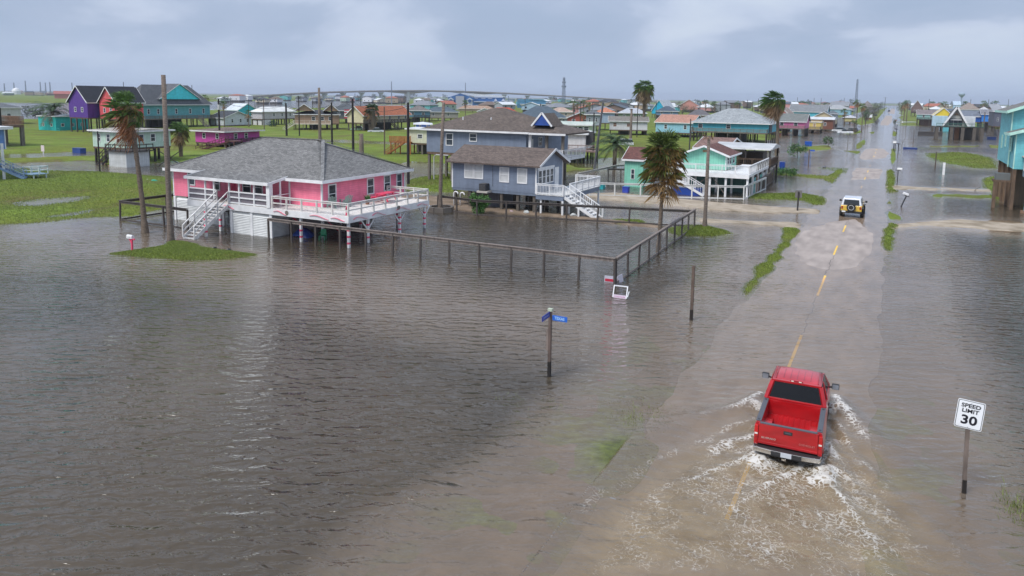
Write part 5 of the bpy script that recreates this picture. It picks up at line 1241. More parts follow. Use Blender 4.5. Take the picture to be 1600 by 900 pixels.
def jetty():
    A, B = P(1434, 211), P(1470, 210.5); r = root('low_seawall', (*A, 0), 'low dark timber wall in the water left of the A-frame house', 'wall'); L_ = B[0]-A[0]
    MB().box(0, L_, 0, .5, -.4, 1.15).build('planking', M('vsiding', (.05, .045, .045)), r); MB().box(-.1, L_+.1, -.08, .58, 1.15, 1.27).build('cap', M('wood', (.10, .09, .085)), r)
jetty()
ch(1455, 1457, 1487, 205, 188, 180, 168.5, 'gy', 'bright yellow stilt house behind the A-frame', (.80, .62, .05), (.60, .52, .30), side='R', sw=(.30,), W=None, D=16, ov=.25, wh=1.3, skirt=(.5, 1, .8, (.10, .40, .45)))
ch(1428, 1432, 1461, 196, 186, 178, 171.5, 'gx', 'pale aqua and yellow porch house with brown roof left of the bright yellow one', (.34, .60, .55), (.20, .17, .17), side='R', sw=(.35, .75), D=12, dk=('S', 2, DARKW), skirt=(.15, 1, .8, (.12, .07, .06)))
ch(1421, 1423, 1441, 182, 176, 168, 157, 'gy', 'reddish brown gabled house with railed deck on the right horizon', (.20, .13, .12), (.16, .14, .14), side='R', D=14, dk=('S', 2.5, DARKW), sw=(.3, .6, .8))
ch(1502, 1504, 1531, 204, 190, 182, 173, 'shed', 'royal blue house with a slanting roof right of the A-frame', (.01, .10, .42), (.16, .18, .22), side='R', sw=(.55,), D=10)
ch(1528, 1532, 1555, 205, 190, 178, 171, 'gx', 'cobalt blue stilt house with white framed window near the right edge', (.03, .22, .66), (.20, .20, .22), side='R', sw=(.55,), D=12, wh=1.5, ww=1.4)
ch(1546, 1550, 1563, 213, 197, 174, 163, 'shed', 'grey house with pale metal roof between the cobalt house and the turquoise one', (.10, .11, .15), (.30, .30, .31), side='R', roofk='metal', D=16, sw=(.5,))
ch(1494, 1497, 1530, 184, 182, 171, 160, 'hip', 'sage green house with tan hip roof behind the blue house', (.36, .42, .34), (.27, .22, .19), side='R', D=16)
ch(1526, 1529, 1545, 184, 180, 172, 167, 'hip', 'pale grey house behind the cobalt blue one', (.6, .62, .66), (.5, .5, .52), side='R', D=12)
ch(1486, 1489, 1500, 176, 172, 164, 158, 'shed', 'pale blue slanted roof house on the right horizon', (.40, .58, .74), (.45, .55, .65), side='R', D=12, sw=())
ch(1443, 1446, 1470, 176, 172, 167, 162, 'hip', 'grey roofed house on the right horizon behind the palms', (.4, .42, .45), (.22, .22, .24), side='R', D=14, sw=())
# left edge houses
def left_edge():
    C = P(13, 281); r = root('beach_house', (C[0], C[1], 0), 'cornflower blue house with white trim cut off at the left edge', 'house')
    zt = ZY(*C, 202); zb_ = ZY(*C, 233)
    MB().box(-12, 0, -9, 0, zb_, zt).build('wall', M('siding', (.16, .30, .62)), r); MB().box(-12.5, .75, -9.5, .6, zt, zt+.35).build('roof', WHITE, r)
    MB().box(-.1, .03, -.1, .03, zb_, zt).build('corner_board', WHITE, r)
    add_window(r, 'E', 7.2, zb_+1.0, 1.0, 1.5, 12, 9, off=(-12, -9))
    x, y = P(7, 283); x -= C[0]; y -= C[1]
    MB().box(x-.12, x+.12, y-.12, y+.12, -.1, 4.6).build('post', WHITE, r); MB().box(-8, .4, -7, -.3, 1.9, 2.1).build('deck', M('plain', (.2, .33, .55)), r)
    for q in (-7, -4, -1): MB().box(-.5, -.3, q, q+.2, -.2, zb_).build('stilt', WHITE, r)
    stairs_mesh((.3, -1.2, 1.9), (2.3, .8, .3), 1.0).build('stairs', M('plain', (.2, .3, .45)), r)
    rail_mesh([(1.6, .9, 3.6, 1.7), (1.2, 2.2, 3.2, 3.0), (3.6, 1.7, 3.2, 3.0)], .8, .9, 1.2).build('railing', M('plain', (.55, .62, .60)), r); MB().box(1.4, 3.4, 1.0, 2.8, .7, .8).build('landing', M('plain', (.28, .42, .55)), r)
    for q in ((1.5, 1.1), (3.3, 1.2), (1.5, 2.7), (3.3, 2.7)): MB().box(q[0]-.06, q[0]+.06, q[1]-.06, q[1]+.06, -.1, .8).build('post', M('plain', (.55, .62, .60)), r)
    C = P(40, 230); r = root('raised_deck', (*C, 0), 'brown wooden raised deck on tall posts at the left edge', 'deck'); zt = ZY(*C, 195)
    MB().box(-14, 0, -9, 0, zt-.5, zt).build('deck', M('wood', (.16, .10, .07)), r); rl = MB(); h1 = ZY(*C, 182)
    for i in range(6):
        a, c = zt+.1+i*(h1-zt)/6, zt+.02+(i+1)*(h1-zt)/6; rl.box(0, .06, -9, 0, a, c); rl.box(-14, 0, 0, .06, a, c)
    rl.build('railing', M('wood', (.24, .14, .09)), r)
    for y in (-.3, -4.2, -8.6):
        for x in (-.3, -6): MB().box(x-.3, x+.3, y-.3, y+.3, -.2, zt-.5).build('post', GREYW, r)
    MB().box(-.35, .2, -4.6, -4.1, zt-.5, ZY(*C, 168)).build('post', DARKW, r)
    MB().box(-16, -3.5, -9, -4.6, zt, ZY(*C, 175)).build('wall', M('plain', (.55, .48, .36)), r); MB().box(-16.5, -2.4, -9.5, -4.2, ZY(*C, 175), ZY(*C, 171)).build('roof', WHITE, r)
left_edge()
fh(-30, 34, 196, 190, 168.5, 160.5, 'hip', 'grey roofed house at the left edge behind the brown deck', (.6, .6, .6), (.11, .12, .13), D=14)

# ---------------------------------------------------------------- fences
def rail_fence(name, lab, pts, h_, mat, posts=None, step=2.4, wire=False, low=True, pw=.12, cap=True, pmat=None):
    o0 = pts[0]; r = root(name, (o0[0], o0[1], 0), lab, 'fence'); pts = [(p[0]-o0[0], p[1]-o0[1]) for p in pts]
    rl = MB(); proto = None
    for i in range(len(pts)-1):
        a, c = pts[i], pts[i+1]; L_ = math.hypot(c[0]-a[0], c[1]-a[1]); n = max(1, round(L_/step))
        zz = .004*i
        if cap: rl.bar((*a, h_+.03+zz), (*c, h_+.03+zz), .18, .05)
        rl.bar((*a, h_-.10+zz), (*c, h_-.10+zz), .05, .16)
        if low: rl.bar((*a, .10+zz), (*c, .10+zz), .05, .14)
        for k in range(n+(i == len(pts)-2)):
            t = k/n; x, y = a[0]+(c[0]-a[0])*t, a[1]+(c[1]-a[1])*t
            if proto is None: proto = MB().box(-pw/2, pw/2, -pw/2, pw/2, -.5, h_-.02).build('post', pmat or mat, r); proto.location = (x, y, 0)
            else: q = proto.copy(); COL.objects.link(q); q.location = (x, y, 0)
            (proto if (i == 0 and k == 0) else q).rotation_euler = (rng.uniform(-.03, .03), rng.uniform(-.03, .03), rng.uniform(-.1, .1))
        if wire:
            w_ = MB(); nn = int(L_/.5); 
            for k in range(1, 9): w_.bar((*a, h_*k/9), (*c, h_*k/9), .007)
            for k in range(nn): t = k/nn; w_.bar((a[0]+(c[0]-a[0])*t, a[1]+(c[1]-a[1])*t, 0), (a[0]+(c[0]-a[0])*t, a[1]+(c[1]-a[1])*t, h_), .007)
            w_.build('wire_mesh', M('plain', (.20, .19, .18)), r)
    rl.build('rail', mat, r)
FW = M('wood', (.20, .165, .145)); FD = M('wood', (.075, .062, .055))
rail_fence('post_fence', 'weathered grey post and rail fence standing in the flood in front of the pink house', [(-41.6, 40.45), (-14.05, 40.65)], 1.62, FW, step=2.3, low=False, wire=False, pmat=FD)
rail_fence('wire_fence', 'receding grey rail fence with wire mesh between the near fence corner and the sandy corner', [(-14.05, 40.85), (-14.75, 63.2)], 1.62, FW, step=2.45, wire=True, pmat=FD)
rail_fence('post_fence', 'dark rail fence along the muddy bank in front of the grey cabin', [(-38.9, 61.2-1.5), (-34.0, 60.0-1.2), (-14.8, 63.4)], 1.45, FD, step=2.7)
rail_fence('post_fence', 'dark rail fence left of the white front steps of the pink house', [(-52.2, 48.5), (-58.6, 47.0), (-58.6, 40.1), (-50.0, 40.0)], 1.7, FD, step=2.6)
a_ = P(921, 306); b_ = P(1162, 312)
rail_fence('white_fence', 'white rail fence in the water in front of the mint green house', [a_, b_, P(1196, 296)], 1.5, M('plain', (.62, .62, .60)), step=3.0, pw=.13)
rail_fence('white_fence', 'white topped rail running from the cabin deck to the mint shed', [P(902, 300), P(962, 284), P(975, 283)], 2.2, M('wood', (.42, .40, .36)), step=3.2, low=False)
rail_fence('brown_fence', 'brown slatted rail fence right of the mint green house', [P(1186, 300), P(1207, 284), P(1211, 270)], 1.5, M('wood', (.16, .13, .11)), step=1.0)
rail_fence('brown_fence', 'dark braced rail fence between the date palm and the mint shed', [P(950, 286), P(1010, 288)], 1.9, M('wood', (.09, .08, .07)), step=1.6)

# ---------------------------------------------------------------- palms
WIND = Vector((-math.cos(YAW), -math.sin(YAW), 0))
def frond_fan(m_, base, d, L1, R_, n, droop, wind, q):
    d = d.normalized(); side = d.cross(Vector((0, 0, 1))); side = side.normalized() if side.length > .01 else Vector((1, 0, 0)); up = side.cross(d)
    def W_(p):
        v = p-base; r = v.length; return p+wind*(r*r*.16)+Vector((0, 0, -droop*r*r*.12))
    tip = base+d*L1; m_.add([W_(base-side*.02), W_(base+side*.02), W_(tip+side*.02), W_(tip-side*.02)], [(0, 1, 2, 3)])
    tilt = q.uniform(-.5, .5)
    for i in range(n):
        a = (i/(n-1)-.5)*3.5; v = (d*math.cos(a)+side*math.sin(a)+up*tilt*.4*abs(math.sin(a))).normalized(); s = (v.cross(up)).normalized()
        l = R_*(.75+.25*math.cos(a*.8))*q.uniform(.85, 1.1); w_ = R_*.035
        m1 = tip+v*l*.55+up*q.uniform(-.05, .05); e = tip+v*l+Vector((0, 0, -.25*l*q.uniform(.4, 1.5)))
        m_.add([W_(tip-s*w_*.3), W_(tip+s*w_*.3), W_(m1+s*w_), W_(e), W_(m1-s*w_)], [(0, 1, 2, 3, 4)])
def fan_palm(px, pyb, h, crown, lab, seed=1, lean=(0, 0), windk=1.0, skirt=1.0, n=46, trunk=.2, green=(.075, .145, .026), dead=(.30, .19, .085), pos=None, group=None, zb=-.4, nl=11, fat=0, vs=0, ske=(-1.45, -.25)):
    q = random.Random(seed); x, y = pos or P(px, pyb); r = root('palm_tree', (x, y, 0), lab, 'palm tree', 0, group)
    top = Vector((lean[0], lean[1], h)); pts = []; rr = []
    NS = 44 if math.hypot(x, y) < 90 else 9
    for i in range(NS+1):
        t = i/NS; pts.append((lean[0]*t**1.5, lean[1]*t**1.5, zb+(h-zb)*t)); rr.append(trunk*(1.35-.5*min(1, t*6)-.15*t+(fat*math.sin(t*3.1) if fat else 0)+(.25 if t >= .86 else 0)+(q.uniform(-.09, .09) if NS > 20 else 0)))
    MB().tube(pts, rr, 10).build('trunk', M('bark', (.15, .115, .085)), r, smooth=True)
    g, dd, mid = MB(), MB(), MB(); wind = WIND*windk
    for i in range(n):
        a = q.random()*6.283; el = q.uniform(-.35, 1.35); d = Vector((math.cos(a)*math.cos(el), math.sin(a)*math.cos(el), math.sin(el)))
        tgt = g if el > .15 or q.random() < .25 else mid
        frond_fan(tgt, top+d*.1+Vector((0, 0, -vs*q.random()**1.6*(1 if el < .9 else .2))), d, crown*.42, crown*.55, nl, .5+max(0, .6-el), wind/crown, q)
    for i in range(int(n*.55*skirt)):
        a = q.random()*6.283; el = q.uniform(*ske); d = Vector((math.cos(a)*math.cos(el), math.sin(a)*math.cos(el), math.sin(el)))
        frond_fan(dd, top+Vector((0, 0, -q.random()*(crown*.6+vs))), d, crown*.38, crown*.5, nl-2, .9 if ske[1] < 0 else .45, wind*.8/crown, q)
    g.build('crown', M('leaf', green), r)
    if mid.v: mid.build('yellowing_fronds', M('leaf', (green[0]*1.9, green[1]*.95, green[2]*1.2)), r)
    if dd.v: dd.build('dead_fronds', M('leaf', dead), r)
    return r
def date_palm(px, pyb, h, crown, lab, seed=1, n=38, pos=None, green=(.045, .085, .025), nl=16):
    q = random.Random(seed); x, y = pos or P(px, pyb); r = root('date_palm', (x, y, 0), lab, 'palm tree')
    MB().tube([(0, 0, -.4), (0, 0, h*.6), (0, 0, h*.9), (0, 0, h)], [.34, .30, .42, .5], 12).build('trunk', M('bark', (.13, .10, .075)), r, smooth=True)
    g = MB(); low = MB()
    for i in range(n):
        a = i*2.4+q.uniform(-.2, .2); el = q.uniform(-.35, 1.3); L_ = crown*q.uniform(.85, 1.05); hd = Vector((math.cos(a), math.sin(a), 0)); p = Vector((0, 0, h)); e = el; prev = None; S = Vector((-hd.y, hd.x, 0)); t_ = g if el > -.1 else low
        K = 12
        for k in range(K):
            p2 = p+(hd*math.cos(e)+Vector((0, 0, math.sin(e))))*L_/K+WIND*.012*k*L_/K*3; e -= (.13 if el > .6 else .10)*(1+.3*k/K)
            w_ = crown*.17*math.sin(math.pi*min(1, (k+1.5)/(K+1)))**.6
            t_.add([p-S*.03, p+S*.03, p2+S*.025, p2-S*.025], [(0, 1, 2, 3)])
            for sg in (-1, 1):
                for j in (0, .5):
                    b0 = p.lerp(p2, j); tip = b0+S*sg*w_+(p2-p).normalized()*w_*.7+Vector((0, 0, -w_*q.uniform(.1, .5))); tg = (p2-p).normalized()*.05*crown/3.5
                    t_.add([b0-tg, b0+tg, tip], [(0, 1, 2)])
            p = p2
    g.build('crown', M('leaf', green), r)
    if low.v: low.build('lower_fronds', M('leaf', (.13, .11, .06)), r)
    return r
def snag(px, pyb, pyt, w_, lab, tuft=0, lean=0, mat=None, name='dead_palm_trunk', cat='dead palm', seed=1):
    x, y = P(px, pyb); h = ZY(x, y, pyt); r = root(name, (x, y, 0), lab, cat)
    MB().tube([(0, 0, -.4), (0, 0, .2), (lean*.02, 0, h*.12), (lean*.3, 0, h*.5), (lean, 0, h)], [w_*1.7, w_*1.4, w_*1.05, w_*.95, w_*.8], 10).build('trunk', mat or M('bark', (.17, .135, .11)), r, smooth=True)
    if tuft:
        q = random.Random(seed); g = MB()
        for i in range(tuft):
            a = q.random()*6.28; d = Vector((math.cos(a), math.sin(a), q.uniform(-.9, .3))).normalized(); frond_fan(g, Vector((lean, 0, h-.05)), d, .25, .35, 6, .6, WIND*.5, q)
        g.build('dead_fronds', M('leaf', (.20, .12, .06)), r)
x_, y_ = P(227, 364)
fan_palm(227, 364, 9.9, 1.75, 'windblown palm with green and orange fronds swept to the left, beside the mint house', seed=5, lean=(-.75, -.3), windk=3.0, skirt=1.3, n=46, vs=1.0, trunk=.24, dead=(.34, .15, .06), nl=13)
snag(267, 376, 117, .20, 'tall bare palm trunk on the grass island in front of the pink house')
fan_palm(283, 247, 4.7, 2.1, 'bushy green palm between the mint house and the magenta bungalow', seed=9, windk=1.2, skirt=1.3, n=54, trunk=.34, fat=.2)
fan_palm(1029, 386, 7.5, 1.9, 'big round palm with green top and brown lower fronds rising behind the wire fence', seed=3, lean=(.15, .4), windk=.6, skirt=1.7, n=80, vs=2.1, ske=(-.75, .3), trunk=.17, green=(.085, .125, .022), dead=(.27, .165, .06), nl=13)
fan_palm(1214, 238, 11.2, 3.0, 'tall windblown palm left of the bubblegum pink house', seed=12, lean=(-.4, 0), windk=3.2, skirt=2.4, n=60, trunk=.42, dead=(.30, .19, .10), green=(.06, .13, .02))
fan_palm(1005, 212, 14.5, 3.6, 'tall shaggy palm with long brown skirt right of the white shuttered house', seed=14, windk=.8, skirt=3.2, n=60, trunk=.55, dead=(.24, .17, .09))
date_palm(960, 264, 3.9, 4.0, 'wide date palm with arching fronds left of the mint shed', seed=2, n=46)
date_palm(84, 205, ZY(*P(84, 204), 173), 6.4, 'date palm behind the low turquoise two storey house', seed=6, n=40)
snag(688, 330, 160, .175, 'bare leaning palm trunk in the round planter by the grey cabin', lean=.35)
snag(1101, 356, 212, .16, 'scraggy palm trunk with a tiny dead tuft on the small grass mound', tuft=9)
snag(500, 222, 137, .33, 'tall reddish brown bare trunk behind the grey roof, left of the tan house deck')
snag(565, 246, 209, .42, 'thick stump of a dead palm with a withered tuft behind the pink house roof', tuft=7, seed=4)
snag(985, 226, 170, .33, 'thin dead palm trunk left of the tall shaggy palm', tuft=8, seed=6)
fan_palm(582, 206, 6.6, 3.0, 'squat palm with a barrel trunk beside the white parked car', seed=21, windk=.8, skirt=.5, n=40, trunk=.75, fat=.7, green=(.035, .075, .025))
for i, (px, pb, pt, cr, lb, sk) in enumerate([
    (351, 206, 157, 2.6, 'scruffy palm with yellow brown fronds at the end of the magenta roof', 1.4), (389, 200, 171, 2.3, 'low bushy palm with orange fronds beside the pale lilac house', 1.8), (322, 186, 147, 2.8, 'windblown palm top behind the large aqua house', .6),
    (727, 196, 156, 4.2, 'palm crown rising over the brown roof in front of the blue hall', 1.2), (895, 200, 156, 3.2, 'first palm of the cluster left of the bent pole', 1.0), (901, 203, 158, 3.0, 'second palm of the cluster left of the bent pole', 1.2), (911, 200, 155, 3.2, 'tallest palm of the cluster beside the red gabled house', .8),
    (920, 202, 160, 3.0, 'right palm of the cluster beside the red gabled house', 1.0), (911, 212, 174, 2.6, 'low shaggy palm in front of the red gabled house', 2.0), (942, 186, 161, 3.6, 'round palm behind the small orange roof', .8),
    (1102, 178, 155, 3.6, 'small round palm on the horizon right of the salmon gable', .5), (1116, 182, 157, 3.6, 'palm with a bushy tree beneath it on the horizon', .6), (1152, 176, 157, 3.8, 'lone palm behind the grey pyramid roof', .8),
    (1241, 174, 157, 3.4, 'first palm of the row behind the salmon gabled house', .4), (1248, 174, 157, 3.4, 'second palm of the row behind the salmon gabled house', .4), (1254, 174, 156, 3.4, 'third palm of the row behind the salmon gabled house', .4), (1260, 174, 157.5, 3.4, 'fourth palm of the row behind the salmon gabled house', .4),
    (1276, 174, 160, 2.6, 'tiny palm on the horizon between two thin masts', .4), (1290, 174, 160, 2.6, 'tiny palm on the horizon left of the dormered roof', .4),
    (1318, 206, 169, 3.4, 'green palm left of the two tall roadside palms', 1.0), (1337, 208, 155, 3.6, 'tall orange brown palm by the roadside car', 2.8), (1346, 206, 161, 3.4, 'second tall roadside palm with golden fronds', 2.2), (1334, 208, 186, 2.4, 'low green palm under the roadside palms', .4),
    (1412, 188, 158, 3.0, 'first ragged palm on the right side of the far road', 1.6), (1416, 190, 155, 3.0, 'taller ragged palm on the right side of the far road', 1.8), (1456, 178, 157, 3.6, 'palm behind the pale aqua porch house', .8), (1468, 178, 158, 3.6, 'palm left of the small water tower', .8), (1476, 178, 157, 3.6, 'dark palm below the water tower', .8),
    (1507, 182, 157, 3.6, 'palm rising behind the A-frame roof', 1.4), (1536, 182, 156, 3.6, 'palm behind the pale grey house at right', 1.0), (1555, 182, 156, 3.6, 'palm behind the metal roofed grey house at right', 1.0)]):
    x_, y_ = P(px, max(pb, 140.8+.014*px+3)); zt = ZY(x_, y_, pt); D_ = math.hypot(x_, y_)
    crw = {2.6: 8.5, 2.3: 9, 2.8: 9}.get(cr, 7.5)*D_/1150*.8; crw = min(crw, zt*.45)
    fan_palm(px, pb, zt-crw*.75, crw, lb, seed=30+i, windk=1.0, skirt=sk, n=26, trunk=crw*.12, pos=(x_, y_), nl=7, dead=(.28, .17, .08))

def leafy(name, lab, cat, pos, rx, ry, h, z0, col, n=900, leaf=.12, seed=1, trunk=None):
    q = random.Random(seed); r = root(name, (*pos, 0), lab, cat); m_ = MB()
    clumps = [(q.uniform(-.7, .7)*rx, q.uniform(-.7, .7)*ry, z0+h*q.uniform(.2, .85), q.uniform(.25, .5)) for _ in range(14)]
    for i in range(n):
        cx_, cy_, cz_, cr_2 = clumps[i % 14]; v = Vector((q.gauss(0, 1), q.gauss(0, 1), q.gauss(0, 1))).normalized()*(q.random()**.4)*cr_2
        p = Vector((cx_+v.x*rx*1.1, cy_+v.y*ry*1.1, max(z0*.8+.02, cz_+v.z*h*.8))); a = Vector((q.gauss(0, 1), q.gauss(0, 1), q.gauss(0, .6))).normalized()*leaf*q.uniform(.6, 1.4); b_ = a.cross(Vector((q.gauss(0, 1), q.gauss(0, 1), q.gauss(0, 1)))).normalized()*leaf*.55
        m_.add([p-a*.5, p+b_*.5, p+a*.5, p-b_*.5], [(0, 1, 2, 3)])
    m_.build('crown', M('leaf', col), r)
    t = MB()
    if trunk:
        t.tube([(0, 0, -.2), (.05, 0, z0*.6), (0, .05, z0+h*.5)], [trunk, trunk*.8, trunk*.4], 8)
        for i in range(5): a = i*1.3; t.tube([(0, 0, z0*.8), (math.cos(a)*rx*.6, math.sin(a)*ry*.6, z0+h*.6)], [trunk*.5, trunk*.2], 6)
    else: t.tube([(0, 0, -.2), (0, 0, z0+h*.5)], [.08, .04], 6)
    t.build('trunk', M('bark', (.12, .10, .08)), r)
    return r
leafy('bush', 'rounded green bush at the water edge in front of the grey cabin', 'bush', P(748, 334), 1.15, .9, 1.75, .08, (.060, .150, .030), 4200, .17, 3)
leafy('bush', 'wind-bent green bush in the water between the mint house fence and the street sign', 'bush', P(1246, 246), 2.0, 1.4, 2.4, .2, (.05, .12, .025), 900, .3, 4)
leafy('bush', 'low green bush at the end of the brown slatted fence', 'bush', P(1229, 275), 1.8, 1.2, 1.1, .1, (.05, .13, .02), 800, .25, 5)
leafy('bush', 'small palm-like shrub in front of the yellow house deck', 'bush', P(1294, 230), 1.3, 1.0, 2.4, .2, (.06, .11, .04), 500, .3, 6)
leafy('bush', 'dark green trimmed bush left of the tan twin gable house', 'bush', P(428, 199), 1.9, 1.9, 2.4, .1, (.025, .065, .025), 700, .3, 7)
leafy('bush', 'dark bush on the bay shore right of the date palm', 'bush', P(56, 185), 7, 4, 4.5, .2, (.05, .06, .045), 700, .7, 8)
leafy('bush', 'bare looking grey shrub by the left flooded roadside', 'bush', P(1369, 196), 1.6, 1.2, 4.2, .2, (.12, .11, .09), 500, .35, 9)
leafy('bush', 'olive shrub on the right verge of the far road', 'bush', P(1397, 196), .9, .9, 3.2, .1, (.10, .11, .05), 400, .3, 10)
for i, (px, pb, pt, rx, c, lb) in enumerate([(1356, 190, 165, 5, (.10, .095, .08), 'grey brown bare-crowned tree left of the far road'), (1364, 184, 163, 6, (.09, .10, .07), 'dusty green tree beyond the grey brown one'), (1372, 178, 160, 6, (.08, .10, .07), 'distant dark tree left of the far road'), (1408, 180, 161, 4, (.11, .11, .08), 'ragged tree at the right edge of the far road'),
    (1066, 182, 163, 5, (.06, .085, .05), 'bushy tree below the salmon gable'), (1078, 180, 164, 5, (.06, .085, .05), 'second bushy tree right of the salmon gable'), (1116, 180, 165, 6, (.06, .08, .05), 'dark tree under the horizon palm behind the cyan house'), (1352, 196, 172, 3, (.07, .11, .05), 'green tree beside the roadside palms')]):
    x_, y_ = P(px, pb); zt = ZY(x_, y_, pt); leafy('tree', lb, 'tree', (x_, y_), rx, rx, zt*.75, zt*.3, c, 900, zt*.055, 40+i, trunk=.3)

# ---------------------------------------------------------------- poles
def pole(px, pyb, pyt, w_, lab, mat=None, arm=0, name='utility_pole', cat='pole', transf=False, lean=0, lamp=0):
    x, y = P(px, pyb); h = ZY(x, y, pyt); r = root(name, (x, y, 0), lab, cat)
    MB().tube([(0, 0, -.4), (lean*.5, 0, h*.5), (lean, 0, h)], [w_, w_*.9, w_*.75], 8).build('shaft', mat or M('wood', (.04, .032, .03)), r)
    d = Vector((math.cos(YAW), math.sin(YAW), 0))
    if arm: MB().bar(tuple(d*-arm+Vector((lean, 0, h-.5))), tuple(d*arm+Vector((lean, 0, h-.5))), .14).build('crossarm', mat or DARKW, r)
    if transf: MB().tube([(.35, -.2, h-2.2), (.35, -.2, h-1.2)], .28, 10).build('transformer', M('plain', (.5, .5, .5)), r)
    if lamp: MB().bar((lean, 0, h-.1), tuple(d*lamp+Vector((lean, 0, h+.25))), .09).build('lamp_arm', M('plain', (.25, .28, .32)), r)
DP = M('wood', (.022, .017, .018))
pole(638, 287, 160, .19, 'tall near black pole standing in the wet drive left of the large blue grey house', DP, lean=.0)
pole(552, 243, 154, .24, 'near black pole between the tan house and the orange roofs', DP)
pole(519, 228, 160, .22, 'near black pole in front of the tan house right gable', DP)
pole(448, 214, 161, .28, 'near black pole left of the tan twin gable house', DP)
pole(344, 232, 154, .20, 'near black pole in front of the magenta bungalow', DP, transf=True)
pole(156, 268, 205, .12, 'thin dark pole in front of the mint house steps', DP)
pole(601, 244, 167, .12, 'thin brown pole left of the orange deck', M('wood', (.13, .09, .07)))
pole(468, 214, 150, .16, 'thin dark pole behind the tan house left gable', DP); pole(413, 206, 154, .13, 'thin brown pole in front of the pale lilac house', M('wood', (.12, .08, .07)))
for px, pb, pt, lb in ((389, 186, 155, 'left thin pole above the turquoise gable roof'), (399, 184, 153, 'right thin pole above the turquoise gable roof'), (564, 200, 154, 'thin pole beside the flag'), (489, 184, 155, 'thin pole in front of the bay right of the tall brown trunk'), (361, 178, 152, 'thin pole at the bay left of the turquoise gable'), (431, 178, 153, 'thin pole above the pale lilac house roof'), (446, 178, 155, 'slender pole above the tan house left eave'),
                    (116, 190, 129, 'dark pole behind the purple house roof'), (196, 190, 128, 'short pole top behind the coral house roof'), (302, 190, 133, 'dark pole behind the aqua house gable'), (628, 190, 157, 'thin pole above the cream house roof'), (664, 204, 176, 'thin pole beside the curved white roof'), (820, 190, 154, 'thin pole in front of the light blue hall'), (844, 196, 162, 'black pole above the small blue gable')):
    pole(px, pb, pt, .13 if px != 844 else .25, lb, DP)
pole(928, 265, 160, .2, 'tall leaning lamp pole right of the white flat roofed house', M('wood', (.10, .10, .11)), lean=1.2, lamp=1.2, name='lamp_pole', cat='lamp post')
for px, pb, pt, lb in ((906, 214, 158, 'dark pole in front of the red gabled house'), (896, 218, 165, 'brown pole left of the red gabled house'), (961, 205, 173, 'brown pole at the corner of the white shuttered house'), (995, 216, 161, 'black pole before the white shuttered house'), (1024, 200, 160, 'thin pole in front of the electric blue gable'), (1060, 186, 158, 'pole with small crossarm near the salmon gable'), (1093, 184, 159, 'thick dark pole behind the cyan house'), (925, 196, 160, 'thin grey pole behind the palm cluster'), (926, 256, 176, 'slim brown pole beside the leaning lamp pole'),
                    (1077, 238, 186, 'leaning dark pole at the left end of the cyan house deck'), (1125, 182, 160, 'pole above the pyramid roof left slope'), (1134, 182, 159, 'second pole above the pyramid roof'), (1155, 178, 160, 'pole near the lone palm'), (1167, 178, 156, 'tall pole right of the lone palm'), (1175, 180, 159, 'pole above the pyramid roof right slope'), (1184, 176, 154, 'slender pole on the horizon left of the tall windblown palm'),
                    (1271, 172, 153, 'left of two masts on the horizon'), (1282, 172, 153, 'right of two masts on the horizon'), (1245, 172, 152, 'thin mast above the palm row'), (1318, 172, 153, 'thin mast above the dormered roof'), (1450, 180, 155, 'pole right of the reddish brown gabled house'), (1515, 178, 155, 'slim pole right of the A-frame house'), (1543, 178, 155, 'slim pole above the cobalt blue house'), (1574, 178, 155, 'slim pole above the metal roofed grey house')):
    pole(px, pb, pt, .14 if pb > 184 else .28, lb, M('wood', (.045, .04, .04)), arm=(1.0 if px in (1060, 1167, 1175, 1125) else 0))
pole(1535, 219, 175, .2, 'grey lamp pole in the water right of the A-frame house', GREYW, lamp=-4.0, name='lamp_pole', cat='lamp post')
pole(1382, 172, 152, .35, 'utility pole with crossarms beside the vanishing road', M('wood', (.05, .045, .04)), arm=3)
pole(1427, 222, 203, .09, 'thin stick standing in the water right of the far mailboxes', M('wood', (.12, .1, .09))); pole(1461, 264, 237, .10, 'thin brown post standing near the flooded green patch', M('wood', (.10, .075, .06))); pole(1416, 197, 181, .08, 'slim dark stake in the water before the far right palms', M('wood', (.08, .07, .07)))
pole(1324, 232, 209, .07, 'slim stake in the flooded yard in front of the parked cars', GREYW); pole(1408, 228, 216, .05, 'tilted stick beside the roadside mailboxes', GREYW, lean=.7); pole(1519, 298, 291, .05, 'slanting stick poking out of the water left of the turquoise house', GREYW, lean=.9)
MBW = MB().box(-.16, .16, -.1, .1, -.3, 1.9)
o = MBW.build('marker_post', WHITE); o.location = (*P(1474, 273), 0); tag(o, 'white square post alone in the flooded yard right of the road', 'post')
def square_post(px, pb, pt, w_, lab, mat):
    x, y = P(px, pb); h = ZY(x, y, pt); r = root('wooden_post', (x, y, 0), lab, 'post'); MB().box(-w_, w_, -w_, w_, -.4, h).build('shaft', mat, r, bevel=.01); MB().box(-w_*1.02, w_*1.02, -w_*1.02, w_*1.02, -.3, .55).build('wet_base', M('wood', (.018, .013, .010)), r)
square_post(1080, 500, 415, .07, 'lone brown square post in the flood between the street sign and the palm mound', M('wood', (.12, .085, .065)))
x_, y_ = P(1246, 330); r = root('sign_post', (x_, y_, 0), 'dark post with the back of a small grey sign beside the yellow vehicle', 'sign'); MB().box(-.07, .07, -.07, .07, -.4, 2.0).build('post', M('wood', (.035, .03, .03)), r); MB().box(-.32, .32, .08, .10, 1.35, 2.1).build('panel', M('plain', (.16, .15, .14)), r)
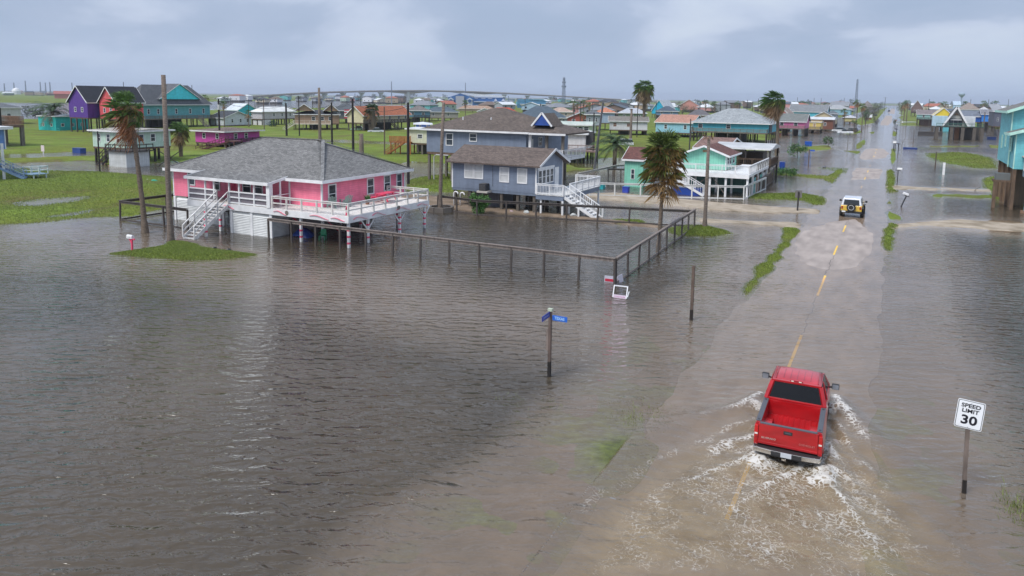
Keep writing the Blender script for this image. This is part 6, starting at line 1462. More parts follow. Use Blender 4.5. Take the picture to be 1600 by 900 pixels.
# street sign far
x_, y_ = P(1263, 261); r = root('street_sign', (x_, y_, 0), 'thin brown street sign post with a small blue blade in the far flooded yard', 'sign'); MB().box(-.08, .08, -.08, .08, -.3, 3.0).build('post', M('wood', (.12, .08, .07)), r); MB().box(.1, .85, -.02, .02, 2.7, 2.95).build('sign_blade', M('plain', (.02, .10, .50)), r)

# ---------------------------------------------------------------- signs
def marks(par, w_, h_, mat, loc, rot, n=8, seed=1):
    # faint unreadable strokes, as worn lettering looks in the photograph
    q = random.Random(seed); m_ = MB(); x = -w_/2
    while x < w_/2:
        l = q.uniform(.4, .8)*w_/n; m_.box(x, x+l*.35, -h_/2*q.uniform(.5, 1), h_/2*q.uniform(.5, 1), 0, .003)
        if q.random() < .6: m_.box(x+l*.35, x+l, -h_*.08, h_*.10, 0, .003)
        x += l+w_/n*.25
    o = m_.build('lettering', mat, par); o.location = loc; o.rotation_euler = rot; return o
def wtext(par, body, size, mat, loc, rz, sx=1.0, bold=0.0, rx=math.pi/2): return text_mesh('lettering', body, size, mat, par, loc, (rx, 0, rz), .002, sx=sx, bold=bold)
def street_sign():
    x, y = P(858, 588); r = root('street_sign', (x, y, 0), 'wooden street corner post with two blue name blades standing in the flood', 'sign')
    MB().box(-.055, .055, -.055, .055, -.45, 2.68).build('post', M('wood', (.12, .085, .07)), r); MB().box(-.058, .058, -.058, .058, -.45, .62).build('wet_base', M('wood', (.014, .011, .010)), r)
    MB().box(-.09, .09, -.08, .08, 2.68, 2.78).build('cap', M('plain', (.42, .47, .36)), r)
    BL = M('plain', (.01, .12, .55), .35); b_ = MB().box(.09, .72, -.012, .012, 2.32, 2.53).build('sign_blade', BL, r, bevel=.004)
    wtext(b_, 'TEXAS', .16, M('plain', (.45, .68, .90)), (.40, -.016, 2.425), 0, .9, .003)
    bd = root  # second blade, along the road
    a = math.radians(271); c, s = math.cos(a), math.sin(a); m_ = MB()
    m_.bar((.07*c, .07*s, 2.58), (.80*c, .80*s, 2.55), .024, .20); b2 = m_.build('sign_blade', M('plain', (.015, .03, .28), .35), r)
    marks(b2, .55, .11, M('plain', (.42, .45, .62)), (.44*c-.013*s, .44*s+.013*c, 2.565), (math.pi/2, 0, a+math.pi), 7, 5)
    MB().box(-.16, -.06, -.02, .02, 1.05, 1.95).build('side_board', M('wood', (.20, .16, .14)), r)
street_sign()
def speed_sign():
    x, y = P(1506, 771); r = root('speed_limit_sign', (x, y, 0), 'white speed limit 30 sign on a wooden post in the flood', 'sign', 0.0)
    MB().bar((0, 0, -.45), (-.06, .0, 2.05), .105).build('post', M('wood', (.16, .125, .105)), r); MB().bar((.012, 0, -.45), (-.012, .0, .42), .112).build('wet_base', M('wood', (.016, .012, .010)), r)
    cx_, cz_ = -.05, 2.36; ang = -math.radians(4.0)
    e = bpy.data.objects.new('panel_holder', None)
    def T(u, v, d): 
        c, s = math.cos(ang), math.sin(ang); return (cx_+u*c-v*s, -.075+d, cz_+u*s+v*c)
    def plate(w_, h_, d0, d1, mat, nm, par, rr=.05):
        pts = []
        for qx, qz, a0 in ((w_/2-rr, h_/2-rr, 0), (-w_/2+rr, h_/2-rr, 90), (-w_/2+rr, -h_/2+rr, 180), (w_/2-rr, -h_/2+rr, 270)):
            for k in range(5): a = math.radians(a0+k*22.5); pts.append((qx+rr*math.cos(a), qz+rr*math.sin(a)))
        n = len(pts); m_ = MB(); m_.add([T(u, v, d0) for u, v in pts]+[T(u, v, d1) for u, v in pts], [tuple(range(n)), tuple(range(2*n-1, n-1, -1))]+[(i, i+n, (i+1) % n+n, (i+1) % n) for i in range(n)])
        return m_.build(nm, mat, par)
    BK = M('plain', (.010, .010, .018), .4); pn = plate(.665, .83, 0, .012, M('plain', (.80, .82, .84), .3), 'panel', r)
    plate(.63, .795, -.003, 0, BK, 'border', pn, .04); plate(.60, .765, -.006, -.003, M('plain', (.80, .82, .84), .3), 'face', pn, .035)
    for b_, sz, v, sx, bo in (('SPEED', .155, .255, 1.12, .004), ('LIMIT', .155, .105, 1.12, .004), ('30', .36, -.165, 1.12, .010)):
        t = text_mesh('lettering', b_, sz, BK, pn, T(0, v, -.010), (math.pi/2, -ang, 0), .002, sx=sx, bold=bo)
    for v in (.34, -.36): MB().tube([T(0, v, -.008), T(0, v, -.014)], .012, 8).build('bolt', M('chrome', (.4, .4, .4), .3), pn)
speed_sign()
def mailbox(px, pyb, h, lab, pink=False, lean=0, rz=0, col=(.7, .7, .7), post=(.03, .03, .035), group=None, scale=1.0):
    x, y = P(px, pyb); r = root('mailbox', (x, y, 0), lab, 'mailbox', rz, group); r.rotation_euler = (0, lean, rz); r.scale = (scale,)*3
    pm = PK if pink else M('wood', post); MB().box(-.05, .05, -.05, .05, -.4, h).build('post', pm, r); MB().box(-.28, .30, -.045, .045, h-.12, h-.04).build('arm', pm, r)
    if pink: MB().bar((-.22, 0, h-.10), (0, 0, h-.42), .07).build('brace', pm, r)
    pts = [(-.11, 0), (.11, 0), (.11, .14)]+[(.11*math.cos(a), .14+.11*math.sin(a)) for a in (.4, .8, 1.2, 1.57, 1.95, 2.35, 2.75)]+[(-.11, .14)]
    b_ = MB().prism([(p[0], p[1]+h-.04) for p in pts], 'x', -.42, .12); o = b_.build('box', M('plain', col, .4), r)
    if pink: marks(o, .30, .05, M('plain', (.15, .1, .2)), (-.15, -.112, h+.05), (math.pi/2, 0, 0), 6)
mailbox(207, 394, 1.0, 'white mailbox on a pink post on the grass island', pink=True)
mailbox(1408, 323, 1.35, 'white mailbox on a leaning dark post right of the road, nearest of the roadside boxes', lean=.35, rz=.3)
mailbox(1402, 284, 1.5, 'white mailbox on an upright dark post at the second driveway', rz=math.pi, scale=1.15)
for i, (px, pb) in enumerate(((1398, 238), (1403, 240), (1396, 236))): mailbox(px, pb, 1.6, ('middle', 'right', 'left')[i]+' mailbox of the trio in the water right of the road', rz=i*1.3, scale=1.3, col=[(.7, .7, .7), (.1, .1, .12), (.5, .5, .5)][i])
for i, (px, pb) in enumerate(((1400, 213), (1401, 204), (1399, 196))): mailbox(px, pb, 1.6, ('nearest', 'middle', 'farthest')[i]+' of the three small far mailboxes along the right verge', rz=i*1.1, scale=1.5, col=[(.1, .1, .12), (.6, .6, .6), (.4, .1, .1)][i])
def yard_sign_red():
    x, y = P(955, 441); r = root('campaign_sign', (x, y, 0), 'folded red and white yard sign floating at the fence corner', 'sign', .1)
    MB().box(-.42, .38, -.02, .02, -.05, .38).build('panel', M('plain', (.62, .60, .68), .4), r); MB().box(-.38, .36, -.035, -.02, .04, .20).build('red_band', M('plain', (.55, .015, .05), .4), r)
    MB().bar((.42, 0, .18), (.62, .35, .28), .03, .5).build('folded_panel', M('plain', (.66, .62, .68), .4), r)
yard_sign_red()
def yard_sign_frame():
    x, y = P(968, 466); r = root('yard_sign_frame', (x, y, 0), 'white open sign frame with a pink lettered strip, half sunk in the flood', 'sign', .08)
    W_ = M('plain', (.74, .74, .76), .4); f = MB(); a = .38
    def T(u, v): return (u, v*.35, v*.85+.02)
    for p, q in (((-a, 0), (-a, .72)), ((a, 0), (a, .72)), ((-a-.03, .72), (a+.03, .72))): f.bar(T(*p), T(*q), .055)
    f.bar(T(a+.06, .1), T(a+.12, .45), .045); f.build('frame', W_, r); s = MB(); s.bar(T(-a, .07), T(a, .07), .02, .2); st = s.build('lettered_strip', M('plain', (.72, .60, .70), .4), r)
    marks(st, .55, .08, M('plain', (.45, .03, .25)), (0, .012, .085), (math.radians(68), 0, 0), 9, 3)
yard_sign_frame()
def planter():
    x, y = P(689, 330); r = root('planter', (x, y, 0), 'octagonal concrete block planter around the leaning bare trunk', 'planter'); m_ = MB(); n = 8
    for i in range(n):
        a0, a1 = i*2*math.pi/n, (i+1)*2*math.pi/n; m_.bar((1.15*math.cos(a0), 1.15*math.sin(a0), .2), (1.15*math.cos(a1), 1.15*math.sin(a1), .2), .22, .55)
    m_.build('rim', M('plain', (.15, .13, .11)), r); MB().tube([(0, 0, -.2), (0, 0, .3)], 1.0, 16).build('soil', M('plain', (.05, .04, .03)), r)
planter()
# ---------------------------------------------------------------- small stray things
def bag(px, pb, s, col, lab, name='plastic_bag', cat='bag'):
    q = random.Random(int(px)); m_ = MB(); x, y = P(px, pb); pts = []
    bm = bmesh.new(); bmesh.ops.create_icosphere(bm, subdivisions=2, radius=s)
    for v in bm.verts: v.co = v.co*q.uniform(.8, 1.15); v.co.z *= .6
    me = bpy.data.meshes.new(name); bm.to_mesh(me); bm.free(); me.materials.append(M('plain', col, .4)); o = bpy.data.objects.new(name, me); COL.objects.link(o); o.location = (x, y, s*.3); tag(o, lab, cat)
bag(822, 333, .32, (.5, .52, .5), 'pale litter bag on the mud under the left part of the cabin fence'); bag(896, 338, .34, (.55, .57, .56), 'pale litter bag on the mud near the cabin stairs'); bag(799, 331, .2, (.4, .3, .3), 'small reddish litter scrap on the mud by the green bush'); bag(928, 340, .12, (.6, .6, .6), 'tiny white scrap beside the cabin stairs foot')
bag(152, 297, .22, (.65, .65, .65), 'small white scrap on the bare earth of the left lawn'); bag(177, 287, .15, (.65, .65, .65), 'tiny white scrap near the lawn top beside the thin palm trunk'); bag(231, 283, .3, (.55, .50, .45), 'pale debris left of the green tub'); bag(241, 285, .42, (.02, .35, .22), 'green upturned tub lying on the lawn', 'tub', 'tub'); bag(357, 391, .16, (.02, .02, .02), 'black lump in the water right of the grass island', 'debris', 'debris'); bag(336, 388, .13, (.02, .02, .02), 'small black lump on the grass island edge', 'debris', 'debris')
bag(943, 292, .35, (.6, .6, .6), 'white float under the white topped rail', 'float', 'float'); bag(1288, 262, .3, (.1, .1, .12), 'dark lump at the left edge of the flooded road', 'debris', 'debris')
def bin_(px, pb, w_, d_, h_, col, lab, name='storage_bin', cat='bin', rz=0, z=-.1):
    x, y = P(px, pb); r = root(name, (x, y, z), lab, cat, rz); m_ = M('plain', col, .35)
    MB().box(-w_/2, w_/2, -d_/2, d_/2, 0, h_).build('body', m_, r, bevel=.03); MB().box(-w_/2-.03, w_/2+.03, -d_/2-.03, d_/2+.03, h_, h_+.05).build('lid', m_, r)
bin_(124, 239, 2.3, 1.1, .95, (.015, .05, .22), 'dark blue dumpster box beside the street left of the mint house'); bin_(978, 300, .7, .7, .7, (.03, .06, .4), 'small blue bin in the water below the mint shed'); bin_(1074, 304, 3.2, 1.0, .85, (.01, .05, .28), 'long blue bin in the shade under the mint house deck'); bin_(1222, 265, .8, .8, 1.3, (.01, .05, .28), 'dark blue wheelie bin at the brown fence end'); bin_(1263, 228, 1.6, .9, 1.2, (.01, .08, .4), 'blue bin under the pink house deck by the pole'); bin_(1422, 233, 3.0, 1.0, .45, (.02, .05, .2), 'low dark blue box floating right of the roadside mailboxes'); bin_(1549, 218, 2.4, 1.4, .9, (.01, .03, .12), 'dark box in the water below the cobalt blue house')
bin_(938, 295, 1.0, .8, .6, (.02, .30, .33), 'teal tub beside the cabin deck', 'tub', 'tub')
def yard_board():
    x, y = P(68, 241); r = root('sandwich_board', (x, y, 0), 'small white and pink board sign beside the left street', 'sign'); MB().box(-.06, .06, -.06, .06, 0, 1.3).build('post', WHITE, r); MB().box(-.45, .45, -.1, -.06, .5, 1.55).build('panel', M('plain', (.68, .58, .58)), r)
yard_board()
def flag():
    x, y = P(566, 200); r = root('flag', (x, y, 0), 'red white and blue flag flying left of the orange roofed house', 'flag'); d = Vector((math.cos(YAW), math.sin(YAW), 0))*-1
    h = ZY(x, y, 171)
    MB().tube([(0, 0, 0), (0, 0, h+.3)], .06, 6).build('pole', M('plain', (.3, .3, .3)), r)
    for i in range(7):
        c = (.55, .03, .05) if i % 2 == 0 else (.7, .7, .7); m_ = MB(); n = 8; z = h-.1-i*.42
        for k in range(n):
            if i < 4 and k < 3: continue
            p, q = d*(k*.75), d*((k+1)*.75); y0, y1 = .25*math.sin(k*1.2), .25*math.sin((k+1)*1.2); m_.add([(p.x, p.y+y0, z), (q.x, q.y+y1, z), (q.x, q.y+y1, z-.42), (p.x, p.y+y0, z-.42)], [(0, 1, 2, 3)])
        m_.build('stripe', M('plain', c), r)
    m_ = MB()
    for k in range(3): p, q = d*(k*.75), d*((k+1)*.75); y0, y1 = .25*math.sin(k*1.2), .25*math.sin((k+1)*1.2); m_.add([(p.x, p.y+y0, h-.1), (q.x, q.y+y1, h-.1), (q.x, q.y+y1, h-1.78), (p.x, p.y+y0, h-1.78)], [(0, 1, 2, 3)])
    m_.build('canton', M('plain', (.02, .03, .2)), r)
flag()

# overhead wires between some of the dark poles
def wires():
    def top(px, pb, pt): x, y = P(px, pb); return Vector((x, y, ZY(x, y, pt)-.3))
    runs = [('thin power line sagging from the magenta bungalow pole to the tan house pole', [top(344, 232, 156), top(448, 214, 163)]), ('thin power line sagging between the two black poles before the tan house', [top(448, 214, 163), top(519, 228, 162)]), ('thin power line from the tan house pole to the tall near black pole', [top(519, 228, 162), top(552, 243, 156), top(638, 287, 162)]),
            ('thin wire from the electric blue gable pole to the cyan house pole', [top(1024, 200, 161), top(1093, 184, 161)]), ('thin wire above the pyramid roof', [top(1093, 184, 160), top(1167, 178, 158), top(1184, 176, 156)])]
    for lab, ps in runs:
        m_ = MB()
        for a, c in zip(ps[:-1], ps[1:]):
            n = 14; sag = (c-a).length*.025
            for k in range(n): f = lambda t: a.lerp(c, t)-Vector((0, 0, 4*sag*t*(1-t))); m_.bar(f(k/n), f((k+1)/n), .05)
        tag(m_.build('power_line', M('plain', (.03, .03, .035))), lab, 'wire')
wires()

# ---------------------------------------------------------------- vehicles
def wheel(r, x, y, z, R_, w_, side, rim=(.35, .35, .36)):
    t = MB(); n = 22; pts = []
    prof = [(-w_/2, R_*.62), (-w_/2, R_*.93), (-w_*.38, R_), (w_*.38, R_), (w_/2, R_*.93), (w_/2, R_*.62)]
    o = 0
    for k in range(n):
        a = 2*math.pi*k/n
        for (dx, rr) in prof: t.v.append((x+dx, y+rr*math.cos(a), z+rr*math.sin(a)))
    m_ = len(prof)
    for k in range(n):
        for j in range(m_): a, b_ = k*m_+j, k*m_+(j+1) % m_; c, d = ((k+1) % n)*m_+(j+1) % m_, ((k+1) % n)*m_+j; t.f.append((a, b_, c, d))
    wh = t.build('wheel', M('plain', (.018, .018, .018), .8), r)
    MB().tube([(x-w_*.3, y, z), (x+w_*.3, y, z)], R_*.61, 18).build('rim', M('chrome', rim, .35), wh)
    return wh
def pickup():
    # width 1.98, rear bumper at y = 0, nose at y = 5.75; z from the road surface
    ax, ay = -2.20, 22.72
    r = root('pickup_truck', (ax, ay, -.10), 'red extended cab pickup truck driving away through the flood', 'pickup truck', math.radians(1.5))
    RED = M('paint', (.42, .006, .010), .28); DK = M('plain', (.022, .022, .024), .5); GR = M('plain', (.085, .09, .105), .6); CH = M('chrome', (.62, .60, .56), .22); GLS = M('plain', (.006, .007, .009), .25); GLS.node_tree.nodes['Principled BSDF'].inputs['Specular IOR Level'].default_value = .25
    # outer body: lofted sections (half profile of x,z at each y)
    def loft(secs, name, mat, bevel=0, cap=True, smooth=False):
        m_ = MB(); n = len(secs[0][1]); N2 = 2*n
        for y, pr in secs:
            m_.v += [(x, y, z) for x, z in pr]+[(-x, y, z) for x, z in pr[::-1]]
        for i in range(len(secs)-1):
            for k in range(N2-1): m_.f.append((i*N2+k, i*N2+k+1, (i+1)*N2+k+1, (i+1)*N2+k))
            m_.f.append((i*N2+N2-1, i*N2, (i+1)*N2, (i+1)*N2+N2-1))
        if cap: m_.f.append(tuple(range(N2))); m_.f.append(tuple((len(secs)-1)*N2+k for k in range(N2)))
        return m_.build(name, mat, r, bevel=bevel, smooth=smooth)
    bw = .985
    # bed sides (each outer panel with rounded top), with inner walls
    for s in (-1, 1):
        m_ = MB(); secs = []
        prof = [(.80, 1.22), (.80, .70), (.90, .42), (.965, .42), (.985, .62), (.995, .95), (.975, 1.15), (.93, 1.245), (.83, 1.25)]
        ys = [.16, .4, .75, 1.1, 1.5, 1.85, 2.15]; fl = [0, .0, .025, .035, .025, 0, 0]
        for y, f_ in zip(ys, fl): m_.v += [(s*(x+(f_ if x > .93 and z < 1.1 else 0)), y, z) for x, z in prof]
        n = len(prof)
        for i in range(len(ys)-1):
            for k in range(n): m_.f.append((i*n+k, i*n+(k+1) % n, (i+1)*n+(k+1) % n, (i+1)*n+k))
        m_.f.append(tuple(range(n))); m_.f.append(tuple((len(ys)-1)*n+k for k in range(n)))
        m_.build('bed_side', RED, r, bevel=.012)
        MB().box(min(s*.80, s*.955), max(s*.80, s*.955), .20, 2.12, 1.25, 1.275).build('rail_cap', GR, r, bevel=.008)
        for y in (.30, 2.0): MB().box(min(s*.85, s*.91), max(s*.85, s*.91), y-.04, y+.04, 1.276, 1.282).build('stake_pocket', DK, r)
        # wheel housing inside the bed
        wb = MB(); 
        for i in range(7): a0, a1 = math.pi*i/7, math.pi*(i+1)/7; wb.add([(s*.56, 1.12+.42*math.cos(a0), .76+.20*math.sin(a0)), (s*.56, 1.12+.42*math.cos(a1), .76+.20*math.sin(a1)), (s*.81, 1.12+.42*math.cos(a1), .76+.20*math.sin(a1)), (s*.81, 1.12+.42*math.cos(a0), .76+.20*math.sin(a0))], [(0, 1, 2, 3)])
        wb.add([(s*.56, 1.12+.42*math.cos(math.pi*i/7), .76+.20*math.sin(math.pi*i/7)) for i in range(8)], [tuple(range(8))]); wb.build('wheel_housing', RED, r)
    fl = MB().box(-.81, .81, .14, 2.14, .70, .75); fl = fl.build('bed_floor', RED, r)
    rb = MB()
    for i in range(9): x = -.68+i*.17; rb.prism([(x-.045, .75), (x-.03, .772), (x+.03, .772), (x+.045, .75)], 'y', .16, 2.12)
    rb.build('rib', RED, fl)
    wd = MB(); q = random.Random(8)
    for i in range(26):
        x, y, s = q.uniform(-.7, .7), q.uniform(.2, .9), q.uniform(.015, .04); wd.tube([(x, y, .7725), (x, y, .776)], s, 7)
    wd.build('rain_droplets', M('glass', (.6, .3, .3)), fl)
    MB().box(-.85, .85, 2.12, 2.17, .6, 1.24).build('bulkhead', RED, r)
    MB().box(-.86, .86, .08, .155, .60, 1.235).build('tailgate', RED, r, bevel=.02)
    MB().box(-.82, .82, .068, .165, 1.235, 1.268).build('tailgate_cap', GR, r, bevel=.008)
    MB().box(-.86, .86, .055, .08, .60, .68).build('tailgate_lip', RED, r, bevel=.01)
    tg = MB().box(-.13, .13, .066, .078, 1.02, 1.13).build('tailgate_handle', DK, r, bevel=.01); MB().box(-.09, .09, .058, .066, 1.06, 1.10).build('lever', GR, tg)
    text_mesh('lettering', 'SILVERADO', .075, M('chrome', (.7, .7, .7), .3), r, (-.55, .0765, .80), (math.pi/2, 0, 0), .004, sx=1.1, bold=.002); text_mesh('lettering', 'CHEVROLET', .075, M('chrome', (.75, .45, .45), .3), r, (.55, .0765, .80), (math.pi/2, 0, 0), .004, sx=1.1, bold=.0)
    for s in (-1, 1):
        tl = MB().box(min(s*.865, s*.975), max(s*.865, s*.975), .075, .20, .78, 1.16).build('taillight', M('paint', (.50, .010, .010), .2), r, bevel=.012)
        MB().box(min(s*.875, s*.965), max(s*.875, s*.965), .066, .076, .875, .925).build('reverse_lamp', M('plain', (.72, .66, .62), .2), tl); MB().box(min(s*.858, s*.866), max(s*.858, s*.866), .070, .18, .76, 1.17).build('lamp_edge', M('plain', (.05, .005, .005)), tl)
        MB().box(min(s*.862, s*.98), max(s*.862, s*.98), .09, .2, .55, .775).build('rear_corner', RED, r, bevel=.012)
    # step bumper
    bp = MB(); 
    bp.prism([(-.98, .0+.06), (-.95, -.10), (-.42, -.17), (.42, -.17), (.95, -.10), (.98, .06), (.98, .14), (-.98, .14)], 'z', .40, .545); bo = bp.build('bumper', CH, r, bevel=.015)
    MB().prism([(-.96, .05), (-.93, -.085), (-.42, -.155), (.42, -.155), (.93, -.085), (.96, .05)], 'z', .545, .56).build('step_pad', DK, bo)
    MB().box(-.44, .44, -.176, -.165, .405, .535).build('step_recess', DK, bo); MB().box(-.155, .155, -.19, -.176, .40, .55).build('licence_plate', M('plain', (.50, .53, .57), .35), r, bevel=.006)
    MB().box(-.78, .78, -.02, .1, .30, .40).build('valance', DK, r); MB().box(-.12, .0, -.18, -.05, .30, .36).build('tow_hitch', CH, r)
    # cab lower body
    loft([(2.20, [(0, 1.24), (.93, 1.24), (.985, 1.05), (.995, .75), (.96, .42), (0, .42)]), (2.3, [(0, 1.26), (.94, 1.26), (.99, 1.05), (.995, .75), (.96, .42), (0, .42)]),
          (4.25, [(0, 1.24), (.93, 1.24), (.985, 1.05), (.99, .75), (.96, .42), (0, .42)]), (4.5, [(0, 1.22), (.90, 1.18), (.975, 1.02), (.985, .75), (.95, .42), (0, .42)]),
          (5.35, [(0, 1.12), (.84, 1.08), (.95, .95), (.96, .72), (.93, .42), (0, .42)]), (5.6, [(0, 1.02), (.80, .98), (.90, .88), (.92, .70), (.88, .45), (0, .45)])], 'body', RED, .02)
    # greenhouse
    loft([(2.19, [(0, 1.27), (.90, 1.26)]), (2.24, [(0, 1.3), (.895, 1.29)])], 'x', RED) if False else None
    zt = 1.93
    cab = [(2.19, .895, 1.25), (2.42, .80, 1.78), (2.52, .745, 1.87), (2.85, .735, zt), (3.55, .735, zt-.005), (3.82, .75, 1.87)]
    m_ = MB()
    # roof skin
    rs = MB(); rows = [(2.46, 1.845, .76), (2.58, 1.895, .74), (2.90, 1.935, .735), (3.35, 1.935, .735), (3.70, 1.905, .745), (3.86, 1.855, .76)]; K = 9
    for y, z, hw in rows:
        for k in range(K): u = -1+2*k/(K-1); rs.v.append((hw*u, y, z-.045*abs(u)**4))
    for y, z, hw in rows:
        for k in range(K): u = -1+2*k/(K-1); rs.v.append((hw*u*.98, y, z-.045*abs(u)**4-.05))
    nr = len(rows)
    for i in range(nr-1):
        for k in range(K-1):
            rs.f.append((i*K+k, i*K+k+1, (i+1)*K+k+1, (i+1)*K+k)); o = nr*K; rs.f.append((o+i*K+k, o+(i+1)*K+k, o+(i+1)*K+k+1, o+i*K+k+1))
    for i in range(nr-1):
        for k in (0, K-1): rs.f.append((i*K+k, (i+1)*K+k, nr*K+(i+1)*K+k, nr*K+i*K+k))
    for k in range(K-1):
        for i in (0, nr-1): rs.f.append((i*K+k, i*K+k+1, nr*K+i*K+k+1, nr*K+i*K+k))
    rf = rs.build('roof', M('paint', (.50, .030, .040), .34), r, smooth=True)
    rd = MB()
    for x in (-.42, -.21, 0, .21, .42): rd.bar((x, 2.62, 1.902), (x, 2.9, 1.936), .02, .01); rd.bar((x, 2.9, 1.936), (x, 3.4, 1.936), .02, .01)
    for x in (-.66, .66): rd.bar((x, 2.55, 1.872), (x, 2.9, 1.916), .022, .02); rd.bar((x, 2.9, 1.916), (x, 3.68, 1.89), .022, .02)
    rd.build('roof_ridge', M('paint', (.30, .012, .018), .3), rf)
    # pillars
    pl = MB()
    for s in (-1, 1):
        pl.bar((s*.90, 2.22, 1.24), (s*.74, 2.45, 1.80), .13, .10); pl.bar((s*.925, 2.95, 1.24), (s*.755, 3.0, 1.82), .05, .10); pl.bar((s*.93, 4.42, 1.22), (s*.745, 3.84, 1.80), .07, .08); pl.bar((s*.735, 2.50, 1.815), (s*.735, 3.80, 1.82), .06, .06)
        pl.bar((s*.915, 2.25, 1.26), (s*.915, 4.3, 1.25), .07, .05); pl.bar((s*.90, 2.35, 1.26), (s*.755, 2.56, 1.80), .03, .16)
    pl.bar((-.75, 2.46, 1.825), (.75, 2.46, 1.825), .09, .07); pl.bar((-.9, 2.215, 1.27), (.9, 2.215, 1.27), .07, .07); pl.build('pillar', RED, r, bevel=.012)
    MB().add([(-.83, 2.235, 1.30), (.83, 2.235, 1.30), (.715, 2.44, 1.81), (-.715, 2.44, 1.81), (-.83, 2.265, 1.29), (.83, 2.265, 1.29), (.715, 2.47, 1.80), (-.715, 2.47, 1.80)], [(0, 1, 2, 3), (7, 6, 5, 4), (0, 4, 5, 1), (1, 5, 6, 2), (2, 6, 7, 3), (3, 7, 4, 0)]).build('rear_window', GLS, r)
    MB().add([(-.86, 4.36, 1.24), (.86, 4.36, 1.24), (.73, 3.84, 1.84), (-.73, 3.84, 1.84), (-.86, 4.33, 1.23), (.86, 4.33, 1.23), (.73, 3.81, 1.83), (-.73, 3.81, 1.83)], [(0, 3, 2, 1), (4, 5, 6, 7), (0, 1, 5, 4), (1, 2, 6, 5), (2, 3, 7, 6), (3, 0, 4, 7)]).build('windscreen', GLS, r)
    for s in (-1, 1):
        for ya, yb, ta, tb in ((2.40, 2.92, 2.58, 2.96), (3.02, 4.28, 3.05, 3.78)):
            m_ = MB(); m_.add([(s*.918, ya, 1.27), (s*.918, yb, 1.26), (s*.775, tb, 1.84), (s*.775, ta, 1.84), (s*.90, ya, 1.27), (s*.90, yb, 1.26), (s*.757, tb, 1.84), (s*.757, ta, 1.84)], [(0, 1, 2, 3), (7, 6, 5, 4), (0, 4, 5, 1), (1, 5, 6, 2), (2, 6, 7, 3), (3, 7, 4, 0)]); m_.build('side_window', GLS, r)
        # tow mirrors
        mm = MB().box(min(s*1.03, s*1.27), max(s*1.03, s*1.27), 4.02, 4.14, 1.24, 1.44).build('mirror', DK, r, bevel=.03); MB().box(min(s*1.05, s*1.25), max(s*1.05, s*1.25), 4.01, 4.02, 1.26, 1.42).build('mirror_glass', M('glass', (.2, .22, .25)), mm); MB().bar((s*.93, 4.1, 1.28), (s*1.06, 4.08, 1.32), .05).build('mirror_arm', DK, mm)
        MB().box(min(s*.99, s*1.005), max(s*.99, s*1.005), 3.05, 3.2, 1.02, 1.07).build('door_handle', DK, r); MB().box(min(s*.986, s*.996), max(s*.986, s*.996), 2.99, 3.0, .5, 1.2).build('door_seam', DK, r)
        for y in (1.12, 4.62): wheel(r, s*.86, y, .38, .38, .24, s)
        MB().tube([(s*.975, 1.12+.44*math.cos(a), .40+.44*math.sin(a)) for a in [math.pi*k/10 for k in range(11)]], .035, 6, False).build('wheel_arch', M('paint', (.33, .005, .008), .3), r)
    t3 = MB().box(-.20, .20, 2.435, 2.46, 1.868, 1.90).build('brake_lamp', M('plain', (.25, .01, .01), .2), r); MB().box(-.17, -.09, 2.425, 2.435, 1.868, 1.898).build('cargo_lamp', M('plain', (.8, .72, .6), .2), t3); MB().box(.07, .15, 2.425, 2.435, 1.868, 1.898).build('cargo_lamp', M('plain', (.8, .72, .6), .2), t3)
    MB().box(-.75, .75, 2.9, 3.3, 1.05, 1.45).build('seat', DK, r); MB().box(-.8, .8, 2.3, 5.4, .3, .6).build('chassis', DK, r)
    MB().box(-.85, .85, .2, 2.1, .35, .69).build('frame_rail', DK, r)
pickup()
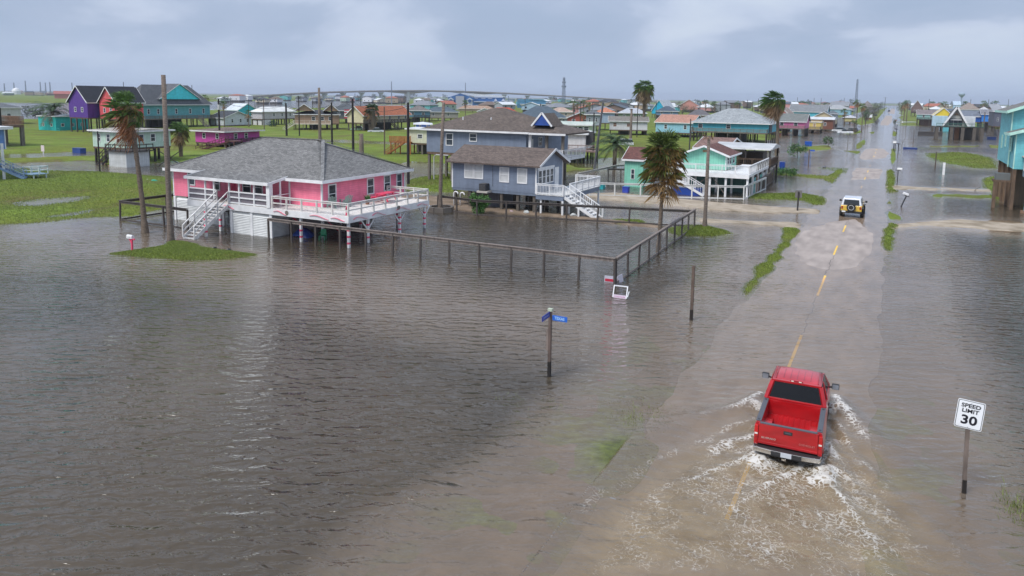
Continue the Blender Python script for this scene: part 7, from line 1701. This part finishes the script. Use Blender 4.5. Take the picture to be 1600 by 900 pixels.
def yellow_4x4():
    ax, ay = -3.10, 77.1
    r = root('off_road_vehicle', (ax, ay, -.03), 'yellow boxy off-road vehicle with white roof and rear spare wheel on the wet road', 'off-road vehicle', math.radians(-1))
    YL = M('paint', (.72, .46, .05), .3); DK = M('plain', (.02, .02, .022), .5); GLS = M('glass', (.01, .012, .016)); WR = M('paint', (.72, .74, .78), .35)
    m_ = MB(); m_.prism([(0, .62), (0, 1.10), (.05, 1.18), (4.3, 1.15), (4.45, 1.05), (4.45, .6)], 'x', -.92, .92); m_.build('body', YL, r, bevel=.04)
    m_ = MB(); m_.add([(-.90, .02, 1.17), (.90, .02, 1.17), (.90, 2.75, 1.17), (-.90, 2.75, 1.17), (-.76, .16, 1.84), (.76, .16, 1.84), (.76, 2.35, 1.86), (-.76, 2.35, 1.86)], [(0, 3, 2, 1), (4, 5, 6, 7), (0, 1, 5, 4), (1, 2, 6, 5), (2, 3, 7, 6), (3, 0, 4, 7)]); m_.build('hard_top', WR, r, bevel=.05)
    m_ = MB(); m_.add([(-.70, -.01, 1.24), (.70, -.01, 1.24), (.64, .13, 1.72), (-.64, .13, 1.72), (-.70, .03, 1.24), (.70, .03, 1.24), (.64, .17, 1.72), (-.64, .17, 1.72)], [(0, 1, 2, 3), (7, 6, 5, 4), (0, 4, 5, 1), (1, 5, 6, 2), (2, 6, 7, 3), (3, 7, 4, 0)]); m_.build('rear_window', GLS, r)
    for s in (-1, 1):
        MB().add([(s*.915, .35, 1.25), (s*.915, 2.5, 1.25), (s*.80, 2.3, 1.75), (s*.80, .4, 1.75)], [(0, 1, 2, 3)]).build('side_window', GLS, r)
        tl = MB().box(min(s*.72, s*.88), max(s*.72, s*.88), -.03, .02, .82, 1.08).build('taillight', M('plain', (.30, .03, .02), .3), r, bevel=.01)
        for y in (.85, 3.65): wheel(r, s*.92, y, .42, .42, .27, s, (.08, .08, .08))
        MB().box(min(s*.92, s*1.06), max(s*.92, s*1.06), .35, 1.35, .80, .90).build('fender_flare', DK, r, bevel=.03); MB().box(min(s*.92, s*1.06), max(s*.92, s*1.06), 3.1, 4.2, .80, .90).build('fender_flare', DK, r, bevel=.03)
        mm = MB().box(min(s*1.06, s*1.26), max(s*1.06, s*1.26), 2.55, 2.68, 1.22, 1.42).build('mirror', DK, r, bevel=.03); MB().bar((s*.9, 2.6, 1.26), (s*1.08, 2.6, 1.30), .05).build('mirror_arm', DK, mm)
    MB().box(-.95, .95, -.14, .02, .48, .64).build('bumper', DK, r, bevel=.03); MB().box(-.8, -.48, -.155, -.14, .52, .66).build('licence_plate', M('plain', (.7, .72, .7), .3), r)
    # spare wheel on the tailgate
    t = MB(); n = 24; prof = [(-.02, .24), (-.02, .38), (-.06, .40), (-.22, .40), (-.26, .37), (-.26, .24)]
    for k in range(n):
        a = 2*math.pi*k/n; t.v += [(rr*math.cos(a), y, 1.0+rr*math.sin(a)) for y, rr in prof]
    m2 = len(prof)
    for k in range(n):
        for j in range(m2): t.f.append((k*m2+j, k*m2+(j+1) % m2, ((k+1) % n)*m2+(j+1) % m2, ((k+1) % n)*m2+j))
    sp_ = t.build('spare_wheel', M('plain', (.018, .018, .018), .7), r); MB().tube([(0, -.10, 1.0), (0, -.19, 1.0)], .235, 20).build('rim', M('plain', (.03, .03, .03), .4), sp_)
    rg = MB(); 
    for k in range(24): a0, a1 = 2*math.pi*k/24, 2*math.pi*(k+1)/24; rg.bar((.23*math.cos(a0), -.265, 1.0+.23*math.sin(a0)), (.23*math.cos(a1), -.265, 1.0+.23*math.sin(a1)), .035)
    rg.build('rim_ring', M('plain', (.6, .6, .6), .3), sp_)
    MB().box(-.80, .80, .1, 4.3, .42, .62).build('chassis', DK, r)
    MB().box(-.05, .05, -.05, .02, 1.0, 1.3).build('wiper', DK, r)
yellow_4x4()
def car(px, pb, rz, L_, W_, h_, col, lab, kind='sedan', name='parked_car', group=None, z=0):
    x, y = P(px, pb); r = root(name, (x, y, z), lab, 'car', rz, group); pm = M('paint', col, .3); hw = W_/2
    MB().prism([(0, .35), (0, h_*.52), (L_*.04, h_*.58), (L_*.96, h_*.54), (L_, h_*.42), (L_, .35)], 'x', -hw, hw).build('body', pm, r, bevel=.05)
    if kind == 'sedan': pr = [(L_*.14, h_*.57), (L_*.28, h_), (L_*.58, h_), (L_*.74, h_*.56)]
    elif kind == 'pickup': pr = [(L_*.42, h_*.57), (L_*.46, h_), (L_*.64, h_), (L_*.74, h_*.56)]
    else: pr = [(L_*.02, h_*.57), (L_*.08, h_), (L_*.66, h_), (L_*.78, h_*.56)]
    MB().prism([(a, b_+.01) for a, b_ in pr], 'x', -hw*.86, hw*.86).build('cabin', GLASS, r, bevel=.04)
    MB().box(-hw*.80, hw*.80, pr[1][0], pr[2][0], h_, h_+.05).build('roof', pm, r, bevel=.02)
    for s in (-1, 1):
        for yy in (L_*.2, L_*.8): wheel(r, s*hw*.9, yy, .33, .33, .2, s)
        MB().box(min(s*hw*.65, s*hw*.95), max(s*hw*.65, s*hw*.95), -.02, .03, h_*.40, h_*.50).build('taillight', M('plain', (.35, .02, .02)), r)
        MB().box(min(s*hw*.6, s*hw*.9), max(s*hw*.6, s*hw*.9), L_-.03, L_+.02, h_*.34, h_*.42).build('headlight', M('plain', (.7, .7, .7), .2), r)
azc = math.radians(35)
car(600, 208, azc+math.pi/2, 4.7, 1.9, 1.5, (.66, .68, .70), 'white sedan parked on the lawn beside the squat palm')
car(570, 205, azc+math.pi/2, 4.3, 1.9, 1.6, (.36, .55, .38), 'pale green car parked on the lawn left of the white sedan')
car(990, 229, math.pi/2+.3, 4.8, 2.0, 1.7, (.70, .72, .74), 'white car parked by the dark board fence near the date palm', 'suv')
car(1333, 210, math.pi/2+.1, 5.0, 2.0, 1.8, (.70, .72, .74), 'white pickup parked under the roadside palms', 'pickup'); car(1322, 207, math.pi/2, 4.8, 2.0, 1.8, (.66, .68, .70), 'white car parked left of the roadside pickup', 'suv'); car(1341, 207, math.pi/2-.1, 4.6, 2.0, 1.6, (.03, .03, .035), 'black car parked behind the white roadside pickup', 'suv')
car(1389, 175, 0, 5, 2.4, 2.4, (.05, .07, .12), 'dark car far down the vanishing road', 'suv', name='car'); car(1371, 182, math.pi/2, 4.6, 2, 1.7, (.04, .05, .05), 'dark car parked off the left side of the far road', 'suv'); car(1398, 220, 0, 4.4, 1.9, 1.5, (.05, .16, .10), 'dark green vehicle behind the farther mailboxes') if False else None
def boat():
    x, y = P(1420, 192); r = root('skiff', (x, y, 0), 'white flat skiff lying in the water before the reddish gabled house', 'boat', math.pi/2+.4)
    MB().prism([(-1.1, .7), (-.8, 0), (.8, 0), (1.1, .7)], 'y', -3.5, 3.5).build('hull', WHITE, r); MB().box(-.9, .9, -3.3, 3.3, .70, .76).build('deck', M('plain', (.5, .5, .5)), r)
boat()
# ---------------------------------------------------------------- the high bridge over the channel, halls, towers
def bridge():
    r = root('highway_bridge', (0, 0, 0), 'long arching concrete highway bridge over the channel on the horizon', 'bridge')
    DZ = 1750.0      # distance
    def at(px, py): 
        v = ray(px, py); k = DZ/math.hypot(v[0], v[1])*(1+.0006*(px-700)); return Vector((v[0]*k, v[1]*k, H+v[2]*k))
    prof = [(330, 154.5), (380, 151.2), (440, 147.2), (500, 144.2), (560, 142.4), (620, 141.6), (660, 141.5), (720, 142.6), (790, 145.4), (860, 149.2), (930, 153.2), (1000, 157.2), (1060, 160.5)]
    pts = [at(*p) for p in prof]; m_ = MB()
    for i in range(len(pts)-1):
        a, c = pts[i], pts[i+1]; m_.bar(a-Vector((0, 0, 1.2)), c-Vector((0, 0, 1.2)), 13, 2.4)
    m_.build('deck', M('plain', (.20, .155, .14)), r)
    pr = MB()
    for i in range(len(pts)-1): d = (pts[i+1]-pts[i]).cross(Vector((0, 0, 1))).normalized()*6.7; pr.bar(pts[i]+d+Vector((0, 0, .5)), pts[i+1]+d+Vector((0, 0, .5)), .4, 1.6)
    pr.build('parapet', M('plain', (.50, .42, .38)), r)
    def zat(px):
        for i in range(len(prof)-1):
            if prof[i][0] <= px <= prof[i+1][0]: t = (px-prof[i][0])/(prof[i+1][0]-prof[i][0]); return prof[i][1]+t*(prof[i+1][1]-prof[i][1])
    for px in (352, 374, 398, 424, 451, 479, 507, 536, 565, 595, 788, 824, 861, 898, 938, 978):
        p = at(px, zat(px)+2.2); m2 = MB(); m2.box(p.x-2.8, p.x+2.8, p.y-2.8, p.y+2.8, -1, p.z-3); m2.prism([(p.x-7, p.z), (p.x+7, p.z), (p.x+3, p.z-4), (p.x-3, p.z-4)], 'y', p.y-3, p.y+3); m2.build('pier', M('plain', (.50, .52, .56)), r)
    for px in (636, 737):
        p = at(px, zat(px)+2.0); MB().box(p.x-4.5, p.x+4.5, p.y-4, p.y+4, -1, p.z).build('pier', M('plain', (.58, .59, .62)), r)
        h_ = MB(); q0, q1 = at(px-34, zat(px-34)+1.8), at(px+34, zat(px+34)+1.8); pp = at(px, zat(px)+5.2)
        h_.add([tuple(q0), tuple(at(px, zat(px)+1.6)), tuple(q1), tuple(pp), *[tuple(v+Vector((4, 6, 0))) for v in (q0, at(px, zat(px)+1.6), q1, pp)]], [(0, 3, 2, 1), (4, 5, 6, 7), (0, 4, 7, 3), (3, 7, 6, 2)]); h_.build('haunch', M('plain', (.40, .33, .31)), r)
bridge()
def hall():
    D_ = 620; v = ray(700, 172); k = D_/math.hypot(v[0], v[1]); A = (v[0]*k, v[1]*k); rz = math.atan2(-A[0], A[1]); r = root('event_hall', (*A, 0), 'big blue and white hall with gabled dormers in front of the bridge', 'hall', rz)
    u = lambda px: (px-700)*D_/1150/.93; c, s = math.cos(rz), math.sin(rz); z = lambda py: ZY(A[0]+c*10, A[1]+s*10, py)+0
    BLU = M('metal', (.045, .13, .32)); WH = M('plain', (.52, .55, .62)); GRY = M('plain', (.38, .38, .44))
    MB().box(0, u(738), 0, 25, -.5, z(152.5)).build('wall', BLU, r); MB().prism([(0, z(152.5)), (u(718), z(146)), (u(737), z(152.5))], 'y', 0, 25).build('gable', BLU, r)
    MB().prism([(u(716), z(146.2)), (u(722), z(145)), (u(782), z(149)), (u(782), z(150.2)), (u(736), z(150))], 'y', 4, 30).build('roof', M('plain', (.62, .64, .68)), r)
    MB().box(u(736), u(782), 5, 30, -.5, z(152)).build('wall', BLU, r)
    MB().box(u(711), u(723), -1.5, 0, -.5, z(150)).build('entrance_block', GRY, r)
    for cx_ in (704, 731):
        MB().box(u(cx_-4), u(cx_+4), -1, 0, -.5, z(156)).build('dormer_wall', WH, r); MB().prism([(u(cx_-5), z(156)), (u(cx_), z(152.3)), (u(cx_+5), z(156))], 'y', -1.4, 0).build('dormer_roof', WH, r)
        MB().tube([(u(cx_), -1.6, z(157.5)), (u(cx_), -1.4, z(157.5))], 1.4, 14).build('round_window', M('plain', (.04, .10, .25)), r); MB().box(u(cx_)-1, u(cx_)+1, -1.2, -1, 1, 4).build('window', GLASS, r)
    for cx_ in (769, 780): MB().prism([(u(cx_-2.5), z(157)), (u(cx_), z(153)), (u(cx_+2.5), z(157))], 'y', 3.5, 5).build('gablet', WH, r)
    MB().box(u(737), u(792), -3, 5, z(159), z(158)).build('canopy', WH, r); MB().box(u(735), u(756), -2, 5, -.5, z(159.5)).build('annex', M('metal', (.06, .15, .34)), r)
    for px in (741, 751, 762, 775): MB().box(u(px)-1, u(px)+1, -2.2, -2, 1, 4).build('window', WH, r)
    for px in (772, 780, 788): MB().box(u(px)-.3, u(px)+.3, -3, -2.4, -.5, z(159)).build('post', WH, r)
    for px in (740, 751, 761): MB().box(u(px)-1.8, u(px)+1.8, 4.7, 5, z(153.6), z(152.8)).build('window', WH, r)
hall()
def hall2():
    D_ = 760; v = ray(808, 172); k = D_/math.hypot(v[0], v[1]); A = (v[0]*k, v[1]*k); rz = math.atan2(-A[0], A[1]); r = root('warehouse', (*A, 0), 'long light blue metal warehouse under the right half of the bridge', 'warehouse', rz); u = lambda px: (px-808)*D_/1150/.95; c, s = math.cos(rz), math.sin(rz); z = lambda py: ZY(A[0]+c*15, A[1]+s*15, py)
    MB().box(0, u(850), 0, 25, -.5, z(157)).build('wall', M('metal', (.06, .20, .34)), r); MB().prism([(0, z(157)), (2, z(155)), (u(846), z(155)), (u(855), z(160)), (u(850), z(157))], 'y', 0, 25).build('roof', M('metal', (.10, .28, .42)), r); MB().box(u(812), u(856), -2, 0, z(163.5), z(162.5)).build('canopy', M('plain', (.6, .6, .6)), r)
hall2()
def tower(px, pyt, D_, w_, lab, kind='lattice'):
    v = ray(px, 180); k = D_/math.hypot(v[0], v[1]); A = (v[0]*k, v[1]*k); r = root('mast', (*A, 0), lab, 'mast'); h = ZY(*A, pyt); m_ = MB(); mt = M('plain', (.20, .23, .30)); n = 3
    if kind == 'mast': m_.tube([(0, 0, 0), (0, 0, h)], [w_, w_*.6], 6); m_.build('shaft', mt, r); return
    for i in range(4):
        a = i*math.pi/2+.4; m_.bar((w_*math.cos(a), w_*math.sin(a), 0), (w_*.4*math.cos(a), w_*.4*math.sin(a), h), w_*.16)
    N_ = 16
    for j in range(N_):
        t0, t1 = j/N_, (j+1)/N_
        for i in range(4):
            a, b_ = i*math.pi/2+.4, (i+1)*math.pi/2+.4; w0, w1 = w_*(1-.6*t0), w_*(1-.6*t1); m_.bar((w0*math.cos(a), w0*math.sin(a), h*t0), (w1*math.cos(b_), w1*math.sin(b_), h*t1), w_*.09); m_.bar((w1*math.cos(a), w1*math.sin(a), h*t1), (w1*math.cos(b_), w1*math.sin(b_), h*t1), w_*.09)
    m_.build('lattice', mt, r)
    if kind == 'cell':
        for zz, ww in ((.97, 1.1), (.88, 1.6), (.76, 2.0)): MB().tube([(0, 0, h*zz-1.4), (0, 0, h*zz)], w_*ww*.55, 10).build('antenna_ring', mt, r)
tower(880, 121, 620, 1.8, 'lattice phone mast with antenna rings on the horizon', 'cell'); tower(1336, 124, 620, 1.3, 'tall lattice mast above the roadside palms on the horizon'); tower(612, 127, 900, .8, 'thin mast rising over the bridge left of the big pier', 'mast'); tower(727, 129, 900, .8, 'thin mast rising over the blue hall', 'mast'); tower(555, 146, 700, .5, 'short thin mast in front of the left bridge span', 'mast'); tower(794, 150, 700, .6, 'short thin mast right of the blue hall', 'mast')
for i, px in enumerate((10, 25, 43, 66, 74, 81)): tower(px, (130, 129, 126, 128, 129, 128)[i], 2600, 2.2, ('first', 'second', 'third', 'fourth', 'fifth', 'sixth')[i]+' thin mast from the left edge on the far bay shore', 'mast')
def water_tower():
    D_ = 1500; v = ray(1500, 180); k = D_/math.hypot(v[0], v[1]); A = (v[0]*k, v[1]*k); r = root('water_tower', (*A, 0), 'mushroom water tower on the right horizon', 'water tower'); h = ZY(*A, 144.5); mt = M('plain', (.30, .38, .46))
    MB().tube([(0, 0, 0), (0, 0, h*.8)], 1.2, 10).build('column', mt, r); MB().tube([(0, 0, h*.72), (0, 0, h*.84), (0, 0, h*.92), (0, 0, h*.97), (0, 0, h)], [1.2, 4.8, 5.2, 4.2, .6], 16).build('tank', mt, r)
water_tower()
# ---------------------------------------------------------------- far town: small houses, each with wall and roof
def far_town():
    q = random.Random(11)
    walls = [('white', (.62, .63, .66)), ('cream', (.55, .48, .36)), ('pale blue', (.35, .48, .60)), ('grey', (.32, .34, .37)), ('tan', (.40, .30, .22)), ('teal', (.12, .38, .40)), ('pink', (.58, .28, .28)), ('pale green', (.38, .48, .38)), ('brown', (.18, .12, .10))]
    roofs = [('grey', (.20, .21, .23)), ('brown', (.16, .12, .10)), ('slate', (.09, .11, .14)), ('white', (.60, .62, .64)), ('rust red', (.34, .12, .08)), ('dark', (.06, .06, .07))]
    bands = [(336, 470, 163, 157, 7, 'on the far bay shore below the bridge ramp', 'f'), (480, 640, 163, 152.8, 26, 'behind the bridge left of its thickest pier', 'f'), (640, 705, 165, 154, 16, 'in the far town left of the blue hall', 'f'), (640, 820, 178, 170, 8, 'above the long brown roof', 'm'),
             (785, 880, 170, 156, 12, 'between the blue hall and the phone mast', 'f'), (880, 1000, 180, 158, 30, 'right of the phone mast', 'f'), (850, 960, 196, 182, 5, 'behind the pale green flat roofed house', 'm'), (1060, 1210, 180, 162, 26, 'beyond the grey pyramid roof', 'f'), (1210, 1330, 176, 164, 22, 'on the horizon left of the roadside palms', 'f'),
             (1415, 1600, 182, 166.5, 26, 'on the horizon behind the A-frame', 'f'), (0, 110, 150, 145.5, 16, 'on the far bay shore below the domed tank', 's')]
    seen = {}; boxes = []
    for (pa, pb, ya, yb, n, where, kd) in bands:
        for i in range(n):
            px = pa+(pb-pa)*(i+q.random())/n; py = yb+(ya-yb)*q.random()**1.3; hz = 140.84+.01397*px
            py = max(py, hz+(5.0 if kd != 's' else 3.2)); x, y = P(px, py); D_ = math.hypot(x, y)
            wn, wc = q.choice(walls); rn, rc = q.choice(roofs); W = q.uniform(9, 16)*(1.6 if kd == 's' else 1); Dp = q.uniform(8, 12); st = q.uniform(1.5, 3.0); hw = q.uniform(2.8, 3.6)+(2.8 if q.random() < .3 else 0); az = math.atan2(-x, y); rz = az+q.uniform(-.7, .7)
            key = wn+' house with '+rn+' roof '+where; r = bpy.data.objects.new('house', None); COL.objects.link(r); r.location = (x, y, 0); r.rotation_euler = (0, 0, rz)
            if key in seen: seen[key].append(r)
            else: seen[key] = [r]
            tag(r, 'small '+key, 'house', 'far houses '+where)
            if i % 3 == 0 and kd != 's':
                bx_, by_ = P(px+6, max(py+.6, hz+5.2)); s_ = math.hypot(bx_, by_)*.004; tr_ = leafy('tree', 'small dark tree '+where, 'tree', (bx_, by_), s_, s_, s_*1.5, s_*.5, (.055, .075, .04), 110, s_*.35, i)
                tr_['group'] = 'small trees '+where
            kk = q.choice(['hip', 'hip', 'gx', 'gy']); zr = st+hw+q.uniform(1.4, 2.6)
            wall_mesh(W, Dp, st, st+hw, zr, kk).build('wall', M('plain', wc), r); roof_mesh(kk, -.5, W+.5, -.5, Dp+.5, st+hw+.02, zr+.12, .25).build('roof', M('plain', rc, .9), r)
            MB().box(.8, W-.8, .8, Dp-.8, -.5, st).build('ground_floor', M('plain', (.07, .065, .06)), r)
            if kd != 's':
                for k in range(2): w_ = MB().box(W*(.2+.45*k), W*(.2+.45*k)+1.2, -.05, 0, st+1, st+2.3).build('window', GLASS, r)
    for k, v in seen.items():
        if len(v) > 1:
            for i, o in enumerate(v): o['label'] = 'small '+k; o['group'] = 'lookalike '+k
far_town()
# big pale tank and sheds over the bay
def tank():
    D_ = 2300; v = ray(28, 180); k = D_/math.hypot(v[0], v[1]); A = (v[0]*k, v[1]*k); r = root('storage_dome', (*A, 0), 'white domed storage tank on the far bay shore', 'storage tank'); MB().tube([(0, 0, 0), (0, 0, 10), (0, 0, 15), (0, 0, 18)], [10, 10, 7, 1], 18).build('dome', WHITE, r); 
    r2 = root('long_shed', (A[0]-30, A[1]-40, 0), 'long white shed left of the domed tank on the far bay shore', 'shed'); MB().box(-40, 20, -15, 0, 0, 9).build('wall', WHITE, r2); MB().box(-41, 21, -16, 1, 9, 10).build('roof', M('plain', (.6, .6, .6)), r2)
    x, y = P(112, 155); r3 = root('barn', (x, y, 0), 'wide coral red barn on the far bay shore behind the date palm', 'barn', math.atan2(-x, y)); W = 40; wall_mesh(W, 14, 0, 7, 11, 'gx', x0=-W/2).build('wall', M('plain', (.50, .17, .13)), r3); roof_mesh('gx', -W/2-1, W/2+1, -1, 15, 7, 11, .5).build('roof', M('plain', (.34, .10, .08)), r3)
tank()
# ---------------------------------------------------------------- grass blades, far scrub
def grass():
    rs = np.random.RandomState(3); regions = [(LAND[9][0], 26000, .07), (LAND[8][0], 7000, .08), (LAND[6][0], 6000, .10), (LAND[0][0], 60000, .10), (LAND[2][0], 6000, .14), (LAND[3][0], 2500, .08), (LAND[10][0], 2500, .1), (LAND[12][0], 2500, .12), (LAND[17][0], 6000, .14), (LAND[23][0], 6000, .12), (LAND[24][0], 5000, .12), (LAND[19][0], 6000, .12), (LAND[7][0], 1500, .1)]
    V = []; Fc = []
    for poly, n, hh in regions:
        b = np.array(poly); x = rs.uniform(b[:, 0].min()-.6, b[:, 0].max()+.6, n*2); y = rs.uniform(b[:, 1].min()-.6, b[:, 1].max()+.6, n*2)
        if poly is LAND[0][0]: k = (x > -125); x, y = x[k], y[k]
        h, kd = ground_h(x, y); k = (h > -.07) & (kd == 0); x, y, h = x[k], y[k], h[k]; m_ = len(x)
        a = rs.uniform(0, 6.28, m_); w_ = rs.uniform(.010, .022, m_)*(1+np.hypot(x, y)/110); l = hh*rs.uniform(.5, 1.5, m_); lx = -.89*l*.5+rs.normal(0, .3, m_)*l; ly = -.46*l*.5+rs.normal(0, .3, m_)*l; dx, dy = np.cos(a)*w_, np.sin(a)*w_
        V.append(np.stack([np.stack([x-dx, y-dy, h-.02], 1), np.stack([x+dx, y+dy, h-.02], 1), np.stack([x+lx, y+ly, h+l], 1)], 1).reshape(-1, 3))
    # sparse blades poking out of the water on the verge near the street sign and the speed sign
    for cx_, cy_, sx, sy_, n, hh in ((*P(852, 632), 1.0, .35, 200, .09), (*P(985, 632), .8, .8, 420, .09), (*P(1010, 655), .6, .6, 260, .09), (*P(970, 708), .22, .5, 700, .10), (*P(1598, 795), .3, .5, 400, .2), (*P(800, 622), .5, .2, 80, .08), (*P(1450, 232), 3, 2, 500, .3)):
        x = rs.normal(cx_, sx, n); y = rs.normal(cy_, sy_, n); h = np.full(n, -.05); m_ = n; a = rs.uniform(0, 6.28, m_); w_ = rs.uniform(.006, .012, m_); l = hh*rs.uniform(.5, 1.4, m_); lx = rs.normal(-.3, .35, m_)*l; ly = rs.normal(-.2, .35, m_)*l; dx, dy = np.cos(a)*w_, np.sin(a)*w_
        V.append(np.stack([np.stack([x-dx, y-dy, h], 1), np.stack([x+dx, y+dy, h], 1), np.stack([x+lx, y+ly, h+l], 1)], 1).reshape(-1, 3))
    V = np.concatenate(V).astype(np.float32); n = len(V)//3; me = bpy.data.meshes.new('grass'); me.vertices.add(len(V)); me.vertices.foreach_set('co', V.ravel()); me.loops.add(len(V)); me.loops.foreach_set('vertex_index', np.arange(len(V), dtype=np.int32)); me.polygons.add(n); me.polygons.foreach_set('loop_start', np.arange(0, len(V), 3, dtype=np.int32)); me.update(); me.validate()
    me.materials.append(M('leaf', (.165, .218, .036))); o = bpy.data.objects.new('grass', me); COL.objects.link(o); tag(o, kind='stuff')
grass()
# ---------------------------------------------------------------- sea air
def haze():
    hz = MB().box(-7000, 7000, -800, 9000, -3.0, 70).build('haze', None or bpy.data.materials.new('haze')); mt = hz.data.materials[0]; mt.use_nodes = True; N = mt.node_tree.nodes
    for n in list(N): N.remove(n)
    out = N.new('ShaderNodeOutputMaterial'); v = N.new('ShaderNodeVolumePrincipled'); v.inputs['Color'].default_value = (.80, .87, 1.0, 1); v.inputs['Density'].default_value = HAZE; v.inputs['Anisotropy'].default_value = .2
    mt.node_tree.links.new(v.outputs[0], out.inputs['Volume']); tag(hz, kind='stuff')
HAZE = .00014
haze()
